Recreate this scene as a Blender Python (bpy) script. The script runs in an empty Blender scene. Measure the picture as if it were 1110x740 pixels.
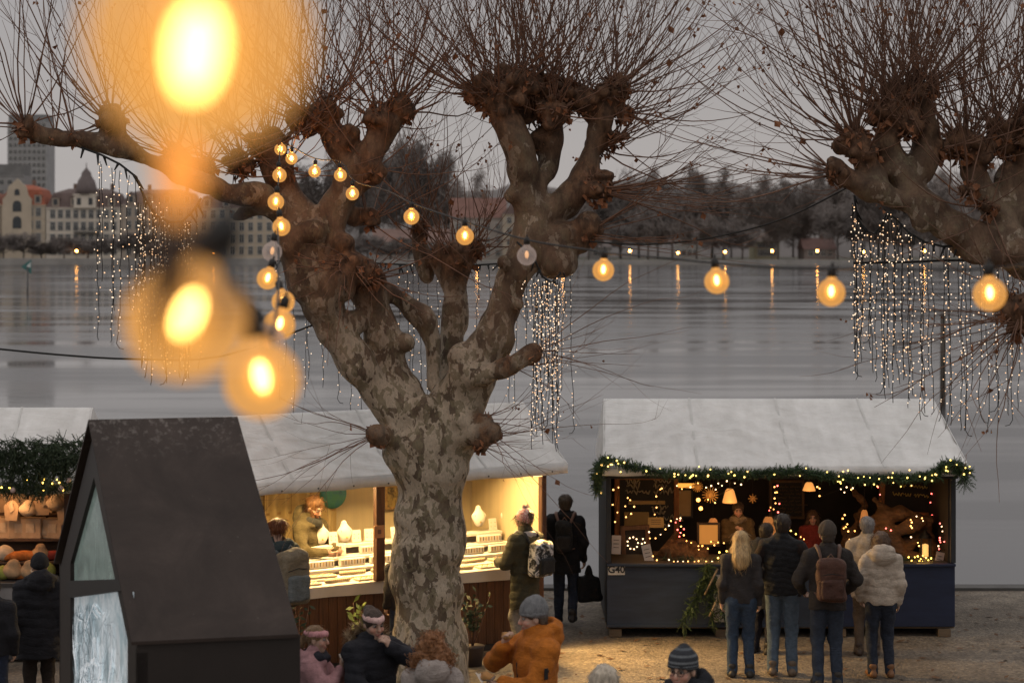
import bpy, math, random
import numpy as np
from mathutils import Vector, Matrix, Euler
R = math.radians
scene = bpy.context.scene
COL = scene.collection
FPX, CX, HY, CAMH = 2158.0, 555.0, 264.0, 5.0

def P(px, py, Y):
    """point at photo pixel (px,py) and distance Y in front of the camera foot"""
    return Vector(((px-CX)*Y/FPX, Y, CAMH-(py-HY)*Y/FPX))
def groundz(Y):
    return max(0.0, (21.0-Y)*.075)

# ------------------------------------------------------------------ objects
def tag(o, label=None, cat=None, group=None, kind=None):
    if label: o['label'] = label
    if cat: o['category'] = cat
    if group: o['group'] = group
    if kind: o['kind'] = kind
    return o
def empty(name, loc=(0,0,0), rz=0, label=None, cat=None, group=None, scale=1):
    o = bpy.data.objects.new(name, None); COL.objects.link(o)
    o.empty_display_size = .1
    o.location = loc; o.rotation_euler = (0,0,rz); o.scale = (scale,)*3
    return tag(o, label, cat, group)
def copy_tree(o, parent=None):
    c = o.copy(); COL.objects.link(c); c.parent = parent
    for ch in list(o.children): copy_tree(ch, c)
    return c
def mesh_obj(name, verts, faces, mats, parent=None, midx=None, smooth=False, loc=None):
    me = bpy.data.meshes.new(name)
    if isinstance(verts, np.ndarray): verts = verts.tolist()
    if isinstance(faces, np.ndarray): faces = faces.tolist()
    me.from_pydata(verts, [], faces)
    for m in (mats if isinstance(mats, (list,tuple)) else [mats]): me.materials.append(m)
    if midx is not None and len(midx): me.polygons.foreach_set('material_index', np.array(midx, dtype=np.int32))
    if smooth is True: me.polygons.foreach_set('use_smooth', np.ones(len(me.polygons), dtype=bool))
    elif smooth is not False: me.polygons.foreach_set('use_smooth', np.array(smooth, dtype=bool))
    me.update()
    o = bpy.data.objects.new(name, me); COL.objects.link(o)
    if parent: o.parent = parent
    if loc is not None: o.location = loc
    return o

class MB:
    def __init__(s): s.v=[]; s.f=[]; s.m=[]; s.s=[]; s.M=Matrix.Identity(4)
    def add(s, vs, fs, m=0, smooth=False):
        b=len(s.v); Mx=s.M
        s.v += [tuple(Mx@Vector(v)) for v in vs]
        s.f += [tuple(i+b for i in f) for f in fs]
        s.m += [m]*len(fs); s.s += [smooth]*len(fs)
    def box(s, c, d, rot=(0,0,0), m=0, bev=0.0):
        hx,hy,hz = d[0]/2,d[1]/2,d[2]/2
        E = Euler(rot).to_matrix()
        c = Vector(c)
        if bev<=0:
            vs=[c+E@Vector((x*hx,y*hy,z*hz)) for x in(-1,1) for y in(-1,1) for z in(-1,1)]
            s.add(vs,[(0,1,3,2),(4,6,7,5),(0,4,5,1),(2,3,7,6),(0,2,6,4),(1,5,7,3)],m)
            return
        b=min(bev,hx*.9,hy*.9,hz*.9)
        vs=[];idx={}
        for x in(-1,1):
            for y in(-1,1):
                for z in(-1,1):
                    for ax in range(3):
                        p=[x*(hx-b),y*(hy-b),z*(hz-b)]
                        p[ax]=(x,y,z)[ax]*(hx,hy,hz)[ax]
                        idx[(x,y,z,ax)]=len(vs); vs.append(c+E@Vector(p))
        fs=[]
        sg=(-1,1)
        for ax in range(3):
            a2,a3=(ax+1)%3,(ax+2)%3
            for sv in sg:
                q=[]
                for (u,w) in((-1,-1),(1,-1),(1,1),(-1,1)):
                    k=[0,0,0];k[ax]=sv;k[a2]=u;k[a3]=w
                    q.append(idx[(k[0],k[1],k[2],ax)])
                fs.append(tuple(q if sv>0 else q[::-1]))
        for ax in range(3):   # edges along ax
            a2,a3=(ax+1)%3,(ax+2)%3
            for u in sg:
                for w in sg:
                    k1=[0,0,0];k1[ax]=-1;k1[a2]=u;k1[a3]=w
                    k2=list(k1);k2[ax]=1
                    q=[idx[(*k1,a2)],idx[(*k2,a2)],idx[(*k2,a3)],idx[(*k1,a3)]]
                    fs.append(tuple(q if u*w<0 else q[::-1]))
        for x in sg:
            for y in sg:
                for z in sg:
                    q=[idx[(x,y,z,0)],idx[(x,y,z,1)],idx[(x,y,z,2)]]
                    fs.append(tuple(q if x*y*z>0 else q[::-1]))
        s.add(vs,fs,m)
    def tube(s, path, r, n=6, m=0, caps=True, smooth=True):
        path=[Vector(p) for p in path]
        k=len(path)
        rs = list(r) if isinstance(r,(list,tuple)) else [r]*k
        vs=[];fs=[]
        up=Vector((0,0,1)); prev=None
        for i,p in enumerate(path):
            t=(path[min(i+1,k-1)]-path[max(i-1,0)])
            if t.length<1e-9: t=Vector((0,0,1))
            t.normalize()
            if prev is None:
                a=t.cross(up)
                if a.length<.05: a=t.cross(Vector((0,1,0)))
            else:
                a=prev-t*prev.dot(t)
                if a.length<1e-5: a=t.orthogonal()
            a.normalize(); prev=a; b=t.cross(a)
            for j in range(n):
                th=2*math.pi*j/n
                vs.append(p+(a*math.cos(th)+b*math.sin(th))*rs[i])
        for i in range(k-1):
            for j in range(n):
                j2=(j+1)%n
                fs.append((i*n+j,i*n+j2,(i+1)*n+j2,(i+1)*n+j))
        if caps:
            fs.append(tuple(range(n))[::-1]); fs.append(tuple((k-1)*n+j for j in range(n)))
        s.add(vs,fs,m,smooth)
    def lathe(s, prof, n=16, c=(0,0,0), m=0, smooth=True, pleat=0):
        """prof list of (r,z)"""
        vs=[];fs=[];k=len(prof)
        for (r,z) in prof:
            for j in range(n):
                th=2*math.pi*j/n
                rr=r*(1-pleat*(j%2))
                vs.append((c[0]+rr*math.cos(th),c[1]+rr*math.sin(th),c[2]+z))
        for i in range(k-1):
            for j in range(n):
                j2=(j+1)%n
                fs.append((i*n+j,i*n+j2,(i+1)*n+j2,(i+1)*n+j))
        fs.append(tuple(range(n))[::-1]); fs.append(tuple((k-1)*n+j for j in range(n)))
        s.add(vs,fs,m,smooth)
    def ball(s, c, r, n=8, m=0, rings=None):
        rings=rings or max(4,n//2+1)
        rx,ry,rz = r if isinstance(r,(tuple,list)) else (r,r,r)
        vs=[(c[0],c[1],c[2]-rz)];fs=[]
        for i in range(1,rings):
            ph=-math.pi/2+math.pi*i/rings
            for j in range(n):
                th=2*math.pi*j/n
                vs.append((c[0]+rx*math.cos(ph)*math.cos(th),c[1]+ry*math.cos(ph)*math.sin(th),c[2]+rz*math.sin(ph)))
        vs.append((c[0],c[1],c[2]+rz))
        for j in range(n): fs.append((0,1+(j+1)%n,1+j))
        for i in range(rings-2):
            for j in range(n):
                j2=(j+1)%n;a=1+i*n
                fs.append((a+j,a+j2,a+n+j2,a+n+j))
        a=1+(rings-2)*n;e=len(vs)-1
        for j in range(n): fs.append((a+j,a+(j+1)%n,e))
        s.add(vs,fs,m,True)
    def quad(s,a,b,c,d,m=0): s.add([a,b,c,d],[(0,1,2,3)],m)
    def poly(s,pts,m=0): s.add(pts,[tuple(range(len(pts)))],m)
    def prism(s, pts, off, m=0):
        """closed polygon pts extruded by vector off"""
        n=len(pts); off=Vector(off)
        a=[Vector(p) for p in pts]; b=[p+off for p in a]
        fs=[tuple(range(n))[::-1],tuple(range(n,2*n))]+[(i,(i+1)%n,n+(i+1)%n,n+i) for i in range(n)]
        s.add(a+b,fs,m)
    def grid(s, fn, nu, nv, m=0, smooth=True):
        vs=[fn(i/nu,j/nv) for j in range(nv+1) for i in range(nu+1)]
        w=nu+1
        s.add(vs,[(j*w+i,j*w+i+1,(j+1)*w+i+1,(j+1)*w+i) for j in range(nv) for i in range(nu)],m,smooth)
    def build(s,name,mats,parent=None,loc=None):
        return mesh_obj(name,s.v,s.f,mats,parent,s.m,s.s,loc)

# ------------------------------------------------------------------ materials
def new_mat(name):
    m=bpy.data.materials.new(name); m.use_nodes=True
    nt=m.node_tree; b=nt.nodes['Principled BSDF']
    return m,nt,b
def N(nt,t,**kw):
    n=nt.nodes.new(t)
    for k,v in kw.items():
        if k in n.inputs: n.inputs[k].default_value=v
        else: setattr(n,k,v)
    return n
def L(nt,a,b): nt.links.new(a,b)
def coords(nt,kind='Object',scale=(1,1,1)):
    tc=N(nt,'ShaderNodeTexCoord'); mp=N(nt,'ShaderNodeMapping'); mp.inputs['Scale'].default_value=scale
    L(nt,tc.outputs[kind],mp.inputs['Vector']); return mp.outputs['Vector']
def noise(nt,vec,scale,detail=4,rough=.55,dist=0):
    n=N(nt,'ShaderNodeTexNoise'); n.inputs['Scale'].default_value=scale; n.inputs['Detail'].default_value=detail
    n.inputs['Roughness'].default_value=rough; n.inputs['Distortion'].default_value=dist
    L(nt,vec,n.inputs['Vector']); return n.outputs['Fac']
def ramp(nt,fac,stops,interp='LINEAR'):
    r=N(nt,'ShaderNodeValToRGB'); cr=r.color_ramp; cr.interpolation=interp
    while len(cr.elements)<len(stops): cr.elements.new(.5)
    for e,(p,c) in zip(cr.elements,stops):
        e.position=p; e.color=(*c,1) if len(c)==3 else c
    L(nt,fac,r.inputs['Fac']); return r.outputs['Color']
def mix(nt,fac,a,b,blend='MIX'):
    m=N(nt,'ShaderNodeMix',data_type='RGBA',blend_type=blend)
    if hasattr(fac,'is_linked'): L(nt,fac,m.inputs[0])
    else: m.inputs[0].default_value=fac
    for i,x in ((6,a),(7,b)):
        if hasattr(x,'is_linked'): L(nt,x,m.inputs[i])
        else: m.inputs[i].default_value=(*x,1) if len(x)==3 else x
    return m.outputs[2]
def mulc(c,k): return tuple(min(1,max(0,x*k)) for x in c)
def bump(nt,b,h,strength=.3,dist=.02):
    n=N(nt,'ShaderNodeBump'); n.inputs['Strength'].default_value=strength; n.inputs['Distance'].default_value=dist
    L(nt,h,n.inputs['Height']); L(nt,n.outputs['Normal'],b.inputs['Normal'])
_mc={}
def mat(name,col,rough=.7,var=.25,scale=6,bmp=0,bscale=40,metal=0,spec=.4,stretch=(1,1,1),dist=.01,dirt=0,bdetail=3):
    """coloured surface with blotchy variation, optional relief and dirt"""
    if name in _mc: return _mc[name]
    m,nt,b=new_mat(name)
    v=coords(nt,'Object',stretch)
    f=noise(nt,v,scale,5,.6)
    c=ramp(nt,f,[(.28,mulc(col,1-var)),(.5,col),(.74,mulc(col,1+var))])
    if dirt:
        f2=noise(nt,v,scale*.37,6,.7,.5)
        d=ramp(nt,f2,[(.45,(0,0,0)),(.7,(dirt,)*3)])
        c=mix(nt,d,c,mulc(col,.45))
    L(nt,c,b.inputs['Base Color'])
    b.inputs['Roughness'].default_value=rough; b.inputs['Metallic'].default_value=metal
    b.inputs['Specular IOR Level'].default_value=spec
    if bmp: bump(nt,b,noise(nt,v,bscale,bdetail,.6),bmp,dist)
    _mc[name]=m; return m
def emat(name,col,strength,base=None):
    if name in _mc: return _mc[name]
    m,nt,b=new_mat(name)
    b.inputs['Base Color'].default_value=(*(base or col),1)
    b.inputs['Emission Color'].default_value=(*col,1); b.inputs['Emission Strength'].default_value=strength
    b.inputs['Roughness'].default_value=.5
    _mc[name]=m; return m

# ------------------------------------------------------------------ implicit surfaces
def rotm(rot): return np.array(Euler(rot).to_matrix()) if rot is not None else None
class SDF:
    """smooth union / cut of capsules and ellipsoids, meshed by surface nets"""
    def __init__(s): s.p=[]
    def cap(s,a,b,ra,rb=None,k=.03,sy=1.0):
        s.p.append(('c',np.array(a,float),np.array(b,float),ra,ra if rb is None else rb,k,sy)); return s
    def chain(s,pts,rs,k=.03,sy=1.0):
        for i in range(len(pts)-1): s.cap(pts[i],pts[i+1],rs[i],rs[i+1],k,sy)
        return s
    def ell(s,c,r,rot=None,k=.03):
        Rm = rot if isinstance(rot,np.ndarray) else rotm(rot)
        s.p.append(('e',np.array(c,float),np.array(r if hasattr(r,'__len__') else (r,r,r),float),Rm,k)); return s
    def sub(s,c,r,rot=None,k=.01):
        Rm = rot if isinstance(rot,np.ndarray) else rotm(rot)
        s.p.append(('s',np.array(c,float),np.array(r if hasattr(r,'__len__') else (r,r,r),float),Rm,k)); return s
    def cut(s,n,d,k=.01):
        """keep the side where dot(n,p) > d"""
        s.p.append(('p',np.array(n,float),d,k)); return s
    def box(s,c,h,rot=None,r=.02,k=.01):
        Rm = rot if isinstance(rot,np.ndarray) else rotm(rot)
        s.p.append(('b',np.array(c,float),np.array(h,float),Rm,r,k)); return s
    def mesh(s,h,disp=None,pad=.03):
        lo=[];hi=[];bb=[]
        for q in s.p:
            if q[0]=='c':
                m=max(q[3],q[4]); l=np.minimum(q[1],q[2])-m; u=np.maximum(q[1],q[2])+m
            elif q[0]=='e':
                m=q[2].max() if q[3] is not None else q[2]; l=q[1]-m; u=q[1]+m
            elif q[0]=='b':
                m=np.linalg.norm(q[2]) if q[3] is not None else q[2]; l=q[1]-m; u=q[1]+m
            else: bb.append(None); continue
            bb.append((l,u)); lo.append(l); hi.append(u)
        lo=np.min(lo,0)-pad; hi=np.max(hi,0)+pad
        n=np.ceil((hi-lo)/h).astype(int)+1
        ax=[(lo[i]+h*np.arange(n[i])).astype(np.float32) for i in range(3)]
        F=np.full(n,.2,np.float32)
        def sl(l,u):
            i0=np.maximum(np.floor((l-lo)/h).astype(int),0); i1=np.minimum(np.ceil((u-lo)/h).astype(int)+1,n)
            return tuple(slice(a,b) for a,b in zip(i0,i1))
        def ellf(X,Y,Z,c,r,Rm):
            x,y,z=X-c[0],Y-c[1],Z-c[2]
            if Rm is not None:
                x,y,z=(Rm[0,0]*x+Rm[1,0]*y+Rm[2,0]*z, Rm[0,1]*x+Rm[1,1]*y+Rm[2,1]*z, Rm[0,2]*x+Rm[1,2]*y+Rm[2,2]*z)
            k0=np.sqrt((x/r[0])**2+(y/r[1])**2+(z/r[2])**2)+1e-9
            k1=np.sqrt((x/r[0]**2)**2+(y/r[1]**2)**2+(z/r[2]**2)**2)+1e-9
            return k0*(k0-1)/k1
        for q,b in zip(s.p,bb):
            t=q[0]
            if t=='p':
                nn=q[1]; X=ax[0][:,None,None];Y=ax[1][None,:,None];Z=ax[2][None,None,:]
                d=q[2]-(nn[0]*X+nn[1]*Y+nn[2]*Z)+F*0
                k=q[3]; hh=np.maximum(k-np.abs(F-d),0)/k
                F=np.maximum(F,d)+hh*hh*k/4; continue
            if t=='s':
                m=q[2].max()+q[4]+2*h; S=sl(q[1]-m,q[1]+m)
            else:
                k=q[5] if t in 'cb' else q[4]
                S=sl(b[0]-k-3*h,b[1]+k+3*h)
            X=ax[0][S[0]][:,None,None];Y=ax[1][S[1]][None,:,None];Z=ax[2][S[2]][None,None,:]
            if min(X.size,Y.size,Z.size)==0: continue
            G=F[S]
            if t=='c':
                a,bv,ra,rb,k,sy=q[1:]
                dx,dy,dz=bv-a
                yy=(Y-a[1])/sy; dys=dy/sy
                L2=dx*dx+dys*dys+dz*dz+1e-12
                tt=np.clip(((X-a[0])*dx+yy*dys+(Z-a[2])*dz)/L2,0,1)
                d=np.sqrt((X-a[0]-tt*dx)**2+(yy-tt*dys)**2+(Z-a[2]-tt*dz)**2)-(ra+(rb-ra)*tt)
                if sy<1: d=d*(.5+.5*sy)
            elif t=='e':
                d=ellf(X,Y,Z,q[1],q[2],q[3]); k=q[4]
            elif t=='b':
                x,y,z=X-q[1][0],Y-q[1][1],Z-q[1][2]; Rm=q[3]
                if Rm is not None:
                    x,y,z=(Rm[0,0]*x+Rm[1,0]*y+Rm[2,0]*z, Rm[0,1]*x+Rm[1,1]*y+Rm[2,1]*z, Rm[0,2]*x+Rm[1,2]*y+Rm[2,2]*z)
                r=q[4]; hb=q[2]-r
                ex,ey,ez=np.abs(x)-hb[0],np.abs(y)-hb[1],np.abs(z)-hb[2]
                d=np.sqrt(np.maximum(ex,0)**2+np.maximum(ey,0)**2+np.maximum(ez,0)**2)+np.minimum(np.maximum(np.maximum(ex,ey),ez),0)-r; k=q[5]
            elif t=='s':
                d=-ellf(X,Y,Z,q[1],q[2],q[3]); k=q[4]
                hh=np.maximum(k-np.abs(G-d),0)/k
                F[S]=np.maximum(G,d)+hh*hh*k/4; continue
            hh=np.maximum(k-np.abs(G-d),0)/k
            F[S]=np.minimum(G,d)-hh*hh*k/4
        if disp is not None:
            F=F+disp(ax[0][:,None,None],ax[1][None,:,None],ax[2][None,None,:]).astype(np.float32)
        return nets(F,lo,h)
def nets(F,lo,h):
    I=F<0
    n=F.shape
    c=[I[a:n[0]-1+a,b:n[1]-1+b,d:n[2]-1+d] for a in(0,1) for b in(0,1) for d in(0,1)]
    al=c[0].copy();an=c[0].copy()
    for x in c[1:]: al&=x; an|=x
    act=an&~al
    ijk=np.argwhere(act)
    if not len(ijk): return np.zeros((0,3)),np.zeros((0,4),int)
    num=np.full(act.shape,-1,np.int32); num[act]=np.arange(len(ijk))
    acc=np.zeros((len(ijk),3));cnt=np.zeros(len(ijk))
    def val(o): return F[ijk[:,0]+o[0],ijk[:,1]+o[1],ijk[:,2]+o[2]].astype(float)
    cor=[(a,b,d) for a in(0,1) for b in(0,1) for d in(0,1)]
    V={o:val(o) for o in cor}
    for o in cor:
        for ax in range(3):
            if o[ax]: continue
            e=list(o);e[ax]=1;e=tuple(e)
            va,vb=V[o],V[e]
            cr=(va<0)!=(vb<0)
            t=np.where(cr,va/(va-vb+1e-20),0)
            p=np.array(o,float)[None,:]+t[:,None]*np.array([ax==0,ax==1,ax==2],float)[None,:]
            acc+=np.where(cr[:,None],p,0);cnt+=cr
    verts=lo+h*(ijk+acc/cnt[:,None])
    faces=[]
    for ax in range(3):
        a2,a3=(ax+1)%3,(ax+2)%3
        A=np.take(I,range(n[ax]-1),ax);B=np.take(I,range(1,n[ax]),ax)
        ch=np.argwhere(A!=B)
        ok=(ch[:,a2]>0)&(ch[:,a3]>0)&(ch[:,a2]<n[a2]-1)&(ch[:,a3]<n[a3]-1)
        ch=ch[ok]
        if not len(ch): continue
        ins=A[ch[:,0],ch[:,1],ch[:,2]]
        q=[]
        for (u,w) in((-1,-1),(0,-1),(0,0),(-1,0)):
            k=ch.copy();k[:,a2]+=u;k[:,a3]+=w
            q.append(num[k[:,0],k[:,1],k[:,2]])
        q=np.stack(q,1)
        q[~ins]=q[~ins][:,::-1]
        faces.append(q)
    return verts,np.concatenate(faces)
def sines(seed,freq,amp,n=7):
    rg=np.random.RandomState(seed)
    D=rg.randn(n,3);D/=np.linalg.norm(D,axis=1)[:,None];f=freq*(.6+rg.rand(n)*.9);ph=rg.rand(n)*6.28
    def fn(X,Y,Z):
        s=0
        for i in range(n): s=s+np.sin((D[i,0]*X+D[i,1]*Y+D[i,2]*Z)*f[i]+ph[i])
        return s*(amp/n*1.6)
    return fn
def sdf_obj(name,S,h,m,parent=None,disp=None,loc=None,paint=None):
    v,f=S.mesh(h,disp)
    o=mesh_obj(name,v,f,m,parent,None,True,loc)
    if paint is not None and len(v):
        c=paint(v)
        at=o.data.color_attributes.new('Col','FLOAT_COLOR','POINT')
        at.data.foreach_set('color',np.concatenate([c,np.ones((len(c),1))],1).astype(np.float32).ravel())
    return o
# ================================================================== camera, sky, light
cam=bpy.data.cameras.new('camera'); co=bpy.data.objects.new('camera',cam); COL.objects.link(co)
co.location=(0,0,CAMH); co.rotation_euler=(R(90),0,0)
cam.lens=FPX/1110*36; cam.sensor_width=36; cam.shift_y=-(370-HY)/1110
cam.clip_start=.05; cam.clip_end=9000
cam.dof.use_dof=True; cam.dof.focus_distance=21.5; cam.dof.aperture_fstop=cam.lens/1000/.030
cam.dof.aperture_blades=0
scene.camera=co
scene.view_settings.view_transform='Standard'; scene.view_settings.look='None'; scene.view_settings.exposure=0
scene.cycles.use_denoising=True
try: scene.cycles.denoiser='OPENIMAGEDENOISE'
except Exception: pass
scene.cycles.max_bounces=6; scene.cycles.diffuse_bounces=2; scene.cycles.glossy_bounces=3
scene.cycles.transparent_max_bounces=24; scene.cycles.transmission_bounces=4
scene.cycles.sample_clamp_indirect=4; scene.cycles.caustics_reflective=False; scene.cycles.caustics_refractive=False
scene.cycles.use_light_tree=True
W=bpy.data.worlds.new('World'); scene.world=W; W.use_nodes=True
nt=W.node_tree; nt.nodes.clear()
out=N(nt,'ShaderNodeOutputWorld'); bg=N(nt,'ShaderNodeBackground')
sky=N(nt,'ShaderNodeTexSky',sky_type='NISHITA'); sky.sun_disc=False
sky.sun_elevation=R(14); sky.sun_rotation=R(150)
hs=N(nt,'ShaderNodeHueSaturation'); hs.inputs['Saturation'].default_value=.25; hs.inputs['Value'].default_value=.012
L(nt,sky.outputs['Color'],hs.inputs['Color'])
tc=N(nt,'ShaderNodeTexCoord'); sx=N(nt,'ShaderNodeSeparateXYZ'); L(nt,tc.outputs['Generated'],sx.inputs[0])
mp=N(nt,'ShaderNodeMapping'); mp.inputs['Scale'].default_value=(1,1,3.2); L(nt,tc.outputs['Generated'],mp.inputs['Vector'])
cl=noise(nt,mp.outputs['Vector'],2.2,5,.5,.3)
# overcast: about twice as bright overhead as near the horizon
gr=ramp(nt,sx.outputs['Z'],[(0,(.40,.368,.357)),(.05,(.375,.345,.338)),(.135,(.285,.265,.265)),(.35,(.47,.452,.45)),(1,(.80,.775,.765))])
clr=ramp(nt,cl,[(.3,(.90,.90,.90)),(.7,(1.08,1.08,1.08))])
ov=mix(nt,1.0,gr,clr,'MULTIPLY')
ad=mix(nt,1.0,ov,hs.outputs['Color'],'ADD')
L(nt,ad,bg.inputs['Color']); bg.inputs['Strength'].default_value=1.0
L(nt,bg.outputs[0],out.inputs['Surface'])
sun=bpy.data.lights.new('sun','SUN'); sun.energy=.18; sun.angle=R(50); sun.color=(1,.95,.88)
so=bpy.data.objects.new('sun',sun); COL.objects.link(so)
so.rotation_euler=(R(52),0,R(-30))

# ================================================================== ground, water, far terrain
def ground_mat():
    m,nt,b=new_mat('gravel_ground')
    v=coords(nt,'Object')
    big=noise(nt,v,.35,5,.6,.6); mid=noise(nt,v,2.2,5,.65); fine=noise(nt,v,26,4,.75)
    c=ramp(nt,mid,[(.3,(.15,.122,.095)),(.5,(.225,.185,.142)),(.72,(.31,.262,.205))])
    wet=ramp(nt,big,[(.42,(.62,.6,.58)),(.62,(1,1,1))])
    c=mix(nt,1.0,c,wet,'MULTIPLY')
    pe=N(nt,'ShaderNodeTexVoronoi'); pe.inputs['Scale'].default_value=30; L(nt,v,pe.inputs['Vector'])
    pc=ramp(nt,pe.outputs['Color'],[(.15,(.55,.55,.55)),(.6,(1,1,1)),(.92,(1.5,1.45,1.35))])
    c=mix(nt,.75,c,pc,'MULTIPLY')
    c=mix(nt,.5,c,ramp(nt,fine,[(.35,(.5,.5,.5)),(.65,(1.3,1.3,1.3))]),'MULTIPLY')
    L(nt,c,b.inputs['Base Color']); b.inputs['Roughness'].default_value=.85
    bump(nt,b,mix(nt,.5,ramp(nt,pe.outputs['Distance'],[(0,(1,1,1)),(.6,(0,0,0))]),fine),.8,.03)
    return m
GM=ground_mat()
mb=MB()
ys=[-60,-5,0,6,10,14,18,21]+[21+i*.55 for i in range(1,15)]
ys=[y for y in ys if y<28.6]+[28.7]
xs=[-150,-40,-15]+[-12+i*.8 for i in range(31)]+[15,40,150]
rg=random.Random(3)
vs=[(x,y,groundz(y)+(rg.uniform(-.012,.012) if 21.5<y<28.5 else 0)) for y in ys for x in xs]
w=len(xs)
mb.add(vs,[(j*w+i,j*w+i+1,(j+1)*w+i+1,(j+1)*w+i) for j in range(len(ys)-1) for i in range(w-1)],0,True)
tag(mb.build('ground',GM),kind='structure')
mb=MB()
mb.box((0,28.86,-.30),(300,.32,.68))
tag(mb.build('quay_kerb',mat('quay_stone',(.09,.085,.08),.8,.3,3,.4,20)),kind='structure')

def water_mat():
    m,nt,b=new_mat('lake_water')
    v=coords(nt,'Object')
    mp=N(nt,'ShaderNodeMapping'); mp.inputs['Scale'].default_value=(.035,.16,1); L(nt,v,mp.inputs['Vector'])
    band=noise(nt,mp.outputs['Vector'],1.0,5,.6,.4)       # calm and ruffled lanes
    mp2=N(nt,'ShaderNodeMapping'); mp2.inputs['Scale'].default_value=(.30,1.1,1); L(nt,v,mp2.inputs['Vector'])
    r1=noise(nt,mp2.outputs['Vector'],1.6,3,.55); 
    mp3=N(nt,'ShaderNodeMapping'); mp3.inputs['Scale'].default_value=(.04,.10,1); L(nt,v,mp3.inputs['Vector'])
    r2=noise(nt,mp3.outputs['Vector'],1.3,2,.5)
    b.inputs['Base Color'].default_value=(.070,.068,.068,1)
    b.inputs['IOR'].default_value=1.33
    b.inputs['Specular IOR Level'].default_value=.5
    rr=ramp(nt,band,[(.4,(.06,)*3),(.6,(.22,)*3)])
    L(nt,rr,b.inputs['Roughness'])
    hsum=mix(nt,.5,r1,r2)
    bm=N(nt,'ShaderNodeBump'); bm.inputs['Distance'].default_value=.10
    st=ramp(nt,band,[(.34,(.03,)*3),(.72,(.12,)*3)])
    L(nt,st,bm.inputs['Strength']); L(nt,hsum,bm.inputs['Height']); L(nt,bm.outputs['Normal'],b.inputs['Normal'])
    return m
mb=MB(); mb.quad((-900,28.9,-.5),(900,28.9,-.5),(900,517,-.5),(-900,517,-.5))
tag(mb.build('lake_water',water_mat()),kind='structure')
# far bank
DS=516.0
bank=mat('bank_grass',(.13,.12,.095),.9,.3,.05,.3,2)
mb=MB()
mb.poly([(-2500,DS+4,.6),(2500,DS+4,.6),(2500,7000,.6),(-2500,7000,.6)])
tag(mb.build('far_ground',bank),kind='structure')
mb=MB()
rg=random.Random(8)
for x in range(-500,500,20):
    h=.62+(.5 if x<-60 else rg.uniform(-.1,.15))
    mb.box((x+10,DS+2,h/2-.4),(20.02,4,h+.9))
tag(mb.build('shore_path',mat('shore_stone',(.30,.28,.26),.85,.25,.2,.2,3)),kind='structure')
# wooded rise behind the far bank
hm=mat('wooded_hill',(.175,.157,.15),.95,.3,.035,0)
mb=MB()
def hill_top(x):
    return 44+9*math.sin(x*.011+1)+6*math.sin(x*.031)+4*math.sin(x*.083+2)-(22 if x<-95 else 0)*min(1,(-95-x)/60 if x<-95 else 0)
xs=list(range(-600,620,6)); rg=random.Random(5)
tops=[hill_top(x)*.62+rg.uniform(-1.2,1.2) for x in xs]
vs=[];fs=[]
for x,t in zip(xs,tops):
    vs+= [(x,660,.5),(x,700,t*.55),(x,770,t*.8),(x,1100,t*.92)]
for i in range(len(xs)-1):
    for j in range(3): a=i*4+j; fs.append((a,a+4,a+5,a+1))
mb.add(vs,fs,0,True)
tag(mb.build('hills',hm),kind='structure')

# ---------------- far trees: five bare crowns, then copies
def far_tree(seed,h,spread,dense,conifer=False):
    rg=random.Random(seed)
    mb=MB(); mb.tube([(0,0,0),(rg.uniform(-.2,.2),0,h*.35),(rg.uniform(-.5,.5),0,h*.72)],[.32,.24,.08],5)
    trunk=mb
    cr=MB()
    nl=26 if not conifer else 0
    ends=[]
    for i in range(nl):
        z0=h*rg.uniform(.22,.7); a=rg.uniform(0,6.283); le=h*rg.uniform(.2,.42)
        up=rg.uniform(.35,1.1)
        p0=Vector((0,0,z0)); p2=p0+Vector((math.cos(a)*spread*rg.uniform(.5,1),math.sin(a)*spread*rg.uniform(.5,1),le*up))
        p1=(p0+p2)/2+Vector((0,0,-le*.12))
        cr.tube([p0,p1,p2],[.14,.09,.03],3,caps=False); ends.append((p1,p2))
    for i in range(dense):
        if conifer:
            z=h*rg.uniform(.12,1)**.9; rr=spread*(1-z/h)*rg.uniform(.3,1)+.15; a=rg.uniform(0,6.283)
            c=Vector((math.cos(a)*rr,math.sin(a)*rr,z)); s=rg.uniform(.5,1.2)
        else:
            p1,p2=rg.choice(ends); c=p1.lerp(p2,rg.uniform(.2,1.25))+Vector((rg.gauss(0,1),rg.gauss(0,1),rg.gauss(.2,1)))*spread*.13
            s=rg.uniform(.5,1.6)
        d=Vector((rg.gauss(0,.8),rg.gauss(0,.8),rg.gauss(.5,.8) if not conifer else rg.gauss(-.3,.3))).normalized()
        wv=d.orthogonal().normalized()*s*(.06 if not conifer else .35)
        cr.add([c-d*s-wv,c-d*s+wv,c+d*s*.6+wv*1.4,c+d*s-wv*.5],[(0,1,2,3)])
    return trunk,cr
HZT=[mat('far_bark',(.17,.15,.14),.95,.2,.3),mat('far_twigs',(.225,.19,.172),.95,.2,.12),mat('far_twigs_dark',(.185,.158,.145),.95,.2,.12),mat('far_needles',(.15,.138,.128),.95,.2,.12)]  # greys lifted to put distance haze into the tree colours
protos=[]
specs=[(21,17,6.2,3000,0,'bare grey brown tree','HZ'),(22,20,6.6,3200,0,'tall bare tree',''),(23,14,5.4,2200,0,'small bare tree',''),(24,22,5.0,2600,0,'slim tall bare tree',''),(25,19,4.6,2200,0,'dark conifer','')]
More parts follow.
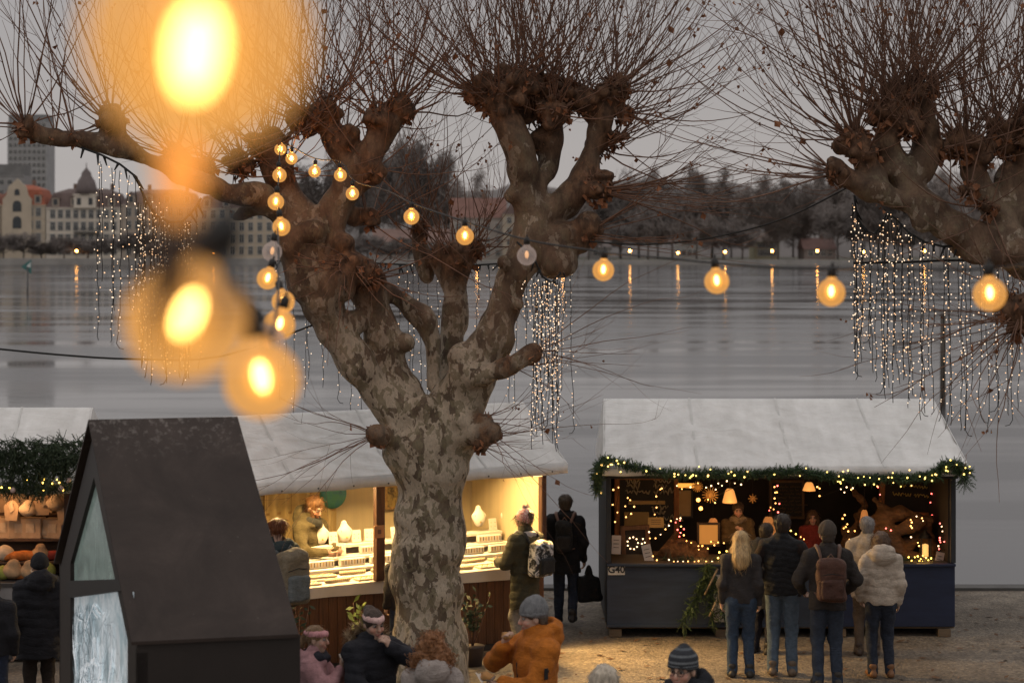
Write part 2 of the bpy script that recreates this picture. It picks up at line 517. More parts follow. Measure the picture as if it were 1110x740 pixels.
for sd,h,sp,de,cf,lb,_ in specs:
    t,c=far_tree(sd,h,sp,de,cf)
    root=empty('far_tree')
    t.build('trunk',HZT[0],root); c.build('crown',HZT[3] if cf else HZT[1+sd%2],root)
    protos.append((root,lb,h))
used=[False]*5
def put_tree(px,ptop,Y,k,label):
    root,lb,h=protos[k]
    z0=.6 if Y<640 else .6
    p=P(px,ptop,Y); hh=p.z-z0
    o=root if not used[k] else copy_tree(root)
    used[k]=True
    o.location=(p.x,Y,z0); s=hh/h; wx=max(.75,min(1.5,1.0*s))
    o.scale=(wx*rgT.uniform(.9,1.2),wx,s); o.rotation_euler=(0,0,rgT.uniform(0,6.28))
    tag(o,label,'tree','bare trees along the far shore'); return o
rgT=random.Random(77)
def ridge(px):
    pts=[(0,262),(60,255),(205,232),(330,200),(385,178),(430,160),(470,172),(520,196),(600,192),(650,205),(690,193),(730,208),(772,208),(830,200),(890,190),(940,188),(1000,186),(1110,180),(1300,182)]
    for (a,b),(c,d) in zip(pts,pts[1:]):
        if a<=px<=c: return b+(d-b)*(px-a)/(c-a)
    return 185
put_tree(772,184,585,4,'tall bushy tree rising highest above the wood on the far shore')
for i,px in enumerate([205,236,262,290,318,342,368,392,413,436,458,480,505,575,598,622,645,668,690,712,735,752,795,815,838,860,884,905,928,952,976,1000,1024,1050,1075,1100,1130,1160]):
    k=rgT.choice([0,1,1,3,0,3]); 
    put_tree(px+rgT.uniform(-5,5),ridge(px)+rgT.uniform(-8,9),rgT.uniform(575,640),k,'bare grey tree in the wood across the lake')
for px in [580,612,640,676,702,728,756,782,806,846,872,910,936,962,990,1018,1046,1078]:
    k=rgT.choice([0,2,2,0,1])
    put_tree(px+rgT.uniform(-6,6),rgT.uniform(215,246),rgT.uniform(535,560),k,'smaller bare tree standing at the water edge across the lake')
for px in [2,22,44,70,98,120,146,170,196,220,350,372,396,420,446,470,495]:
    k=2
    put_tree(px+rgT.uniform(-4,4),rgT.uniform(250,266),rgT.uniform(523,528),k,'low bare promenade tree in front of the far houses')

# ---------------- far houses
glassM=mat('far_glass',(.05,.055,.06),.25,.2,1); 
frameM=mat('far_frame',(.42,.40,.37),.8,.1,1)
def far_house(px0,px1,peave,proof,Y,label,wallcol,roofcol,floors,cols,style='mansard',base=282,cat='building',roofm=None,lit=()):
    a=P(px0,base,Y); b=P(px1,base,Y); z0=.6; ze=P(0,peave,Y).z; zr=P(0,proof,Y).z
    wd=b.x-a.x; dp=13
    root=empty('far_house',((a.x+b.x)/2,Y,z0),0,label,cat)
    key='%.2f%.2f%.2f'%tuple(wallcol)
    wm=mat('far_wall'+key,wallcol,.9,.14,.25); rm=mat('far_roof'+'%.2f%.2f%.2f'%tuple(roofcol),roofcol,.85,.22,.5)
    h=ze-z0; hr=zr-z0
    mb=MB(); mb.box((0,dp/2,h/2),(wd,dp,h))
    for i in range(1,floors):   # string courses
        mb.box((0,-.06,h*i/floors),(wd+.1,.12,.22))
    mb.box((0,-.12,h-.15),(wd+.4,.3,.3))
    mb.build('wall',wm,root)
    mb=MB()
    if style=='mansard':
        i=min(1.6,wd*.12)
        for s_,lo_,hi_ in((0,0,.75),(1,.75,1)):
            o0=i*(0 if s_==0 else 1.0); o1=i*(1.0 if s_==0 else 3.2)
            zl=h+(hr-h)*lo_; zh=h+(hr-h)*hi_
            vs=[(-wd/2+o0,o0,zl),(wd/2-o0,o0,zl),(wd/2-o0,dp-o0,zl),(-wd/2+o0,dp-o0,zl),(-wd/2+o1,o1,zh),(wd/2-o1,o1,zh),(wd/2-o1,dp-o1,zh),(-wd/2+o1,dp-o1,zh)]
            mb.add(vs,[(0,1,5,4),(1,2,6,5),(2,3,7,6),(3,0,4,7),(4,5,6,7)])
    elif style=='gable':
        mb.prism([(-wd/2-.3,-.4,h),(-wd/2-.3,dp/2,hr),(-wd/2-.3,dp+.4,h)],(wd+.6,0,0))
    elif style=='front':
        mb.prism([(-wd/2-.3,-.4,h),(0,-.4,hr),(wd/2+.3,-.4,h)],(0,dp,0))
    else:
        mb.box((0,dp/2,h+(hr-h)/2),(wd*.96,dp*.9,hr-h))
    rf=mb.build('roof',rm,root)
    if style in('mansard','gable'):
        for k in range(max(1,int(wd/9))):
            m2=MB(); x=-wd/2+wd*(k+.5)/max(1,int(wd/9))
            m2.box((x+1.5,dp*.5,hr+.5),(.9,.9,1.8)); m2.build('chimney',mat('far_brick',(.2,.13,.1),.9,.2,1),rf)
    return root,wd,h,hr,dp,rf
def win_grid(root,wd,h,floors,cols,ww,wh,y=-.08,z0=1.0,margin=.8,lit=(),name='window'):
    for f in range(floors):
        for c in range(cols):
            x=-wd/2+margin+(wd-2*margin)*(c+.5)/cols; z=z0+(h-z0)*f/floors+wh/2+.5
            mb=MB(); mb.box((x,y-.02,z),(ww+.35,.10,wh+.35),m=1); mb.box((x,y-.08,z),(ww,.06,wh),m=2 if (f,c) in lit else 0)
            mb.box((x,y-.12,z),(.10,.05,wh),m=1); mb.box((x,y-.125,z+wh*.15),(ww,.05,.10),m=1)
            mb.build(name,[glassM,frameM,emat('lit_window',(1,.7,.35),.6)],root)
stone=(.47,.39,.30); cream=(.60,.53,.45); dark=(.40,.33,.27)  # wall tones lightened to carry the haze over the lake
def mansion(px0,px1,peave,proof,wallcol,roofcol,label,cols,dorm=3,gable=None,turret=None,balc=None):
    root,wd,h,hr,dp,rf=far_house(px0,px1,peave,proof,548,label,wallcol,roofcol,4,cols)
    win_grid(root,wd,h,4,cols,1.15,2.1)
    for k in range(dorm):
        x=-wd/2+wd*(k+.5)/dorm
        m2=MB(); m2.box((x,.9,h+1.5),(1.9,1.8,2.4)); m2.prism([(x-1.2,-.15,h+2.7),(x,-.15,h+3.7),(x+1.2,-.15,h+2.7)],(0,2,0),m=1); m2.box((x,-.04,h+1.5),(1.1,.1,1.6),m=2)
        m2.build('dormer',[mat('far_wall_t',wallcol,.9,.1,.3),rf.data.materials[0],glassM],root)
    if gable is not None:
        x=gable
        m2=MB(); 
        pts=[(x-4,-.6,0),(x+4,-.6,0),(x+4,-.6,h+1.5),(x+3,-.6,h+2.5),(x+2.4,-.6,h+5),(x+1,-.6,h+6.2),(x,-.6,h+7.2),(x-1,-.6,h+6.2),(x-2.4,-.6,h+5),(x-3,-.6,h+2.5),(x-4,-.6,h+1.5)]
        m2.prism(pts[::-1],(0,1.0,0)); g=m2.build('gable',mat('far_wall_g',mulc(wallcol,1.06),.9,.12,.3),root)
        for z,wz,wx in((3.2,2.4,2.0),(8.6,3.0,2.4),(13.2,2.6,2.4),(h+2.6,1.5,1.4)):
            m3=MB(); n=12
            pts=[(x-wx/2,-.70,z),(x+wx/2,-.70,z)]+[(x+wx/2*math.cos(math.pi*i/n),-.70,z+wz*.7+wx/2*math.sin(math.pi*i/n)) for i in range(n+1)]
            m3.prism(pts[::-1],(0,.08,0)); m3.build('window',glassM,g)
    if turret is not None:
        x=turret
        m2=MB(); m2.box((x,.4,h+1.6),(6,2.4,3.4)); m2.box((x,.4,h+3.5),(6.6,2.8,.4))
        for sx in(-1.6,1.6): m2.box((x+sx,-.84,h+1.7),(1.1,.1,1.9),m=1)
        tw=m2.build('turret',[mat('far_wall_u',mulc(wallcol,1.08),.9,.1,.3),glassM],root)
        m3=MB(); m3.lathe([(3.0,h+3.7),(2.9,h+5.5),(2.3,h+7.5),(1.5,h+8.6),(1.3,h+9.6),(.15,h+11),(.1,h+12.4)],10,(x,1.4,0)); m3.build('dome',mat('far_slate',(.15,.12,.115),.8,.2,1),tw)
    if balc is not None:
        for z in(h*.27,h*.52):
            m2=MB(); m2.box((balc,-.8,z),(7,1.4,.25))
            for i in range(15): m2.box((balc-3.4+i*.486,-1.45,z+.6),(.09,.09,1.0))
            m2.box((balc,-1.45,z+1.1),(7,.14,.12)); m2.build('balcony',mat('far_iron',(.07,.07,.07),.7,.1,1),root)
    return root
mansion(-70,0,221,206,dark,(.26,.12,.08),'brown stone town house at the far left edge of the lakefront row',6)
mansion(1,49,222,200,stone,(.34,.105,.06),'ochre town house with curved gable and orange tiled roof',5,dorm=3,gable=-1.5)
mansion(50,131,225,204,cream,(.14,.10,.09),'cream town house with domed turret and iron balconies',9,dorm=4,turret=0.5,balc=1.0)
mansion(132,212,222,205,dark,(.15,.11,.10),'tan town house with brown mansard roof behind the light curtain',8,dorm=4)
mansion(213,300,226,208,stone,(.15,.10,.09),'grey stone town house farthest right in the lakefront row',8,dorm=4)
# tower block behind
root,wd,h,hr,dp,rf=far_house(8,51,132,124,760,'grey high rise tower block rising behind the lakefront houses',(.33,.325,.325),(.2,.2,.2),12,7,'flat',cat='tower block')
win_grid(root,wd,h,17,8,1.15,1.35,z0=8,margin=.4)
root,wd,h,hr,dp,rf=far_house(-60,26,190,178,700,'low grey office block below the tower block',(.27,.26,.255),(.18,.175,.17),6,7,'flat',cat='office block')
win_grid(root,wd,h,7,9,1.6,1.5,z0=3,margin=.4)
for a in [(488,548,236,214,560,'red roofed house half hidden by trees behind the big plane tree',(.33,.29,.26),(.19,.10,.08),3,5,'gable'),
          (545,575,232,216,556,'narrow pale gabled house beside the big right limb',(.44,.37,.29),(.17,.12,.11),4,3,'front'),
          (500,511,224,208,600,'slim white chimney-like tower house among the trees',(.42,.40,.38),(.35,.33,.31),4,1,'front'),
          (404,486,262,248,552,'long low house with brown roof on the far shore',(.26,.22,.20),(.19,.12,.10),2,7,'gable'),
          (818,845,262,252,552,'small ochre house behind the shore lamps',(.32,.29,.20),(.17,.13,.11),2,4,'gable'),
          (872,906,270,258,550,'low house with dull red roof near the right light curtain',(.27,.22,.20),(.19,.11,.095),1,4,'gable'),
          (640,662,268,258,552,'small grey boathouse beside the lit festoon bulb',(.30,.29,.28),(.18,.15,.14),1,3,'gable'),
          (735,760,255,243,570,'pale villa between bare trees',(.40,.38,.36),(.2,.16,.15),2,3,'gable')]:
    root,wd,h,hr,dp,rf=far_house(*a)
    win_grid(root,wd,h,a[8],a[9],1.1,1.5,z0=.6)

# ---------------- shore lamps, buoy marker, posts
lampM=emat('lamp_glow',(1,.42,.09),50); poleM=mat('lamp_pole',(.09,.09,.09),.6,.1,2)
lmp=empty('street_lamp')
mb=MB(); mb.tube([(0,0,0),(0,0,3.6)],[.09,.06],6); mb.lathe([(.16,0),(.1,.25)],8); mb.build('post',poleM,lmp)
mb=MB(); mb.ball((0,0,3.9),.27,10); mb.build('lamp_globe',lampM,lmp)
mb=MB(); mb.lathe([(.5,4.25),(.34,4.42),(.05,4.6)],8); mb.build('cap',poleM,lmp)
first=True
for px,py in [(83,272),(232,273),(517,271),(683,272),(735,274),(786,273),(837,272),(886,272),(936,273),(1002,272),(560,274),(610,273)]:
    o=lmp if first else copy_tree(lmp); first=False
    Y=522; p=P(px,py,Y); o.location=(p.x,Y,p.z-3.9)
    tag(o,'lit yellow street lamp on the promenade across the lake','street lamp','lit lamps along the far shore')
def post(name,px,ptop,pbot,r,label,cat,m,Y=None):
    Y=FPX*5.5/(pbot-HY)
    a=P(px,pbot,Y); b=P(px,ptop,Y)
    root=empty(name,(a.x,a.y,a.z),0,label,cat); return root,(b.z-a.z),Y
root,h,Y=post('mooring_post',1022,341,440,.1,'weathered wooden mooring post standing in the lake behind the light curtain','post',None)
mb=MB(); rr=3.0*Y/FPX
mb.tube([(0,0,-1),(0,0,h*.5),(rr*.1,0,h)],[rr*1.1,rr,rr*.95],10); mb.build('pile',mat('old_wood',(.10,.085,.07),.85,.35,3,.6,30,stretch=(1,1,.15)),root)
mb=MB(); mb.lathe([(rr*1.05,h-.02),(rr*.9,h+.06),(rr*.4,h+.1)],10); mb.build('cap',mat('post_cap',(.14,.13,.12),.7),root)
root,h,Y=post('channel_marker',30,289,320,.1,'teal triangular channel marker on a thin pole standing in the lake','marker',None)
mb=MB(); mb.tube([(0,0,-1),(0,0,h)],.09,6); mb.build('pole',poleM,root)
s=8*Y/FPX
mb=MB(); mb.prism([(-s*.9,0,h),(s*.5,0,h+s*1.0),(s*.5,0,h-s*1.0)],(0,.06,0)); mb.build('sign_board',mat('teal_paint',(.05,.16,.15),.6,.1,3),root)
mb=MB(); mb.prism([(-s*.15,-.02,h+.02),(s*.42,-.02,h+s*.7),(s*.42,-.02,h-.1)],(0,-.02,0)); mb.build('white_field',mat('white_paint_f',(.6,.62,.6),.6,.1,3),root)
# ================================================================== pollarded plane trees
def plane_bark():
    m,nt,b=new_mat('plane_bark')
    v=coords(nt,'Object',(1,1,.62))
    wv=noise(nt,v,3.0,3,.5)
    n1=noise(nt,v,7.8,5,.58,.4); n2=noise(nt,v,3.2,5,.6,.5); n3=noise(nt,v,13,4,.55,.3); fine=noise(nt,v,45,4,.7)
    base=ramp(nt,n2,[(.35,(.070,.051,.036)),(.5,(.115,.086,.060)),(.66,(.175,.135,.093))])
    pale=ramp(nt,n3,[(.3,(.29,.24,.18)),(.7,(.44,.37,.285))])
    at=N(nt,'ShaderNodeAttribute',attribute_name='Col')
    sp=N(nt,'ShaderNodeSeparateColor'); L(nt,at.outputs['Color'],sp.inputs[0])
    # paint.r = knob (rough brown wood), paint.g = how pale/flaked the bark is
    ad=N(nt,'ShaderNodeMath',operation='ADD'); L(nt,n1,ad.inputs[0])
    mg=N(nt,'ShaderNodeMath',operation='MULTIPLY_ADD'); L(nt,sp.outputs[1],mg.inputs[0]); mg.inputs[1].default_value=.16; mg.inputs[2].default_value=-.08
    ad0=N(nt,'ShaderNodeMath',operation='MULTIPLY_ADD'); L(nt,noise(nt,v,1.5,3,.5),ad0.inputs[0]); ad0.inputs[1].default_value=.34; ad0.inputs[2].default_value=-.17
    ad1=N(nt,'ShaderNodeMath',operation='ADD'); L(nt,mg.outputs[0],ad1.inputs[0]); L(nt,ad0.outputs[0],ad1.inputs[1]); L(nt,ad1.outputs[0],ad.inputs[1])
    mask=ramp(nt,ad.outputs[0],[(.525,(0,0,0)),(.55,(1,1,1))])
    c=mix(nt,mask,base,pale)
    olive=ramp(nt,n3,[(.53,(0,0,0)),(.56,(.8,.8,.8))])
    c=mix(nt,olive,c,(.16,.135,.085))
    kc=ramp(nt,n3,[(.35,(.040,.022,.013)),(.5,(.10,.052,.030)),(.68,(.19,.10,.056))])
    rust_glow=ramp(nt,n2,[(.35,(.055,.028,.017)),(.5,(.115,.060,.036)),(.68,(.20,.115,.07))])  # red-brown by height, putting the bulbs' warm glow into the upper limbs
    mr_=N(nt,'ShaderNodeMath',operation='MULTIPLY'); L(nt,sp.outputs[2],mr_.inputs[0]); L(nt,ramp(nt,noise(nt,v,2.6,4,.6),[(.35,(.35,)*3),(.6,(1,1,1))]),mr_.inputs[1])
    c=mix(nt,mr_.outputs[0],c,rust_glow)
    c=mix(nt,sp.outputs[0],c,kc)
    c=mix(nt,.5,c,ramp(nt,fine,[(.3,(.55,.55,.55)),(.6,(1.2,1.2,1.2))]),'MULTIPLY')
    L(nt,c,b.inputs['Base Color']); b.inputs['Roughness'].default_value=.8; b.inputs['Specular IOR Level'].default_value=.25
    hh=mix(nt,.45,mask,fine)
    bump(nt,b,hh,.55,.02)
    return m
BARK=plane_bark()
TW=mat('red_brown_twigs',(.165,.088,.058),.8,.4,3)
LF=mat('dry_leaf',(.21,.085,.038),.8,.45,9)

def twig_path(p0,d,Ln,up,rg,seg=7,wob=.06):
    pts=[p0]; d=d.normalized(); st=Ln/seg
    side=Vector((rg.gauss(0,1),rg.gauss(0,1),rg.gauss(0,.4)))*wob
    for i in range(seg):
        d=(d+Vector((0,0,up))/seg+side/seg*1.5+Vector((rg.gauss(0,1),rg.gauss(0,1),rg.gauss(0,1)))*wob*.55).normalized()
        pts.append(pts[-1]+d*st)
    return pts
def leaf(mb,p,rg,s):
    d=Vector((rg.gauss(0,.6),rg.gauss(0,.6),-.8)).normalized()*s; w=d.orthogonal().normalized(); w=(Matrix.Rotation(rg.uniform(0,6.28),3,d)@w)*s*.42
    n=d.cross(w).normalized()*s*.22
    a,b,c,e=p,p+d*.45+w+n,p+d,p+d*.5-w+n
    mb.add([a,b,p+d*.5,c,e],[(0,1,2),(1,3,2),(0,2,4),(2,3,4)])
def shoots(tw,lf,c,r,n,bias,rg,Lr=(1.3,3.1),spread=1.0,up=1.05,thick=(.005,.0105),leaves=.5,side=2.2):
    bias=Vector(bias)
    n=int(n*(.62 if n>18 else .7))
    for i in range(n):
        d=Vector((rg.gauss(0,1),rg.gauss(0,1),rg.gauss(0,1))).normalized()*spread+bias
        d.normalize()
        Ln=rg.uniform(*Lr); r0=rg.uniform(*thick)
        p0=c+d*r*.75+Vector((rg.gauss(0,1),rg.gauss(0,1),rg.gauss(0,1)))*r*.22
        pts=twig_path(p0,d,Ln,up*rg.uniform(.4,1.5),rg,9,.14)
        k=len(pts)
        tw.tube(pts,[r0*(1-.78*j/(k-1)) for j in range(k)],4,caps=False,smooth=True)
        m=int(rg.random()*side+.5*side)
        for j in range(m):
            a=rg.randint(1,k-2); q=pts[a].lerp(pts[a+1],rg.random()); dd=(pts[a+1]-pts[a]).normalized()
            o=Vector((rg.gauss(0,1),rg.gauss(0,1),rg.gauss(0,.7))).normalized()
            sp=twig_path(q,dd*1.0+o*.75,Ln*rg.uniform(.15,.45),.35,rg,4,.09)
            tw.tube(sp,[r0*.42,r0*.38,r0*.33,r0*.27,r0*.16],3,caps=False,smooth=True)
            if rg.random()<leaves*.5:
                for u in range(rg.randint(1,4)): leaf(lf,sp[-1]+Vector((rg.gauss(0,.03),rg.gauss(0,.03),rg.gauss(0,.03))),rg,rg.uniform(.03,.06))
        if rg.random()<leaves*.35: leaf(lf,pts[rg.randint(1,k-1)],rg,rg.uniform(.05,.10))
def pollard(name,basepx,basepy,Y,limbs,knobs,label,seed,low=(),zb=None,burls=(),extra=None):
    rg=random.Random(seed)
    base=P(basepx,basepy,Y); base.z=zb if zb is not None else groundz(Y)
    S=FPX/Y
    root=empty(name,base,0,label,'plane tree')
    def T(n):
        return P(n[0],n[1],Y+n[2])-base
    sd=SDF(); kn=[]
    for lb in limbs:
        pts=[T(n) for n in lb]; rs=[n[3]/S*(1+n[2]/Y)*(.70 if n[1]<430 and n[3]>9 else .84 if n[1]<462 else .95) for n in lb]
        # refine with a spline and add lumps
        P2=[];R2=[]
        for i in range(len(pts)-1):
            p0=pts[max(i-1,0)];p1=pts[i];p2=pts[i+1];p3=pts[min(i+2,len(pts)-1)]
            for t in (0,.33,.66):
                a=.5*((2*p1)+(p2-p0)*t+(2*p0-5*p1+4*p2-p3)*t*t+(3*p1-p0-3*p2+p3)*t**3)
                rr=rs[i]+(rs[i+1]-rs[i])*t
                P2.append(a+Vector((rg.gauss(0,1),rg.gauss(0,1),rg.gauss(0,1)))*rr*.07 if 0<t else a);R2.append(rr*(1+rg.uniform(-.11,.10)))
        P2.append(pts[-1]);R2.append(rs[-1])
        sd.chain(P2,R2,k=.085)
    for bx in burls:
        sd.ell(T(bx),[bx[3]/S*rg.uniform(.85,1.15) for _ in range(3)],k=.07)
    for kx in knobs:
        c=T(kx); r=kx[3]/S*1.08; kn.append((np.array(c),r))
        sd.ell(c,(r,r*.9,r*.8),k=.08)
        for j in range(15):
            o=Vector((rg.gauss(0,1),rg.gauss(0,1),rg.gauss(.15,.8))).normalized()*r*rg.uniform(.65,1.2)
            q=r*rg.uniform(.18,.48); sd.ell(c+o,(q,q,q*.9),k=.035)
    f1=sines(seed,8,.030); f2=sines(seed+1,24,.024,10)
    KC=np.array([k[0] for k in kn]) if kn else np.zeros((1,3)); KR=np.array([k[1] for k in kn]) if kn else np.array([.01])
    def paint(v):
        d=np.min(np.linalg.norm(v[:,None,:]-KC[None],axis=2)/KR[None]-1,axis=1)
        k=np.clip(1.25-d*.8,0,1)*.95
        g=np.clip(1.0-(v[:,2]-3.2)*.33,-.2,1)
        return np.stack([k,np.clip(g,0,1),np.clip((v[:,2]-3.2)/1.8,0,.72)],1)
    sdf_obj('trunk',sd,.027,BARK,root,lambda x,y,z:f1(x,y,z)+f2(x,y,z),None,paint)
    tw=MB();lf=MB()
    for kx in knobs:
        c=T(kx); r=kx[3]/S
        n=kx[4]; bias=kx[5] if len(kx)>5 else (0,0,.9)
        shoots(tw,lf,c,r,n,bias,rg,*(kx[6:] if len(kx)>6 else ()))
        # crumpled leaves, stubs and old shoot bases stuck on the knob
        for j in range(int(14+n*.8)):
            o=Vector((rg.gauss(0,1),rg.gauss(0,1),rg.gauss(0,1))).normalized()
            leaf(lf,c+o*r*rg.uniform(.85,1.15),rg,rg.uniform(.05,.12))
        for j in range(int(n*.8)):
            o=Vector((rg.gauss(0,1),rg.gauss(0,1),rg.gauss(.2,1))).normalized()
            q=c+o*r*.85
            tw.tube([q,q+o*r*.25,q+(o*.7+Vector((rg.gauss(0,.35),rg.gauss(0,.35),rg.gauss(0,.35))))*r*rg.uniform(.4,.9)],[.013,.010,.006],4)
    if extra: extra(tw,lf,T,rg,S)
    tw.build('crown',TW,root); lf.build('dry_leaves',LF,root)
    return root
up=(0,0,1.0)
limbs=[
 # trunk
 [(467,760,0,45),(466,735,0,40),(465,690,0,38),(464,640,0,37.5),(465,590,0,37),(466,540,0,36.5),(466,505,0,39),(464,478,0,44)],
 # big right limb
 [(480,470,0,38),(500,432,-.1,33),(523,392,-.15,29),(541,345,-.2,25),(556,300,-.2,23),(574,262,-.15,23),(583,232,-.1,23)],
 [(578,240,-.1,21),(572,205,-.15,20),(567,175,-.15,19),(556,146,-.2,20),(543,118,-.2,19)],
 [(583,215,-.1,15),(588,195,.0,12),(594,178,.1,11),(600,155,.1,12),(596,125,.1,14)],
 [(585,232,-.1,20),(606,222,-.05,19),(626,205,0,18),(638,178,.05,16),(650,145,.1,13),(662,112,.1,12)],
 [(580,268,-.15,20),(598,262,-.2,20),(618,252,-.2,16),(640,240,-.2,11)],
 [(590,270,-.15,18),(606,285,-.25,21)],
 # small right stub with shoots
 [(495,470,-.2,15),(516,467,-.35,10),(532,469,-.4,7.5)],
 [(508,410,-.35,16),(540,402,-.5,10),(562,392,-.6,7),(576,383,-.6,6)],
 # left knob stub
 [(440,478,-.2,14),(420,472,-.35,9),(410,470,-.4,7)],
 # centre left upright limb
 [(455,470,.05,34),(438,440,.05,30),(424,405,0,24),(414,370,0,22),(407,335,0,24),(398,308,-.05,27),(380,292,-.1,24)],
 # left slanted limb
 [(448,470,-.05,28),(425,440,-.15,24),(400,412,-.25,22),(378,378,-.3,22),(356,345,-.3,25),(342,312,-.3,30),(330,280,-.25,32),(322,248,-.2,30)],
 # limb to the upper middle knob
 [(345,285,-.2,30),(352,255,-.2,27),(368,222,-.2,22),(384,190,-.2,20),(402,165,-.2,17),(418,142,-.2,14),(430,120,-.2,10)],
 [(330,260,-.2,28),(318,225,-.15,24),(305,195,-.1,22),(292,170,-.1,16)],
 [(372,170,-.15,13),(360,150,-.1,13),(352,132,-.1,12)],
 [(390,200,-.2,14),(404,190,-.3,9)],
 [(365,215,-.1,16),(378,235,.0,12),(395,232,.1,9)],
 # long left limb
 [(318,238,-.2,22),(285,214,-.5,17),(250,208,-.8,13),(215,196,-1.1,11),(178,180,-1.3,10),(140,166,-1.5,8.5),(100,154,-1.6,8),(60,148,-1.7,7.5),(28,140,-1.8,7)],
 [(150,168,-1.45,8),(132,150,-1.5,7),(122,138,-1.5,7)],
 [(240,208,-.8,9),(222,190,-.8,8),(190,172,-.8,6)],
 [(255,236,-.3,6),(285,222,-.3,8),(310,232,-.2,12)],
 # small arching limb
 [(398,318,.1,16),(420,318,.15,12),(444,330,.2,10),(462,346,.2,10),(470,368,.2,8.5),(472,395,.15,7),(468,420,.1,10)],
 # rear upright limb
 [(478,455,.5,24),(486,410,.8,19),(490,365,.9,18),(493,320,1.0,17),(497,290,1.0,17),(512,268,1.05,14)],
 [(490,310,1.0,11),(482,290,1.0,9),(476,280,1.0,9)],
 [(462,300,1.2,8),(456,270,1.2,9),(455,250,1.2,10)],
 [(395,300,-.1,18),(360,300,-.2,20)],
]
burls=[(606,285,-.25,22),(630,262,-.2,12),(556,212,-.2,9),(640,243,-.2,12),(590,158,.1,9),(478,492,-.2,14),(440,500,-.2,14),(500,385,-.25,14),(386,350,-.2,14),(350,330,-.35,20),(362,310,-.4,20),(330,310,-.3,18),
 (318,262,-.4,18),(340,250,-.45,14),(438,372,-.05,9),(500,455,-.35,12),(462,440,-.3,12),(545,285,-.35,8),(560,330,-.3,8),(372,262,-.35,12)]
UPL=(-.35,-.1,.85); UPR=(.4,-.1,.8)
knobs=[
 (540,108,-.2,19,75,(-.25,0,.85)),(562,92,-.1,20,70,(0,0,.95)),(588,98,.1,18,60,(.05,.1,.95)),(518,100,-.2,13,45,(-.6,-.1,.7)),(600,120,-.15,15,40,(.1,-.3,.8)),
 (575,120,.2,17,30,(0,.3,.9)),(618,104,.1,16,50,(.2,.1,.9)),(640,110,.1,13,40,(.3,0,.85)),(664,98,.1,15,60,(.5,0,.75)),(676,122,.1,9,28,(.9,0,.35)),(668,150,.1,9,22,(1,-.1,.2)),(648,160,.2,11,16,(.8,.2,.3)),
 (648,205,-.1,15,34,(1.0,-.2,.15),(1.2,2.6),.5,.35),(636,252,-.2,11,18,(1,-.2,.05),(1,2.2),.5,.3),(590,150,.1,10,12,(0,.2,.8)),
 (532,470,-.4,8.5,16,(.9,-.35,-.05),(.7,2.2),.75,.25,(.003,.006),.15),(524,454,-.35,6,10,(.8,-.3,.3),(.5,1.3),.55,.3,(.003,.006),.15),(520,482,-.4,5.5,10,(.8,-.3,-.3),(.5,1.2),.5,.3,(.003,.0055),.15),
 (408,471,-.4,7.5,20,(-1,-.3,.0),(.8,2.5),.6,.10,(.003,.006),.1),(576,383,-.6,7,20,(.95,-.2,.25),(.8,2.4),.5,.2,(.003,.006),.2),(552,394,-.55,7,8,(.8,-.3,.0),(.6,1.6),.5,.2,(.003,.006),.2),
 (432,114,-.2,11,55,(0,0,.95)),(410,128,-.2,14,45,(-.1,-.1,.9)),(442,124,-.2,7,20,(.6,0,.6)),(398,236,.1,10,14,(.6,0,.4)),(404,184,-.3,10,22,(.5,-.2,.5)),
 (352,124,-.1,16,50,(-.1,0,.9)),(372,150,-.15,12,22,(0,-.1,.9)),(330,130,-.05,15,45,(-.2,0,.9)),(290,160,-.1,17,55,(-.35,0,.85)),(306,185,-.2,12,18,(-.3,-.3,.6)),(262,180,-.2,13,40,(-.3,0,.85)),
 (378,290,-.3,17,30,(-.1,-.75,-.25),(.4,1.1),.6,-.5),(400,300,-.25,12,18,(.6,-.6,.1),(.4,1.2),.5,.1),
 (122,132,-1.5,12,34,(-.25,0,.85)),(28,138,-1.8,9,34,(-.3,0,.85)),(188,168,-.8,10,30,(-.25,0,.85)),(80,148,-1.65,6,12,(-.1,0,.9)),(222,184,-.8,10,26,(-.1,0,.9)),(60,146,-1.7,5,8,(0,0,.9)),
 (498,280,1.0,15,44,(.05,0,.85),(.8,2.0)),(476,276,1.0,10,20,(-.3,0,.8),(.7,1.6)),(516,266,1.0,11,20,(.4,0,.7),(.7,1.6)),(455,246,1.2,9,22,(0,0,.9),(.8,1.8)),
]
pollard('plane_tree',467,748,22.2,limbs,knobs,'big pollarded plane tree with patchy bark standing between the two market stalls',11,burls=burls)
# right tree: its trunk stands outside the picture
limbs=[
 [(1300,800,0,62),(1296,700,0,52),(1290,560,0,48),(1278,470,0,50)],
 [(1272,470,0,44),(1235,400,-.1,38),(1190,345,-.1,33),(1140,300,-.1,29),(1098,272,-.1,27),(1050,256,-.1,25),(1012,232,-.1,22),(985,205,-.05,20),(968,178,0,19),(962,150,0,17)],
 [(1010,228,-.1,17),(990,222,-.2,13),(962,212,-.25,12),(938,200,-.25,12),(918,192,-.25,11)],
 [(955,205,-.2,11),(940,180,-.1,15),(932,160,-.1,17)],
 [(985,195,0,16),(1000,170,.1,15),(1004,140,.1,13),(1000,112,.1,12)],
 [(1000,190,.05,11),(1012,172,.1,8)],
 [(1100,270,0,22),(1084,240,.1,20),(1068,212,.15,18),(1052,186,.2,18)],
 [(1095,255,.1,18),(1096,220,.2,17),(1092,185,.25,18)],
 [(1150,300,.1,22),(1130,250,.2,19),(1118,205,.2,18),(1115,170,.2,18)],
 [(1160,320,-.3,20),(1125,325,-.5,18),(1105,330,-.6,16)],
 [(1278,450,0,40),(1330,380,.1,34),(1380,300,.2,28),(1410,230,.2,22)],
]
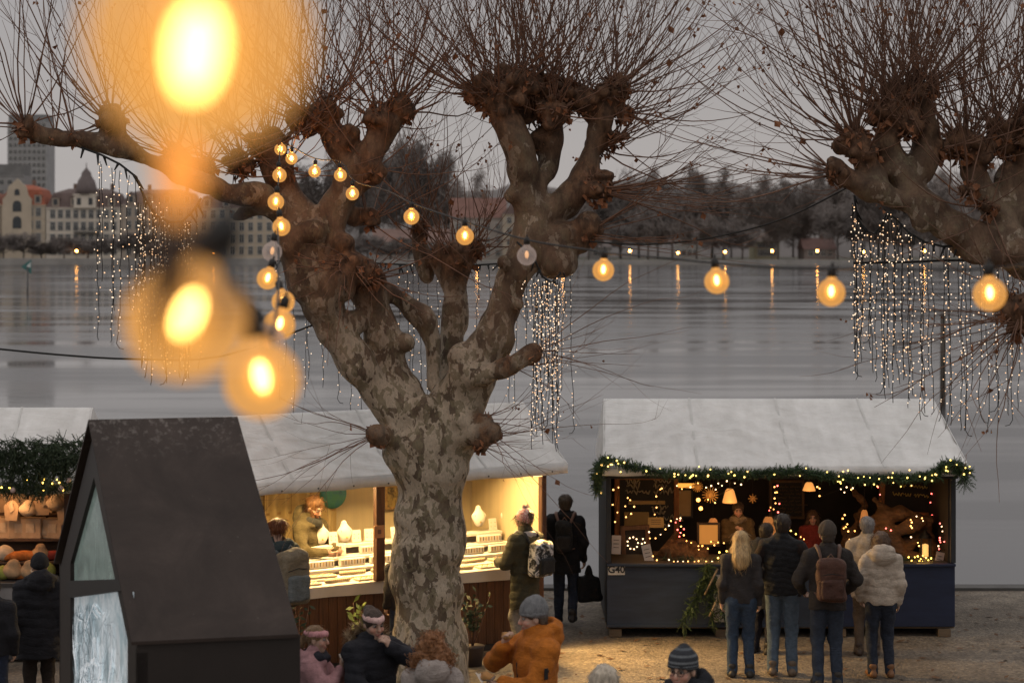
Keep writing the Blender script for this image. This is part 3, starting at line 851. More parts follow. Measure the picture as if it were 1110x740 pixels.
burls=[(1060,270,-.2,14),(1030,250,-.25,12),(1000,238,-.2,12),(1080,282,-.25,12),(940,208,-.25,10),(1110,285,-.2,16)]
knobs=[(908,187,-.25,11,24,(-.85,-.1,.35),(.9,2.3),.5,.3),(926,150,-.1,15,55,(-.45,0,.8)),(936,165,-.15,12,24,(-.6,-.2,.5)),(958,122,0,17,70,(-.2,0,.95)),(978,106,.05,17,70,(0,0,1)),(1000,100,.1,14,60,(.2,0,.95)),
 (1016,163,.1,8,10,(.6,0,.5)),(986,135,-.1,13,30,(0,-.3,.8)),(1046,160,.2,17,60,(-.2,0,.95)),(1062,170,.15,12,30,(.1,-.2,.9)),(1036,150,.2,9,24,(-.5,0,.7)),(1090,152,.25,18,70,(0,0,1)),(1112,140,.2,18,60,(.1,0,.95)),
 (1104,335,-.6,19,36,(-.5,-.4,-.2),(.6,1.9),.7,.1),(1108,352,-.6,12,26,(-.6,-.4,-.5),(.6,2.0),.6,.1,(.004,.009)),(1050,205,-.3,10,14,(0,-.6,.5)),(1070,225,-.2,10,12,(-.2,-.6,.4)),
 (1410,220,.2,24,60,(.2,0,.95)),(1380,240,.2,20,40,(0,0,.95)),(1150,150,.3,18,50,(0,0,1))]
pollard('plane_tree',1300,800,20.0,limbs,knobs,'pollarded plane tree reaching in from the right edge with a wide light curtain',23,burls=burls)
# ================================================================== market stalls
def canvas_mat(name,col,trans=0):
    m,nt,b=new_mat(name)
    v=coords(nt,'Object')
    f=noise(nt,v,1.3,5,.6); f2=noise(nt,v,7,5,.7)
    c=ramp(nt,f,[(.3,mulc(col,.86)),(.7,mulc(col,1.05))])
    c=mix(nt,.4,c,ramp(nt,f2,[(.35,(.8,.79,.77)),(.62,(1,1,1))]),'MULTIPLY')
    v2=coords(nt,'Object',(1.6,.25,.25)); st=noise(nt,v2,3.2,3,.5)
    c=mix(nt,.28,c,ramp(nt,st,[(.36,(.66,.65,.63)),(.6,(1,1,1))]),'MULTIPLY')
    L(nt,c,b.inputs['Base Color']); b.inputs['Roughness'].default_value=.65
    v3=coords(nt,'Object',(.5,1,1)); w=noise(nt,v3,2.2,3,.55,1.2)
    bump(nt,b,mix(nt,.2,w,f2),.6,.08)
    return m
ROOF=canvas_mat('roof_canvas',(.80,.785,.765))
def wood_mat(name,col,rough=.7,scale=3,stretch=(14,14,1),bmp=.3,var=.45):
    return mat(name,col,rough,var,scale,bmp,10,stretch=stretch,dist=.006)
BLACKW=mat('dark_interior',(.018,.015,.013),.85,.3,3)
def fir(mb,path,rad,n,rg,ln=(.10,.22),needle=.035,droop=.2,w=.006,mi=0):
    """fir twigs with flat needles around a path (list of points)"""
    path=[Vector(p) for p in path]
    cum=[0]
    for a,b in zip(path,path[1:]): cum.append(cum[-1]+(b-a).length)
    for i in range(n):
        t=rg.random()*cum[-1]; j=0
        while j<len(cum)-2 and cum[j+1]<t: j+=1
        p=path[j].lerp(path[j+1],(t-cum[j])/max(1e-6,cum[j+1]-cum[j]))
        ax=(path[j+1]-path[j]).normalized()
        d=(Vector((rg.gauss(0,1),rg.gauss(0,1),rg.gauss(-droop,1))).normalized()+ax*rg.uniform(-.8,.8)).normalized()
        p=p+d*rad*rg.uniform(0,.5); Ln=rg.uniform(*ln)
        e=p+d*Ln+Vector((0,0,-droop*Ln*.4))
        mb.add([p+d.orthogonal()*w*.5,p-d.orthogonal()*w*.5,e],[(0,1,2)],mi)
        k=int(Ln/ .014); o=d.orthogonal().normalized(); o=Matrix.Rotation(rg.uniform(0,3.1),3,d)@o
        for u in range(k):
            q=p.lerp(e,(u+.5)/k)
            for sg in(-1,1):
                nd=(o*sg+d*.75+Vector((rg.gauss(0,.25),rg.gauss(0,.25),rg.gauss(0,.25)))).normalized()*needle*rg.uniform(.7,1.2)*(1-.45*u/k)
                ww=nd.cross(d).normalized()*w*.5+d*w*.35
                mb.add([q-ww,q+ww,q+nd],[(0,1,2)],mi)
FIR=mat('fir_needles',(.055,.095,.042),.65,.5,6)
FIRD=mat('fir_needles_dark',(.048,.070,.038),.7,.45,4)
WARM=emat('fairy_warm',(1,.46,.12),6); WARM2=emat('fairy_amber',(1,.40,.08),6); WHITEL=emat('fairy_white',(1,.64,.34),4.5); REDL=emat('fairy_red',(1,.13,.10),8); YEL=emat('fairy_yellow',(1,.62,.10),8)
CABLE=mat('black_cable',(.012,.012,.012),.6,.1,5)
def fairy(name,pts,label,group=None,r=.011,mats_=(WARM,),rg=random.Random(1),wire=True,cat='fairy lights'):
    """a string of small lit bulbs: wire mesh + one mesh of its many tiny bulbs"""
    pts=[Vector(p) for p in pts]
    root=empty('fairy_lights',pts[0],0,label,cat,group)
    if wire:
        mb=MB(); mb.tube([p-pts[0] for p in pts],.0035,3,caps=False); mb.build('wire',CABLE,root)
    mb=MB()
    for p in pts:
        q=p-pts[0]+Vector((rg.uniform(-1,1),rg.uniform(-.4,.2),rg.uniform(-1,1)))*r
        mb.ball(q,r*rg.uniform(.8,1.2),6,rg.randrange(len(mats_)),4)
    tag(mb.build('bulbs',list(mats_),root),kind='stuff')
    return root
def plight(loc,energy,col=(1,.62,.28),r=.06,name='stall_lamp_light'):
    l=bpy.data.lights.new(name,'POINT'); l.energy=energy; l.color=col; l.shadow_soft_size=r
    o=bpy.data.objects.new(name,l); COL.objects.link(o); o.location=loc; return o
rgS=random.Random(41)
# ------------------------------------------------------------------ right stall G40
Y0=25.33; X0=(657-CX)*Y0/FPX; X1=(1036-CX)*Y0/FPX; YB=27.75
st=empty('market_stall',((X0+X1)/2,Y0,0),0,'dark blue market stall numbered G40 with white roof and fir garland','market stall')
ox=(X0+X1)/2; hw=(X1-X0)/2; dp=YB-Y0
BLUEP=mat('blue_grey_paint',(.034,.047,.075),.6,.22,2.2,.25,16,stretch=(1,1,6),dirt=.5,dist=.004)
NAVY=mat('navy_paint',(.018,.026,.060),.5,.2,2.5,.2,14,stretch=(1,1,5),dirt=.3,dist=.004)
PALLET=wood_mat('pallet_wood',(.16,.115,.075),.85,2,(1,8,8))
mb=MB()
for x in(-hw+.12,-.75,.75,hw-.14): mb.box((x,dp/2,.05),(.16,dp,.10),bev=.006)
for y in(.12,dp/2,dp-.12): mb.box((0,y,.115),(hw*2-.02,.14,.03))
mb.build('pallet',PALLET,st)
mb=MB()
mb.box((-.86,.02,.53),(hw*2-1.74,.05,.80),bev=.006); mb.box((-.86,-.012,.92),(hw*2-1.74,.10,.03),bev=.004)
mb.box((-.86,.0,.145),(hw*2-1.74,.07,.03),m=0)
mb.build('front_panel',BLUEP,st)
mb=MB(); mb.box((hw-.86,.02,.53),(1.70,.05,.80),bev=.006); mb.box((hw-.86,-.012,.92),(1.70,.10,.03),bev=.004)
tag(mb.build('front_panel',NAVY,st),'darker navy right half of the counter front')
DPOST=mat('dark_post',(.030,.032,.036),.6,.2,4)
for sx in(-1,1):
    mb=MB(); mb.box((sx*(hw-.03),.03,1.51),(.065,.065,1.14),bev=.005); mb.build('post',DPOST,st)
mb=MB(); mb.box((0,.04,2.06),(hw*2+.06,.09,.10),bev=.006); mb.build('header_beam',DPOST,st)
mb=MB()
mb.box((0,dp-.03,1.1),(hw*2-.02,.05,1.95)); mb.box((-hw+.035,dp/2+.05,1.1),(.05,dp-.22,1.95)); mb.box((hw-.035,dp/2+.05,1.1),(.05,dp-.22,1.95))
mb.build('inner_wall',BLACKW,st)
mb=MB(); mb.box((0,dp/2,.16),(hw*2-.12,dp-.15,.03)); mb.build('stall_floor',wood_mat('stall_floor_wood',(.06,.045,.035),.8,2,(1,9,9)),st)
mb=MB(); mb.box((0,.42,.915),(hw*2-.16,.72,.03)); mb.build('counter_shelf',wood_mat('shelf_wood',(.045,.032,.022),.7,2,(1,9,9)),st)
def roof_canvas(el,er,rl,rr,bl,br,thick,val,parent,nm='roof',sag=.03):
    el,er,rl,rr,bl,br=[Vector(p) for p in(el,er,rl,rr,bl,br)]
    mb=MB()
    def bil(a,b,c,d,s=1):
        def fn(u,v):
            p=a.lerp(b,u).lerp(c.lerp(d,u),v)
            wob=math.sin(u*math.pi*5)**2
            p.z-=sag*math.sin(v*math.pi)*(.45+.55*wob)*s
            for (cu,sg) in((1.0,1),(0.0,-1),(.52,1)):
                q=(u-cu)*sg*2.2+v*1.1; p.z+=.012*s*math.exp(-((u-cu)*3.0)**2)*math.sin(q*26)*math.sin(v*math.pi)
            p.z+=.006*math.sin(u*37+v*9)*math.sin(v*math.pi)+.004*math.sin(u*83-v*21)*math.sin(v*math.pi)
            return p
        return fn
    mb.grid(bil(el,er,rl,rr),110,26); mb.grid(bil(rl,rr,bl,br,.5),20,5)
    # valance: a soft hem hanging from the eave, and the gable ends
    dn=Vector((0,0,-val))
    fo=(el-rl).normalized()*.02
    mb.grid(lambda u,v:el.lerp(er,u)+dn*v+fo*math.sin(u*23)*v*.4+Vector((0,0,-.006*math.sin(u*math.pi*9)**2*v)),60,2)
    for a,b,c in((el,rl,bl),(er,rr,br)):
        mb.add([a,b,c,a+dn,c+dn],[(0,1,2),(0,2,4,3)])
    mb.grid(lambda u,v:bl.lerp(br,u)+dn*v,10,1)
    o=mb.build(nm,ROOF,parent)
    for u in (.26,.52,.77):
        m2=MB(); m2.grid(lambda a_,v:el.lerp(er,u+(a_-.5)*.006).lerp(rl.lerp(rr,u+(a_-.5)*.006),v)+Vector((0,0,.007-sag*math.sin(v*math.pi)*(.45+.55*math.sin(u*math.pi*5)**2))),1,10)
        m2.build('roof_seam',mat('seam_tape',(.62,.61,.585),.6,.1,9),o)
    m2=MB(); k=int((er-el).length/.42)
    for i in range(k):
        c=el.lerp(er,(i+.5)/k)+dn*.72+Vector((0,-.012,0)); m2.ball(c,(.012,.008,.012),7,0,4)
    tag(m2.build('eyelets',mat('eyelet',(.12,.12,.12),.4,.1,9,metal=1),o),kind='stuff')
    s=o.modifiers.new('s','SOLIDIFY'); s.thickness=thick; s.offset=-1
    return o
roof_canvas((-hw-.06,-.33,2.19),(hw+.10,-.33,2.19),(-hw+.02,1.15,2.94),(hw-.05,1.15,2.94),(-hw-.02,dp+.2,2.15),(hw+.06,dp+.2,2.15),.008,.10,st)
for k in range(6):   # eyelets along the hem
    pass
# number plate
pl=MB(); pl.box((0,0,0),(.215,.012,.135),bev=.003)
plate=pl.build('number_plate',mat('plate_white',(.62,.58,.52),.5,.08,6),st); plate.location=(-hw+.13,-.025,.86)
def text_mesh(txt,size,m,parent,loc,rot=(R(90),0,0),name='lettering',ext=.002,bold=.0,wscale=1.0):
    cu=bpy.data.curves.new('t','FONT'); cu.body=txt; cu.size=size; cu.extrude=ext; cu.align_x='CENTER'; cu.align_y='CENTER'; cu.offset=bold
    to=bpy.data.objects.new('t',cu); COL.objects.link(to)
    dg=bpy.context.evaluated_depsgraph_get(); me=bpy.data.meshes.new_from_object(to.evaluated_get(dg))
    bpy.data.objects.remove(to)
    me.materials.clear(); me.materials.append(m)
    o=bpy.data.objects.new(name,me); COL.objects.link(o); o.parent=parent; o.location=loc; o.rotation_euler=rot; o.scale=(wscale,1,1); return o
text_mesh('G40',.125,mat('black_letter',(.02,.02,.022),.5,.05,5),plate,(0,-.009,0),bold=.003)
# white poster on the counter front
mb=MB(); mb.box((0,0,0),(.50,.012,.60),bev=.002); pp=P(795,648,Y0-.04)
o=tag(mb.build('poster_board',mat('poster_paper',(.55,.50,.44),.6,.12,2)),'pale poster board leaning on the counter front behind the blonde woman','poster'); o.location=(pp.x,Y0-.05,.50)

# garland with lights on the eave
gp=[];Yg=24.95
for px,py in [(647,532),(646,520),(650,503),(660,497),(673,502),(690,506),(720,513),(750,514),(780,513),(810,513),(840,512),(865,509),(880,513),(905,517),(930,519),(960,519),(990,518),(1010,515),(1022,505),(1034,502),(1044,508),(1050,512)]:
    gp.append(P(px,py,Yg+(.25 if px<650 else 0)))
rg=random.Random(4)
mb=MB(); fir(mb,gp,.085,2600,rg,(.035,.085),.030,.10,.011); fir(mb,gp[:4],.05,200,rg,(.06,.14),.04,.3,.008); fir(mb,gp[-5:],.07,260,rg,(.06,.14),.04,.2,.008); fir(mb,[P(1040,508,Yg),P(1046,525,Yg)],.05,60,rg,(.08,.18),.04,.3,.008)
gar=empty('fir_garland',gp[2],0,'fir garland with warm fairy lights along the eave of the blue stall','garland')
g1=MB(); g1.v=[tuple(Vector(v)-gp[2]) for v in mb.v]; g1.f=mb.f; g1.m=mb.m; g1.s=mb.s
g1.build('fir_branches',FIR,gar)
mb=MB(); mb.tube([p-gp[2] for p in gp],.012,5); mb.build('rope',CABLE,gar)
mb=MB()
cl_=[rg.random()*(len(gp)-1) for _ in range(16)]
for i in range(72):
    j=min(len(gp)-2,max(0,int(rg.choice(cl_)+rg.gauss(0,.35)))) if rg.random()<.6 else rg.randrange(len(gp)-1); p=gp[j].lerp(gp[j+1],rg.random())-gp[2]
    mb.ball(p+Vector((rg.gauss(0,.03),-.07-rg.random()*.05,rg.gauss(0,.045))),rg.uniform(.008,.013),6,rg.randrange(2),4)
tag(mb.build('bulbs',[emat('garland_bulb',(1,.58,.16),4.2),emat('garland_bulb_y',(1,.70,.16),3.6)],gar),kind='stuff')

# ---- goods inside
def board(name,px,py,wpx,hpx,Y,label,framecol,inner,fw=.05,rot=0,tilt=0,cat='chalkboard',glow=0):
    p=P(px,py,Y); s=Y/FPX; w,h=wpx*s,hpx*s
    root=empty(name,p,0,label,cat); root.rotation_euler=(tilt,rot,0)
    mb=MB()
    for sx in(-1,1): mb.box((sx*(w/2-fw/2),0,0),(fw,.035,h),bev=.004)
    for sz in(-1,1): mb.box((0,.001,sz*(h/2-fw/2)),(w-fw*2+.002,.032,fw),bev=.004)
    mb.build('frame',framecol,root)
    mb=MB(); mb.box((0,.008,0),(w-fw*1.6,.012,h-fw*1.6)); mb.build('board',inner,root)
    return root,w,h
def scribbles(root,x0,x1,z0,z1,rows,m,rg,size=.028,th=.004,name='chalk_writing'):
    """handwriting too small to read: wavy joined strokes in words"""
    mb=MB()
    for r_ in range(rows):
        z=z1+(z0-z1)*(r_+.5)/rows; x=x0+rg.uniform(0,.12)*(x1-x0); xe=x1-rg.uniform(0,.25)*(x1-x0)
        while x<xe:
            n=rg.randint(3,9); pts=[]
            for i in range(n*3):
                pts.append((x,-.004,z+size*.5*math.sin(i*1.9+rg.random())*rg.uniform(.4,1.1)+(size*.6 if rg.random()<.08 else 0))); x+=size*.22
            mb.tube(pts,th,3,caps=False,smooth=False); x+=size*.6
    return mb.build(name,m,root)
ORW=wood_mat('orange_wood',(.26,.105,.035),.6,3,(6,6,1.5))
SLATE=mat('slate_board',(.016,.015,.014),.7,.3,4)
CHALK=mat('chalk',(.45,.40,.30),.8,.2,20); GOLDC=mat('gold_chalk',(.55,.42,.12),.6,.2,20)
rg=random.Random(9)
b1,w,h=board('chalkboard',701,560,70,92,27.2,'tall chalkboard in an orange wood frame with pale lettering beside the left post',ORW,SLATE,.07)
rw=[('H',-.17,.42),('G',-.17,.33),('T',.16,.42),('S',.16,.33)]
for (x0,x1,z0,z1,rows) in[(-.30,-.06,.30,.52,3),(.08,.26,.30,.52,3),(.06,.24,-.15,.17,4)]:
    scribbles(b1,x0,x1,z0,z1,rows,CHALK,rg,.075,.010)
mb=MB(); mb.box((-.14,-.02,-.16),(.34,.02,.46),bev=.004); mb.box((.0,-.02,.20),(.5,.02,.05))
mb.build('paper_sheet',mat('old_paper',(.34,.24,.10),.7,.2,5),b1)
b2,w,h=board('chalkboard',853,541,38,42,27.55,'dark menu chalkboard with thin handwritten lines in the middle of the blue stall',wood_mat('mid_wood',(.11,.06,.028),.6,3,(6,6,1.5)),SLATE,.035)
scribbles(b2,-.15,.17,-.2,.2,8,mat('dim_chalk',(.20,.13,.07),.8,.2,20),rg,.028,.0035)
b3,w,h=board('chalkboard',984,535,62,50,26.7,'chalkboard in a wide orange frame with yellow script at the right inside the blue stall',ORW,SLATE,.075,rot=R(3))
scribbles(b3,-.14,.12,.06,.14,1,GOLDC,rg,.055,.008); scribbles(b3,-.26,.26,-.06,.03,1,GOLDC,rg,.055,.008)
PARCH=mat('parchment',(.50,.34,.15),.7,.15,5)
board('picture_frame',738,545,26,32,27.45,'parchment picture in a thin dark frame hanging inside the blue stall',DPOST,PARCH,.025,cat='picture')
b,w,h=board('shadow_box',689,588,32,38,26.3,'brown wooden shadow box with a ring of tiny lights on the stall counter',wood_mat('brown_wood',(.12,.06,.03),.6,3,(6,6,1.5)),BLACKW,.06,rot=R(-3),cat='shadow box')
mb=MB()
for i in range(9): mb.ball((-.04+.07*math.cos(i*.7),-.02,.0+.08*math.sin(i*.7)),.010,6,0,4)
for i in range(4): mb.ball((.10+.02*math.cos(i*1.7),-.02,.0+.05*math.sin(i*1.7)),.010,6,0,4)
tag(mb.build('bulbs',WHITEL,b),kind='stuff')
b,w,h=board('light_box',768,579,25,26,26.2,'small picture box glowing orange on the counter beside the vendor with the lamp',wood_mat('dk_wood',(.05,.03,.018),.6,3,(6,6,1.5)),emat('box_glow',(1,.38,.07),.40,(.2,.1,.03)),.03,cat='light box')
def card(px,py,w,h,Y,rot,label,col,tilt=R(-12)):
    o=MB(); o.box((0,0,0),(w*Y/FPX,.006,h*Y/FPX)); 
    for k in range(3): o.box((0,-.0045,h*Y/FPX*(.25-.2*k)),(w*Y/FPX*.6,.002,.008),m=1)
    q=o.build('price_card',[col,mat('card_ink',(.12,.09,.07),.8)]); q.location=P(px,py,Y); q.rotation_euler=(tilt,rot,0); return tag(q,label,'card')
CARD=mat('card_white',(.62,.52,.44),.7,.08,6)
card(668,590,10,20,25.75,R(2),'white price card standing upright beside the left post of the blue stall',CARD)
card(702,600,10,20,25.6,R(-12),'white price card leaning aslant in front of the brown shadow box',CARD)
card(1018,607,9,18,25.6,R(14),'pale pink card leaning beside the lantern at the right end of the blue stall',mat('card_pink',(.6,.42,.34),.7,.08,6))
card(711,566,17,11,26.5,0,'small golden label card under the tall chalkboard',mat('card_gold',(.55,.36,.12),.6,.1,6))
# roots and driftwood
DRW=mat('driftwood',(.10,.050,.022),.7,.6,9,.8,22,stretch=(1,1,3),dist=.02)
def driftwood(name,chains,Y,label,seed):
    sd=SDF(); b=P(chains[0][0][0],chains[0][0][1],Y)
    for ch in chains:
        sd.chain([P(x,y,Y+d)-b for x,y,d,r in ch],[r*Y/FPX for x,y,d,r in ch],k=.03)
    o=sdf_obj(name,sd,.011,DRW,None,(lambda a,b:(lambda x,y,z:a(x,y,z)+b(x,y,z)))(sines(seed,24,.024),sines(seed+1,62,.012))); o.location=b; tag(o,label,'driftwood'); return o
driftwood('driftwood',[[(710,602,0,4),(722,597,-.1,6),(740,600,0,7),(756,604,.05,6),(770,606,0,4)],[(728,598,0,5),(738,588,.05,5),(752,590,.1,4),(764,598,0,4)],[(718,600,0,4),(726,588,.1,3),(733,576,.1,2.5)],[(757,600,0,7),(764,610,-.1,5)]],26.0,'long piece of driftwood wound with lights on the left part of the counter',51)
driftwood('driftwood',[[(948,566,.1,8),(960,560,0,9),(974,556,0,8),(990,560,.05,7),(1008,562,0,4)],[(958,560,0,8),(962,575,-.1,10),(970,592,-.1,10),(980,604,-.1,8)],[(985,560,.05,7),(1000,570,0,8),(1006,588,.05,9),(1012,606,0,9)],[(965,590,-.1,8),(985,590,0,7),(1000,578,0,6)],[(972,575,-.1,6),(986,570,-.15,6),(1000,566,-.1,5)],[(950,570,0,6),(946,586,.05,6),(950,602,0,7)],[(962,556,0,6),(954,547,.05,4),(948,541,.05,3)],[(975,600,-.1,7),(995,606,-.1,6)]],26.05,'large twisted driftwood root filling the right end of the blue stall',52)
driftwood('driftwood',[[(918,588,.2,6),(926,574,.2,6),(932,562,.2,5)],[(922,580,.2,5),(914,570,.2,3)],[(938,548,.2,3),(934,541,.2,3.5),(927,534,.2,3),(922,528,.2,2)],[(930,560,.2,3),(938,548,.2,2.5)]],26.3,'driftwood arm curling up beside the small lamp shade in the blue stall',53)
SHADE=emat('lamp_shade_glow',(1,.42,.10),.80,(.34,.15,.05)); SHADE2=emat('lamp_shade_dim',(1,.36,.09),.36,(.30,.12,.04))
def hang_lamp(px,py,Y,w,h,label,m,ceil=2.05,pleat=.06):
    s=Y/FPX; p=P(px,py,Y); root=empty('pendant_lamp',p,0,label,'lamp')
    mb=MB(); mb.lathe([(w*s*.5,-h*s/2),(w*s*.47,-h*s*.3),(w*s*.30,h*s*.35),(w*s*.2,h*s/2)],24,m=0,pleat=pleat); mb.build('lamp_shade',m,root)
    mb=MB(); mb.tube([(0,0,h*s/2),(0,0,max(h*s/2+.03,ceil-p.z))],.004,4); mb.build('cord',CABLE,root)
    return root
hang_lamp(791,537,26.0,16,15,'pleated amber lamp shade hanging just above the face of the vendor',SHADE)
hang_lamp(877,527,25.9,14,9,'flat amber lamp shade hanging right of the menu chalkboard',SHADE)
hang_lamp(937,560,26.2,11,15,'straight parchment lamp shade above the grey haired customer',SHADE2,pleat=0)
hang_lamp(833,571,26.6,18,22,'woven amber wicker shade behind the man in the striped padded vest',SHADE2,pleat=.1)
hang_lamp(773,566,26.3,13,9,'small amber shade just behind the glowing picture box',SHADE2)
mb=MB(); mb.box((0,0,0),(.26,.03,.06),bev=.008); o=mb.build('light_bar',emat('bar_glow',(1,.40,.06),1.1,(.5,.3,.1))); o.location=P(745,526,26.6); tag(o,'short orange light bar under the eave above the parchment picture','lamp')
# lantern
lt=empty('lantern',P(1003,608,25.9),0,'black candle lantern lit yellow at the right end of the counter','lantern'); s=25.9/FPX
mb=MB()
for sx in(-1,1):
    for sy in(-1,1): mb.box((sx*5*s,sy*5*s,13*s),(.014,.014,24*s))
mb.box((0,0,1*s),(12*s,12*s,2*s)); mb.lathe([(8*s,25*s),(6*s,28*s),(2*s,32*s),(1.4*s,34*s)],4); mb.build('frame',CABLE,lt)
mb=MB(); mb.lathe([(3.4*s,2*s),(3.4*s,18*s),(.5*s,19*s)],10); mb.build('candle',emat('candle_glow',(1,.52,.14),1.0,(.7,.5,.25)),lt)
# straw stars / ornaments
STRAW=mat('straw',(.50,.30,.10),.6,.2,10)
def ornament(px,py,Y,r,label,n=8):
    p=P(px,py,Y); root=empty('straw_star',p,0,label,'ornament','straw stars hanging in the blue stall'); s=Y/FPX*r
    mb=MB()
    for i in range(n):
        a=math.pi*i/n; d=Vector((math.cos(a),0,math.sin(a)))*s; mb.tube([-d,d],.006,4)
    mb.tube([Vector((math.cos(i*.52),0,math.sin(i*.52)))*s*.5 for i in range(13)],.005,4); mb.build('straw',STRAW,root)
    mb=MB(); mb.tube([(0,0,s),(0,0,max(2.04-p.z,s+.05))],.002,3); mb.build('thread',CABLE,root)
ornament(770,536,26.0,9,'larger straw star hanging left of the pleated lamp'); ornament(756,527,26.0,6,'smaller straw star hanging under the garland'); ornament(816,540,26.2,5,'small round straw ring hanging right of the pleated lamp',4)
# fairy lights inside
def F(pxs,Y,label,mats_=(WARM,),r=.0095,wire=True):
    return fairy('fairy_lights',[P(x,y,Y) for x,y in pxs],label,'fairy light strings inside the blue stall',r,mats_,rgS,wire)
F([(665,530),(664,547),(669,555),(666,565),(671,528)],26.9,'few warm lights down the left post of the tall chalkboard')
F([(718,529),(712,538),(712,549),(709,557),(716,530)],26.9,'warm lights down the right post of the tall chalkboard')
F([(681,540),(683,542),(687,549),(677,549),(684,557),(679,560),(688,549)],26.9,'warm lights scattered over the paper sheet of the tall chalkboard')
F([(704,576),(704,583),(711,583),(716,579),(721,574),(725,570),(728,565),(734,563),(738,562)],25.9,'zigzag of warm lights from the label card to the driftwood',(WARM,WHITEL))
F([(735,574),(738,570),(742,573),(738,577),(742,580),(736,581),(737,563),(733,566)],25.9,'knot of reddish lights above the long driftwood',(WARM,REDL))
F([(744,586),(750,588),(757,591),(762,592),(757,595),(767,594),(775,590),(779,588),(771,586),(784,589)],25.8,'warm lights draped below the glowing picture box',(WARM2,WARM))
F([(708,603),(712,607),(725,607),(730,608),(735,608),(740,608),(746,608),(753,609),(758,608),(765,609),(772,609),(779,610)],25.5,'row of white lights along the front edge of the counter',(WHITEL,WARM))
F([(779,604),(784,601),(789,602),(780,598),(787,597),(794,600),(791,606),(783,607)],25.6,'yellow lights heaped on the counter by the blonde woman',(YEL,))
F([(733,527),(739,529),(748,527),(757,524),(765,528),(771,526),(776,530),(783,526),(788,521),(779,523),(796,523),(803,525),(768,541),(775,545)],25.8,'swarm of warm lights below the garland around the straw stars',(WARM,WHITEL))
F([(760,553),(755,541)],25.9,'two large round amber bulbs beside the straw star',(WARM2,),.028)
F([(840,528),(841,534),(839,540),(840,545),(839,552)],26.2,'vertical string of warm lights over the menu chalkboard',(WARM,))
F([(843,526),(842,534),(845,545),(836,549),(844,555),(834,553)],26.1,'vertical string of red lights over the menu chalkboard',(REDL,WARM2))
F([(886,527),(888,530),(889,538),(912,530),(916,533),(922,530),(925,529),(918,527)],25.8,'warm lights right of the flat amber shade',(WARM,WHITEL))
F([(858,575),(862,578),(868,581),(872,584),(865,586),(859,584)],25.7,'warm lights glimpsed between the customers at the middle of the counter',(YEL,WARM))
F([(915,558),(914,562),(918,568),(916,571),(920,575),(920,584),(926,575),(914,573)],25.9,'warm lights twisted on the driftwood arm',(WARM,WARM2))
F([(951,527),(954,535),(951,546),(958,548),(951,528)],26.4,'red lights down the left side of the right chalkboard frame',(REDL,WARM))
F([(1012,533),(1009,535),(1009,545),(1014,549),(1010,559)],26.4,'red lights down the right side of the right chalkboard frame',(REDL,))
F([(987,563),(988,566),(988,569),(988,572),(993,560),(999,561),(1001,564),(988,582),(995,588),(996,592)],25.7,'string of warm lights over the large root',(WARM,WHITEL))
F([(960,572),(965,575)],25.7,'pair of red lights in the hollow of the large root',(REDL,))
F([(1019,567),(1021,570),(1025,572),(1022,575),(1026,579),(1018,583),(1019,585),(1023,586),(1028,586),(1017,592),(1018,595),(1028,596),(1025,599),(1020,588)],25.7,'cluster of red and white lights by the right post of the blue stall',(REDL,WHITEL,REDL))
F([(988,607),(992,604),(995,603),(998,605),(1000,608),(1003,604),(1006,607),(1009,604),(1001,602),(996,608),(985,604),(1010,609),(1005,609)],25.55,'yellow lights nested in moss at the foot of the lantern',(YEL,))
mb=MB(); fir(mb,[P(975,609,25.6),P(1015,611,25.6)],.04,90,random.Random(6),(.06,.12),.03,0,.008); o=mb.build('fir_sprigs',FIR); tag(o,'dark fir sprigs lying under the lantern lights','fir sprigs')
mb=MB(); fir(mb,[P(715,607,25.6),P(790,608,25.6)],.04,120,random.Random(7),(.06,.12),.03,0,.008); o=mb.build('fir_sprigs',FIRD); tag(o,'dark fir sprigs along the counter edge under the white lights','fir sprigs')
# fir bunch hanging on the counter front
mb=MB(); rg=random.Random(14); Yf=Y0-.12
for a,b,n in[((768,612),(740,676),120),((768,612),(752,665),50),((766,612),(772,672),120),((774,620),(785,670),70)]:
    pa,pb=P(*a,Yf),P(*b,Yf-.03)
    fir(mb,[pa,pa.lerp(pb,.5)+Vector((0,-.05,0)),pb],.03,n,rg,(.07,.17),.035,.7,.009)
bn=empty('fir_bunch',P(768,612,Yf),0,'bunch of fir twigs with two bare sticks hanging on the blue counter front','fir bunch')
g=MB(); o0=P(768,612,Yf); g.v=[tuple(Vector(v)-o0) for v in mb.v]; g.f=mb.f; g.m=mb.m; g.s=mb.s
g.build('fir_branches',mat('fir_fresh',(.055,.085,.03),.65,.5,6),bn)
for a,b in(((778,616),(764,644)),((777,650),(769,668))):
    mb=MB(); mb.tube([P(*a,Yf-.1)-o0,P(*b,Yf-.1)-o0],.014,6); mb.build('stick',wood_mat('bare_stick',(.30,.22,.14),.7,4,(2,2,2)),bn)
for px,py,e in((791,549,6.5),(877,532,1.6),(745,532,1.5),(700,575,1.6),(968,560,.8),(1000,603,1.2),(937,570,1.0),(760,600,1.2),(850,590,.8),(1000,545,.9)):
    plight(P(px,py,25.7),e,(1,.50,.17),.10)
# ------------------------------------------------------------------ middle stall (jewellery), turned to the right
A=Vector((.683,24.56,0)); Bv=Vector((-2.86,22.38,0)); U=(Bv-A).normalized(); Vb=Vector((U.y,-U.x,0)); 
if Vb.y<0: Vb=-Vb
rz=math.atan2(U.y,U.x)-math.pi      # local +x runs towards the right end
ms=empty('market_stall',(A.x,A.y,0),rz,'brightly lit jewellery stall with white roof and brown wooden counter front','market stall')
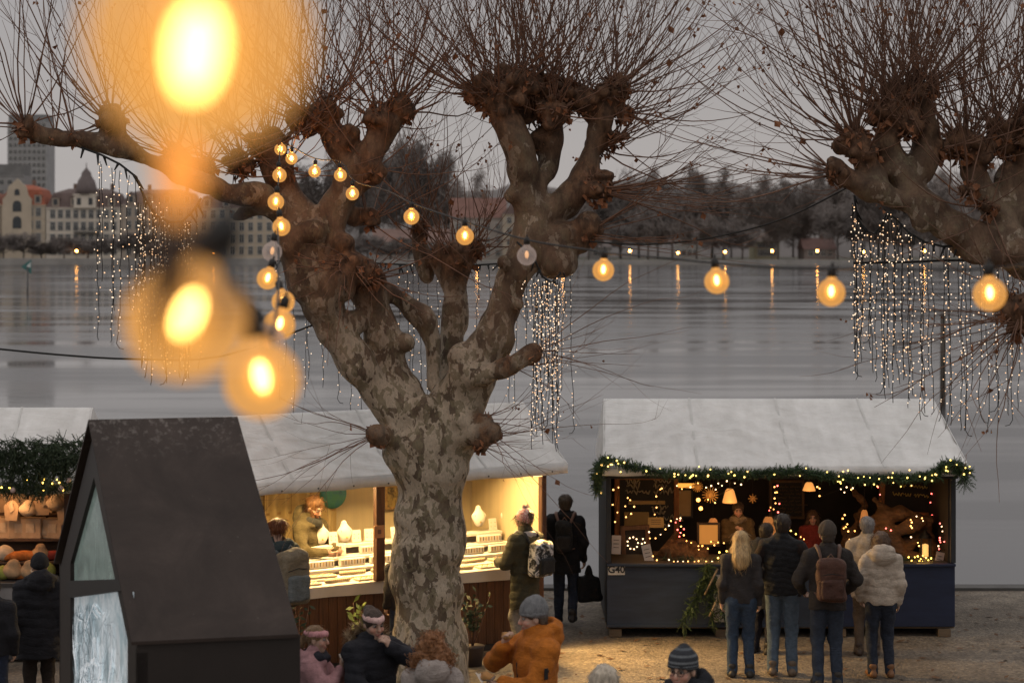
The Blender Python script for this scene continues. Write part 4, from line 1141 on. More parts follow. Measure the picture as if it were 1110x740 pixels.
# local frame: x<0 leftwards along the eave, y>0 backwards
MS=Matrix.Translation((A.x,A.y,0))@Matrix.Rotation(rz,4,'Z'); MSi=MS.inverted()
def onplane(px,py,yl):
    """point of the stall's vertical plane local y=yl seen at a photo pixel"""
    d=P(px,py,1)-Vector((0,0,CAMH)); o=MSi@Vector((0,0,CAMH)); dl=MSi.to_3x3()@d
    t=(yl-o.y)/dl.y; return o+dl*t
LEN=5.0
XPM=onplane(590,560,.43).x
roof_canvas((-LEN,0,2.29),(0,0,2.29),(-LEN,.95,2.99),(-.06,.95,2.99),(-LEN,2.5,2.2),(0,2.5,2.2),.008,.12,ms)
BRW=wood_mat('brown_panel',(.105,.042,.018),.55,2.5,(16,16,1),.5)
DKB=wood_mat('dark_brown_post',(.07,.030,.016),.55,3,(9,9,1))
yF=.45   # counter front
mb=MB()
for i in range(int((4.95+XPM)/.12)):
    x=XPM-i*.12; mb.box((x-.06,yF,.48),(.117,.03,.80),bev=.004)
mb.build('front_panel',BRW,ms)
mb=MB(); mb.box(((XPM-4.97)/2,yF+.02,.04),(4.93+XPM,.06,.07)); mb.box(((XPM-4.97)/2,yF+1.0,.05),(4.93+XPM,1.85,.05)); mb.build('base',mat('stall_base',(.04,.032,.028),.8,.2,3),ms)
CLOTH=mat('counter_cloth',(.62,.54,.45),.8,.08,3,.3,6)
mb=MB(); mb.box(((XPM-4.99)/2,yF+.45,.985),(4.97+XPM,.98,.03),bev=.008)
mb.grid(lambda u,v:Vector((XPM-(4.97+XPM)*u,yF-.045-.010*math.sin(u*70)*v,.985-.125*v-.008*math.sin(u*17)*v)),90,3)
mb.build('counter_cloth',CLOTH,ms)
px=onplane(588,560,yF-.02)
for nm,pxx,w in(('post',588,.07),('post',411,.115)):
    q=onplane(pxx,560,yF-.06); mb=MB(); mb.box((q.x,yF-.06,1.595),(w,.09,1.18),bev=.006); mb.build(nm,DKB,ms)
mb=MB(); mb.box(((XPM-4.99)/2,yF-.06,2.235),(4.97+XPM,.10,.10)); mb.build('header_beam',DKB,ms)
YW=mat('cream_wall',(.62,.50,.30),.8,.08,2,.2,9,stretch=(5,5,.3))
mb=MB(); mb.box(((XPM-4.99)/2,2.18,1.2),(4.93+XPM,.05,2.1)); mb.box((XPM-.03,1.29,1.2),(.05,1.68,2.1)); mb.box((-4.98,1.3,1.2),(.05,1.7,2.1)); mb.build('inner_wall',YW,ms)
mb=MB(); mb.grid(lambda u,v:Vector((-2.15-1.0*u,2.05+.03*math.sin(u*42),2.2-1.2*v)),70,2); mb.build('curtain',mat('curtain_cloth',(.55,.40,.18),.85,.15,6),ms)
# signs on the posts
def local_box(name,px,py,yl,d,m,label,cat,bev=.004,rot=0):
    q=onplane(px,py,yl); mb=MB(); mb.box((0,0,0),d,bev=bev)
    o=mb.build(name,m); o.location=MS@q; o.rotation_euler=(0,rot,rz); return tag(o,label,cat)
sg=local_box('notice_sign',411,576,yF-.125,(.135,.012,.15),mat('notice_orange',(.40,.20,.09),.6,.1,5),'small orange notice fixed to the middle post of the jewellery stall','sign')
mb=MB(); mb.box((0,-.008,.0),(.045,.004,.05)); mb.build('symbol',mat('notice_ink',(.14,.07,.05),.7),sg)
# wall pictures
def pic(px,py,wpx,hpx,label,fm,im,yl=2.08):
    q=onplane(px,py,yl); Y=(MS@q).y; s=Y/FPX; w,h=wpx*s,hpx*s
    root=empty('picture_frame',MS@q,rz,label,'picture')
    mb=MB()
    for sx in(-1,1): mb.box((sx*(w/2),0,0),(.03,.03,h+.03))
    for sz in(-1,1): mb.box((0,0,sz*h/2),(w-.03,.028,.03))
    mb.build('frame',fm,root); mb=MB(); mb.box((0,.005,0),(w-.02,.01,h-.02)); mb.build('print',im,root)
def print_mat(name,stops,scale=9):
    m,nt,b=new_mat(name); v=coords(nt,'Object'); L(nt,ramp(nt,noise(nt,v,scale,5,.6,.8),stops),b.inputs['Base Color']); b.inputs['Roughness'].default_value=.4; return m
OAK=wood_mat('oak_frame',(.36,.22,.08),.5,4,(4,4,4))
pic(302,545,32,22,'blue landscape print in a wide yellow wood frame above the backpacked customer',OAK,print_mat('print_blue',[(.35,(.10,.22,.30)),(.5,(.35,.45,.42)),(.65,(.5,.42,.3))]))
pic(428,538,22,24,'dark landscape print behind the middle post of the jewellery stall',OAK,print_mat('print_dark',[(.4,(.05,.035,.02)),(.6,(.35,.25,.08))]))
pic(544,537,14,26,'red figure print in a black frame on the right wall of the jewellery stall',CABLE,print_mat('print_red',[(.42,(.55,.48,.40)),(.52,(.45,.10,.06)),(.65,(.7,.62,.5))],14))
q=onplane(361,535,2.0); root=empty('wall_plate',MS@q,rz,'round blue green painted plate on the back wall of the jewellery stall','plate')
mb=MB(); s=24/FPX
mb.M=Matrix.Rotation(R(90),4,'X'); mb.lathe([(17*s,0),(16*s,.02),(9*s,.035),(.1*s,.038)],28); mb.build('plate_rim',print_mat('plate_glaze',[(.3,(.02,.06,.14)),(.45,(.03,.16,.20)),(.6,(.05,.22,.14)),(.75,(.02,.08,.2))],5),root)
q=onplane(573,555,1.2); root=empty('niche_shrine',MS@q,rz,'carved arched wooden niche at the right end of the jewellery stall','carving')
mb=MB(); n=10
arc=lambda r,z0:[(-r,0,z0),(r,0,z0)]+[(r*math.cos(math.pi*i/n),0,.10+r*math.sin(math.pi*i/n)) for i in range(n+1)]
mb.prism(arc(.13,-.26)[::-1],(0,.05,0)); mb.build('arch',OAK,root)
mb=MB(); mb.prism([(p[0]*.7,-.004,p[2]*.8-.03) for p in arc(.13,-.22)][::-1],(0,.003,0)); mb.build('recess',mat('recess_dark',(.25,.11,.04),.7,.2,6),root)
sd=SDF().ell((0,-.03,-.02),(.04,.03,.09)).ell((0,-.035,.085),.028); sdf_obj('figure',sd,.01,OAK,root)
# stepped display with trays, busts and cards
WHT=mat('display_white',(.80,.72,.60),.6,.05,6); TRAY=mat('tray_cream',(.74,.60,.40),.6,.12,10)
for k,(y0,z1) in enumerate(((.62,1.03),(.82,1.10),(1.02,1.20),(1.20,1.32))):
    mb=MB(); mb.box((XPM-2.4,yF+y0-.28,z1-.02),(4.6,.20,.04),bev=.004); mb.box((XPM-2.4,yF+y0-.19,(1.0+z1)/2-.02),(4.58,.02,max(.02,z1-1.03)))
    o=mb.build('display_step',WHT); o.location=MS@Vector((0,0,0)); o.rotation_euler=(0,0,rz); tag(o,'white display step of the jewellery counter, %s from the front'%('first','second','third','highest')[k],'display step','white display steps')
TOPZ=[1.035,1.105,1.205,1.325]
def put(o,xl,yl,z,rot=0):
    o.location=MS@Vector((xl,yl,z)); o.rotation_euler=(0,0,rz+rot)
GOLD=mat('gold_metal',(.75,.50,.16),.3,.1,9,metal=1); SILV=mat('silver_metal',(.7,.68,.64),.3,.1,9,metal=1)
bust=empty('necklace_bust'); sd=SDF()
sd.cap((0,.015,.10),(0,.02,.165),.040,.036,k=.05); sd.ell((0,-.0,.065),(.105,.035,.062),k=.06); sd.ell((0,-.012,.0),(.068,.035,.075),k=.06); sd.cut((0,0,1),-.07)
sdf_obj('bust_form',sd,.011,mat('bust_linen',(.84,.77,.66),.7,.05,8),bust)
mb=MB(); mb.tube([(.065*math.cos(a),-.052+.018*abs(math.cos(a)),.085-.085*math.sin(a)) for a in [math.pi*i/12 for i in range(13)]],.004,4); mb.ball((0,-.056,-.005),.012,6); mb.build('necklace',GOLD,bust)
tray=empty('jewellery_tray'); mb=MB(); mb.box((0,0,.012),(.36,.15,.024),bev=.003); mb.build('tray',TRAY,tray)
mb=MB()
for i in range(9):
    for j in range(3): mb.ball((-.15+i*.0375,-.05+j*.05,.028),.009,6,(i+j)%2,3)
tag(mb.build('rings',[GOLD,SILV],tray),kind='stuff')
roll=empty('ring_roll'); mb=MB(); mb.M=Matrix.Rotation(R(90),4,'Y')
mb.lathe([(.002,-.17),(.024,-.168),(.024,.168),(.002,.17)],10); mb.build('roll',TRAY,roll)
mb=MB()
for i in range(12): mb.tube([(-.15+i*.027,.026*math.cos(t*.52),.026*math.sin(t*.52)) for t in range(13)],.003,3)
tag(mb.build('rings',GOLD,roll),kind='stuff')
cardt=empty('earring_card'); mb=MB(); mb.box((0,0,.075),(.12,.008,.15),rot=(R(-12),0,0)); mb.build('card',WHT,cardt)
mb=MB(); [mb.ball((x,-.012,z),.007,5,0,3) for x in(-.03,.03) for z in(.05,.10)]; tag(mb.build('earrings',GOLD,cardt),kind='stuff')
blister=empty('pendant_stand'); mb=MB(); mb.box((0,0,.045),(.34,.06,.09),bev=.006); mb.build('block',WHT,blister)
mb=MB()
for i in range(8): mb.box((-.14+i*.04,-.034,.05),(.010,.004,.05),m=i%2)
tag(mb.build('pendants',[GOLD,mat('dark_stone',(.08,.06,.05),.4)],blister),kind='stuff')
_u={}
def place(proto,xl,yl,z,rot,label,cat,grp):
    o=proto if proto.name not in _u else copy_tree(proto)
    _u[proto.name]=1; put(o,xl,yl,z,rot); tag(o,label,cat,grp); return o
rg=random.Random(17)
for i in range(11):
    x=XPM-.3-i*.42
    place(tray if i%2 else roll,x,yF+.10,1.0+(.03 if not i%2 else .002),rg.uniform(-.05,.05),'jewellery tray' and ('cream tray set with rings on the front edge of the jewellery counter' if i%2 else 'cream ring roll lying on the front edge of the jewellery counter'),'jewellery tray' if i%2 else 'ring roll','trays and rolls along the counter front')
    place(tray if i%3==0 else roll,x-.1,yF+.34,TOPZ[0]+(.002 if i%3==0 else .026),rg.uniform(-.08,.08),'cream tray set with rings on the first display step' if i%3==0 else 'cream ring roll on the first display step','jewellery tray' if i%3==0 else 'ring roll','trays and rolls on the first step')
    place(blister,x,yF+.55,TOPZ[1],rg.uniform(-.06,.06),'white pendant stand on the second display step','pendant stand','pendant stands')
    place(cardt if i%2 else blister,x-.05,yF+.74,TOPZ[2],rg.uniform(-.1,.1),'white earring card on the third display step' if i%2 else 'white pendant stand on the third display step','earring card' if i%2 else 'pendant stand','cards and stands on the third step')
for (px_,z_,lb) in((348,0,'white necklace bust nearest the bearded vendor'),(373.5,0,'white necklace bust between the bearded vendor and the middle post'),(474,0,'white necklace bust just left of the tree trunk'),(519,.05,'white necklace bust on the right just beside the tree trunk'),(550,.04,'white necklace bust beside the woman in the bobble hat')):
    q=onplane(px_,565,yF+.92); o=place(bust,q.x,yF+.92,TOPZ[3]+.075+z_,rg.uniform(-.15,.15),lb,'necklace bust','necklace busts')
for px_,lb in((332,'left of the first bust'),(361,'between the two busts'),(386,'right of the second bust'),(400,'left of the middle post'),(428,'right of the middle post'),(448,'beside the trunk'),(534,'between the right busts')):
    q=onplane(px_,568,yF+.90); place(cardt,q.x,yF+.90,TOPZ[3],rg.uniform(-.2,.2),'white earring card on the highest step, '+lb,'earring card','cards on the highest step')
# lights: two warm tubes under the ridge
for x in(-1.3,-3.2):
    t=empty('tube_lamp',MS@Vector((x,.85,2.33)),rz,'warm tube lamp under the roof of the jewellery stall','lamp','tube lamps of the jewellery stall')
    mb=MB(); mb.M=Matrix.Rotation(R(90),4,'Y'); mb.lathe([(.002,-.6),(.022,-.6),(.022,.6),(.002,.6)],8); mb.build('tube',emat('tube_glow',(1,.70,.34),14),t)
    l=bpy.data.lights.new('tube_light','AREA'); l.shape='RECTANGLE'; l.size=1.5; l.size_y=.12; l.energy=105; l.color=(1,.66,.27)
    o=bpy.data.objects.new('tube_light',l); COL.objects.link(o); o.location=MS@Vector((x,.85,2.27)); o.rotation_euler=(R(-24),0,rz)
# leafy sprigs in front of the counter
def sprig(px,py,Y,label,n,m,seed,sz=.10):
    rg=random.Random(seed); top=P(px,py,Y); root=empty('leafy_plant',(top.x,Y,groundz(Y)),0,label,'plant')
    h=top.z-groundz(Y); mb=MB(); lf=MB()
    mb.lathe([(.11,0),(.14,.22),(.15,.24)],12); mb.build('pot',mat('dark_pot',(.05,.035,.03),.7,.2,6),root)
    mb=MB()
    for i in range(n):
        e=Vector((rg.gauss(0,.09),rg.gauss(0,.07),h*rg.uniform(.72,1.05))); pts=[Vector((0,0,.22)),Vector((e.x*.4,e.y*.4,h*.5)),e]; mb.tube(pts,[.008,.006,.003],4)
        for j in range(9):
            q=pts[1].lerp(e,j/8); d=Vector((rg.gauss(0,1),rg.gauss(0,1),rg.gauss(.5,.6))).normalized()*sz*rg.uniform(.6,1.1); w=d.orthogonal().normalized()*sz*.22
            lf.add([q,q+d*.5+w,q+d,q+d*.5-w],[(0,1,2,3)])
    mb.build('stems',TW,root); lf.build('leaves',m,root)
LFY=mat('yellow_green_leaf',(.22,.27,.05),.5,.3,8); LFD=mat('dark_green_leaf',(.03,.045,.018),.5,.4,8)
sprig(388,646,22.6,'small potted plant with yellow green leaves beside the brown counter left of the trunk',5,LFY,31,.12)
sprig(438,650,22.9,'small potted plant with pale leaves close to the left side of the trunk',5,mat('pale_leaf',(.30,.28,.12),.5,.3,8),32,.09)
sprig(512,645,23.6,'dark potted evergreen close to the right side of the trunk',14,LFD,33,.10)
sprig(322,648,22.3,'potted evergreen beside the backpacked customer',6,LFD,34,.09)
# ------------------------------------------------------------------ left stall (wrapped goods)
YL=23.8; ls=empty('market_stall',(-7.4,YL,0),0,'market stall at the left edge hung with drooping fir boughs','market stall')
XR=P(100,445,24.7).x+7.4
roof_canvas((-1.6,-.25,2.15),(XR+.06,-.25,2.15),(-1.6,.9,2.97),(XR,.9,2.97),(-1.6,2.3,2.1),(XR+.06,2.3,2.1),.008,.10,ls)
mb=MB(); mb.box(((XR-1.5)/2,.0,.47),(XR+1.4,.05,.86)); mb.box(((XR-1.5)/2,.28,.93),(XR+1.4,.7,.04)); mb.build('front_panel',mat('left_panel',(.045,.04,.038),.7,.2,3),ls)
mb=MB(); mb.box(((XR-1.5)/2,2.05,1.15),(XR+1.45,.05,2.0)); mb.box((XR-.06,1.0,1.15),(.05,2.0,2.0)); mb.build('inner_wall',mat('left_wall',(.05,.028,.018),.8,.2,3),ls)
for x in(-1.2,XR-.1):
    mb=MB(); mb.box((x,-.0,1.5),(.08,.08,1.25)); mb.build('post',DKB,ls)
mb=MB(); mb.grid(lambda u,v:Vector((-1.45+(XR+1.35)*u,-.045+.012*math.sin(u*60)*v,.955-.30*v)),60,3); mb.build('counter_cloth',mat('grey_cloth',(.20,.19,.19),.85,.2,4),ls)
for k,(y,z) in enumerate(((.55,1.12),(.85,1.35),(1.2,1.62))):
    mb=MB(); mb.box(((XR-1.5)/2,y,z),(XR+1.3,.28,.03),bev=.004); mb.box(((XR-1.5)/2,y+.12,(z+.95)/2),(XR+1.3,.02,z-.96)); mb.build('shelf',wood_mat('left_shelf',(.09,.05,.03),.7,2,(1,9,9)),ls)
PAPER=mat('wrap_paper',(.50,.36,.24),.75,.2,9); ORG=mat('orange_wool',(.50,.16,.035),.9,.25,14,.5,60); BEI=mat('beige_wool',(.42,.27,.15),.9,.25,14,.5,60); GRN=mat('green_wool',(.26,.27,.06),.9,.3,14,.5,60); WHW=mat('cream_wool',(.55,.44,.32),.9,.2,14,.5,60); REDW=mat('red_wool',(.35,.05,.03),.9,.25,14,.5,60)
pr=[]
sd=SDF().ell((0,0,.09),(.12,.10,.085),k=.05).ell((0,-.02,.17),(.06,.05,.045),k=.05); o1=sdf_obj('felt_bundle',sd,.014,BEI,None,sines(5,40,.012))
sd=SDF().cap((-.11,0,.06),(.11,0,.06),.058,.05,k=.05); o2=sdf_obj('wool_roll',sd,.013,ORG,None,sines(6,50,.008))
sd=SDF().ell((0,0,.085),(.10,.10,.09)); o3=sdf_obj('felt_ball',sd,.014,GRN,None,sines(7,30,.012))
mb=MB(); mb.prism([(-.08,0,0),(.08,0,0),(.10,0,.20),(.03,0,.27),(-.05,0,.24),(-.10,0,.19)],(0,.09,0)); mb.prism([(.0,-.004,.10),(.05,-.004,.14),(.02,-.004,.24),(-.03,-.004,.2)],(0,-.02,0),m=1); o4=mb.build('gift_bag',[PAPER,WHW])
mb=MB(); mb.box((0,0,.11),(.24,.18,.22),bev=.01); mb.box((0,-.093,.12),(.10,.006,.10),m=1); o5=mb.build('paper_box',[PAPER,WHW])
protoL=[o1,o2,o3,o4,o5]; usedL={}
labsL={0:'beige felt bundle',1:'orange rolled felt slipper',2:'round felt ball',3:'folded paper gift bag',4:'square wrapped paper box'}
catL=['felt bundle','felt roll','felt ball','gift bag','box']
def putL(k,px,py,yo,label,m=None,s=1,rot=0):
    Y=YL+yo; o=protoL[k] if k not in usedL else protoL[k].copy()
    if k in usedL: COL.objects.link(o)
    usedL[k]=1
    p=P(px,py,Y); o.location=(p.x,Y,p.z); o.scale=(s,)*3; o.rotation_euler=(0,0,rot)
    if m is not None:
        o.data=o.data.copy(); o.data.materials[0]=m
    tag(o,label,catL[k],'goods on the left stall')
rg=random.Random(2)
rows=[(.20,654,.955,[(2,4),(0,14),(1,22),(0,32),(0,40),(2,50)],'on the counter front'),(.5,0,1.135,[(2,6),(1,18),(1,27),(1,34),(0,44),(1,53)],'on the lowest shelf'),(.82,0,1.365,[(4,4),(4,20),(4,36),(0,48),(4,60)],'on the middle shelf'),(1.15,0,1.635,[(3,6),(0,22),(3,40),(3,50),(0,62),(3,70)],'on the top shelf')]
pal={0:[BEI,WHW,BEI],1:[ORG,ORG,REDW],2:[GRN,WHW,GRN],3:[None],4:[None]}
names={id(BEI):'beige',id(WHW):'cream',id(ORG):'orange',id(REDW):'red',id(GRN):'green'}
for yo,_,z,its,where in rows:
    for j,(k,pxx) in enumerate(its):
        Y=YL+yo; m=rg.choice(pal[k]); py=HY+FPX*(CAMH-z)/Y
        cn=names.get(id(m),'brown')
        nth=('first','second','third','fourth','fifth','sixth')[j]
        putL(k,pxx,py,yo,'%s %s %s of the left stall, %s from the left'%(cn,{0:'felt bundle',1:'rolled felt slipper',2:'felt ball',3:'paper gift bag',4:'paper box'}[k],where,nth),m,rg.uniform(.9,1.2),rg.uniform(-.4,.4))
for i,(px_,py_) in enumerate([(12,556),(30,552),(46,550),(60,545),(70,560)]):
    putL(3 if i%2==0 else 0,px_,py_+8,.6,'%s hanging under the boughs of the left stall, %s from the left'%(('paper gift bag' if i%2==0 else 'cream felt bundle'),('first','second','third','fourth','fifth')[i]),None if i%2==0 else WHW,.95,rg.uniform(-.4,.4))
for x_,z_,e in((-7.3,1.95,9),(-6.1,1.95,9),(-6.7,1.5,3)): plight((x_,YL+.35,z_),e,(1,.50,.20),.12)
# boughs
gb=MB(); rg=random.Random(12)
o0=P(40,490,YL-.35)
for i in range(64):
    pa=P(rg.uniform(-30,96),rg.uniform(476,508),YL-.30-rg.random()*.12); L_=rg.uniform(.25,.6); a=rg.uniform(-1.4,1.4)
    pb=pa+Vector((math.sin(a)*L_,-rg.uniform(.0,.12),-L_*rg.uniform(.15,.85))); pm=pa.lerp(pb,.5)+Vector((0,-.06,.06))
    fir(gb,[pa,pm,pb],.02,34,rg,(.07,.17),.032,.45,.010)
fir(gb,[P(-20,528,YL-.3),P(30,530,YL-.3),P(92,526,YL-.3)],.07,330,rg,(.07,.17),.034,.3,.007)
fir(gb,[P(-20,492,YL-.3),P(30,488,YL-.3),P(60,482,YL-.3),P(92,478,YL-.3)],.10,260,rg,(.12,.28),.034,.5,.007)
bg_=empty('fir_boughs',o0,0,'mass of drooping fir boughs hung along the eave of the left stall','fir boughs')
g=MB(); g.v=[tuple(Vector(v)-o0) for v in gb.v]; g.f=gb.f; g.m=gb.m; g.s=gb.s; g.build('fir_branches',FIRD,bg_)
mb=MB()
for i in range(16): mb.ball(P(rg.uniform(0,92),rg.uniform(518,534),YL-.42)-o0,.011,6,0,4)
tag(mb.build('bulbs',YEL,bg_),kind='stuff')
for i,(px_,py_) in enumerate([(14,531),(66,529),(74,520)]):
    mb=MB(); mb.ball(P(px_,py_,YL-.45)-o0,.035,12); mb.build('bauble',mat('bauble_pale',(.55,.40,.36),.25,.1,3),bg_)
# ------------------------------------------------------------------ dark gabled hut
Rr=Vector((-2.43,12.9,0)); Ll=Vector((-3.66,16.1,0)); dpt=Vector((1.03,.26,0))
ze=2.45; zr=3.72
hut=empty('gabled_hut',Rr.lerp(Ll,.5),0,'steep roofed dark brown hut with a glowing snow picture window','hut'); hb=Rr.lerp(Ll,.5)
HUTM=mat('hut_board',(.022,.0165,.0145),.5,.25,1.6,.25,9,dirt=.3,dist=.006); 
def hut_roof_mat():
    m,nt,b=new_mat('hut_roof')
    v=coords(nt,'Object',(1,1,.35)); f=noise(nt,v,2.2,6,.65,.5); s=noise(nt,coords(nt,'Object',(9,9,.7)),2.0,5,.7); sp=noise(nt,v,34,3,.6)
    c=ramp(nt,f,[(.3,(.026,.018,.015)),(.55,(.042,.030,.025)),(.75,(.062,.045,.038))])
    tc=N(nt,'ShaderNodeTexCoord'); sx=N(nt,'ShaderNodeSeparateXYZ'); L(nt,tc.outputs['Object'],sx.inputs[0])
    top=ramp(nt,sx.outputs['Z'],[(.0,(0,0,0)),(1,(0,0,0))])
    mr=N(nt,'ShaderNodeMapRange'); mr.inputs['From Min'].default_value=3.45; mr.inputs['From Max'].default_value=3.72; L(nt,sx.outputs['Z'],mr.inputs['Value'])
    mm=N(nt,'ShaderNodeMath',operation='MULTIPLY'); L(nt,mr.outputs[0],mm.inputs[0]); L(nt,ramp(nt,s,[(.52,(0,0,0)),(.66,(.55,.55,.55))]),mm.inputs[1])
    c=mix(nt,mm.outputs[0],c,(.26,.23,.21))
    c=mix(nt,ramp(nt,sp,[(.70,(0,0,0)),(.78,(.35,.35,.35))]),c,(.2,.18,.16))
    L(nt,c,b.inputs['Base Color']); b.inputs['Roughness'].default_value=.6; b.inputs['Specular IOR Level'].default_value=.22
    bump(nt,b,mix(nt,.5,f,sp),.2,.01); return m
HROOF=hut_roof_mat()
def hp(p,z): return Vector((p.x-hb.x,p.y-hb.y,z))
M_=Rr.lerp(Ll,.5); nrm=dpt.normalized(); th=.05
def roof_slab(e,nm):
    out_=(e-M_).normalized()
    a=[hp(e+out_*.03-nrm*.04,ze-.02),hp(M_-nrm*.04,zr),hp(M_+dpt-nrm*.02,zr),hp(e+out_*.04+dpt-nrm*.02,ze-.02)]
    mb=MB(); dn=Vector((0,0,-.022)); b_=[p+dn for p in a]
    mb.add(a+b_,[(0,1,2,3),(7,6,5,4),(0,4,5,1),(1,5,6,2),(2,6,7,3),(3,7,4,0)]); return mb.build(nm,HROOF,hut)
roof_slab(Rr,'roof_slope'); roof_slab(Ll,'roof_slope')
zb=groundz(14)-.1
for e in(Rr,Ll):
    mb=MB()
    inn=(M_-e).normalized()*.05
    a=[hp(e,zb),hp(e,ze-.035),hp(e+dpt,ze-.035),hp(e+dpt,zb)]; b_=[p+Vector((inn.x,inn.y,0)) for p in a]
    mb.add(a+b_,[(0,1,2,3),(7,6,5,4),(0,4,5,1),(1,5,6,2),(2,6,7,3),(3,7,4,0)])
    mb.build('side_wall',HUTM,hut)
def G(t,z,off=0): 
    q=Rr.lerp(Ll,1-t); return hp(q+nrm*off,z)   # t=0 left eave, 1 right eave
def gab(t): return ze-.07+(zr-ze-.02)*(1-abs(t-.5)*2)
mb=MB()
def strip(p0,p1,q1,q0,m=0,off=0,thk=.07):
    o=nrm*thk
    a=[p0,p1,q1,q0]; b_=[p+o for p in a]
    mb.add(a+b_,[(0,1,2,3),(7,6,5,4),(0,4,5,1),(1,5,6,2),(2,6,7,3),(3,7,4,0)],m)
# gable frame: side stiles, rafters, cross bar
strip(G(.0,zb),G(.0,ze-.1),G(.17,gab(.17)-.30),G(.17,zb)); strip(G(.90,zb),G(.90,gab(.9)-.26),G(1,ze-.1),G(1,zb))
strip(G(0,ze-.1),G(.5,zr-.09),G(.5,zr-.42),G(.17,gab(.17)-.30)); strip(G(.5,zr-.42),G(.5,zr-.09),G(1,ze-.1),G(.90,gab(.9)-.26))
mb.build('gable_frame',HUTM,hut)
mb=MB(); strip(G(.165,2.232,-.02),G(.165,2.366,-.02),G(.86,2.755,-.02),G(.86,2.675,-.02)); mb.build('cross_bar',mat('bar_black',(.02,.019,.019),.5,.2,3),hut)
def pane_mat(name,col,stops,scale,em):
    m,nt,b=new_mat(name); v=coords(nt,'Object'); f=noise(nt,v,scale,7,.72,1.2); f2=noise(nt,coords(nt,'Object',(1,1,.25)),scale*3.2,5,.7,1.6)
    c=ramp(nt,f,stops); c2=ramp(nt,f2,[(.36,(.35,.38,.42)),(.5,(1,1,1))]); c=mix(nt,.25,c,c2,'MULTIPLY')
    vo=N(nt,'ShaderNodeTexVoronoi',feature='DISTANCE_TO_EDGE'); vo.inputs['Scale'].default_value=scale*1.4
    wv=N(nt,'ShaderNodeVectorMath',operation='ADD'); nn=N(nt,'ShaderNodeTexNoise'); nn.inputs['Scale'].default_value=3; L(nt,v,nn.inputs['Vector']); L(nt,v,wv.inputs[0]); L(nt,nn.outputs['Color'],wv.inputs[1]); L(nt,wv.outputs[0],vo.inputs['Vector'])
    br=ramp(nt,vo.outputs['Distance'],[(.0,(.45,.5,.52)),(.05,(1,1,1))]); c=mix(nt,.15,c,br,'MULTIPLY')
    L(nt,c,b.inputs['Base Color']); L(nt,c,b.inputs['Emission Color']); b.inputs['Emission Strength'].default_value=em; b.inputs['Roughness'].default_value=.12; return m
mb=MB(); mb.add([G(.12,2.30,.03),G(.88,2.70,.03),G(.5,zr-.35,.03),G(.12,gab(.12)-.1,.03)],[(0,1,2,3)])
mb.build('upper_pane',pane_mat('green_frost',(.2,.25,.23),[(.3,(.13,.165,.15)),(.6,(.22,.28,.25)),(.8,(.34,.40,.38))],2.4,.35),hut)
mb=MB(); mb.add([G(.10,zb,.03),G(.92,zb,.03),G(.92,2.70,.03),G(.10,2.25,.03)],[(0,1,2,3)])
mb.build('snow_picture_pane',pane_mat('snow_scene',(.5,.55,.6),[(.28,(.30,.42,.47)),(.42,(.46,.56,.60)),(.55,(.66,.72,.75)),(.7,(.80,.83,.85))],2.2,.34),hut)

# printed winter branches on the glowing pane
rg=random.Random(91)
pr=MB()
def pq(t,z): return G(t,z,.018)
def branch(t,z,a,ln,w,dep,mi):
    n=5; x,y=t,z
    for i in range(n):
        a+=rg.gauss(0,.16); x2=x+math.cos(a)*ln/n/3.43; y2=y+math.sin(a)*ln/n
        if not(.13<x2<.90 and zb<y2<2.25+.62*(x2-.24)-.03): return
        ox_,oy_=-math.sin(a)*w/3.43,math.cos(a)*w
        pr.add([pq(x-ox_,y-oy_),pq(x2-ox_*.8,y2-oy_*.8),pq(x2+ox_*.8,y2+oy_*.8),pq(x+ox_,y+oy_)],[(0,1,2,3)],mi)
        x,y=x2,y2
        if dep and rg.random()<.75: branch(x,y,a+rg.choice((-1,1))*rg.uniform(.4,1.0),ln*rg.uniform(.4,.7),w*.6,dep-1,mi)
for i in range(26): branch(rg.uniform(.15,.88),rg.uniform(.7,1.9),rg.uniform(.6,2.5),rg.uniform(.5,1.3),rg.uniform(.006,.014),3,0)
for i in range(30): branch(rg.uniform(.15,.88),rg.uniform(.6,1.7),rg.uniform(.2,2.9),rg.uniform(.3,.8),rg.uniform(.012,.028),2,1)
tag(pr.build('printed_branches',[emat('print_grey',(.22,.30,.34),.22,(.12,.16,.18)),emat('print_snow',(.80,.84,.87),.36)],hut),kind='stuff')
sl=bpy.data.lights.new('added_spill_light','SPOT'); sl.energy=620; sl.spot_size=R(120); sl.spot_blend=.8; sl.color=(1,.60,.20); sl.shadow_soft_size=.12  # added spot, an unseen source for the warm pool on the ground
so2=bpy.data.objects.new('added_spill_light',sl); COL.objects.link(so2); so2.location=MS@Vector((-.35,.12,2.12)); so2.rotation_euler=(R(-52),0,rz+R(14))
fl=empty('added_flood_lamp',MS@Vector((-.35,.16,2.15)),rz,'added, unseen small flood lamp under the right end of the jewellery stall eave','lamp')  # fitting made up to go with the added spot
mb=MB(); mb.box((0,0,.02),(.16,.05,.08),bev=.01); mb.build('housing',CABLE,fl)
mb=MB(); mb.box((0,-.028,.015),(.13,.006,.055)); mb.build('lens',emat('added_flood_lens',(1,.62,.25),4),fl)
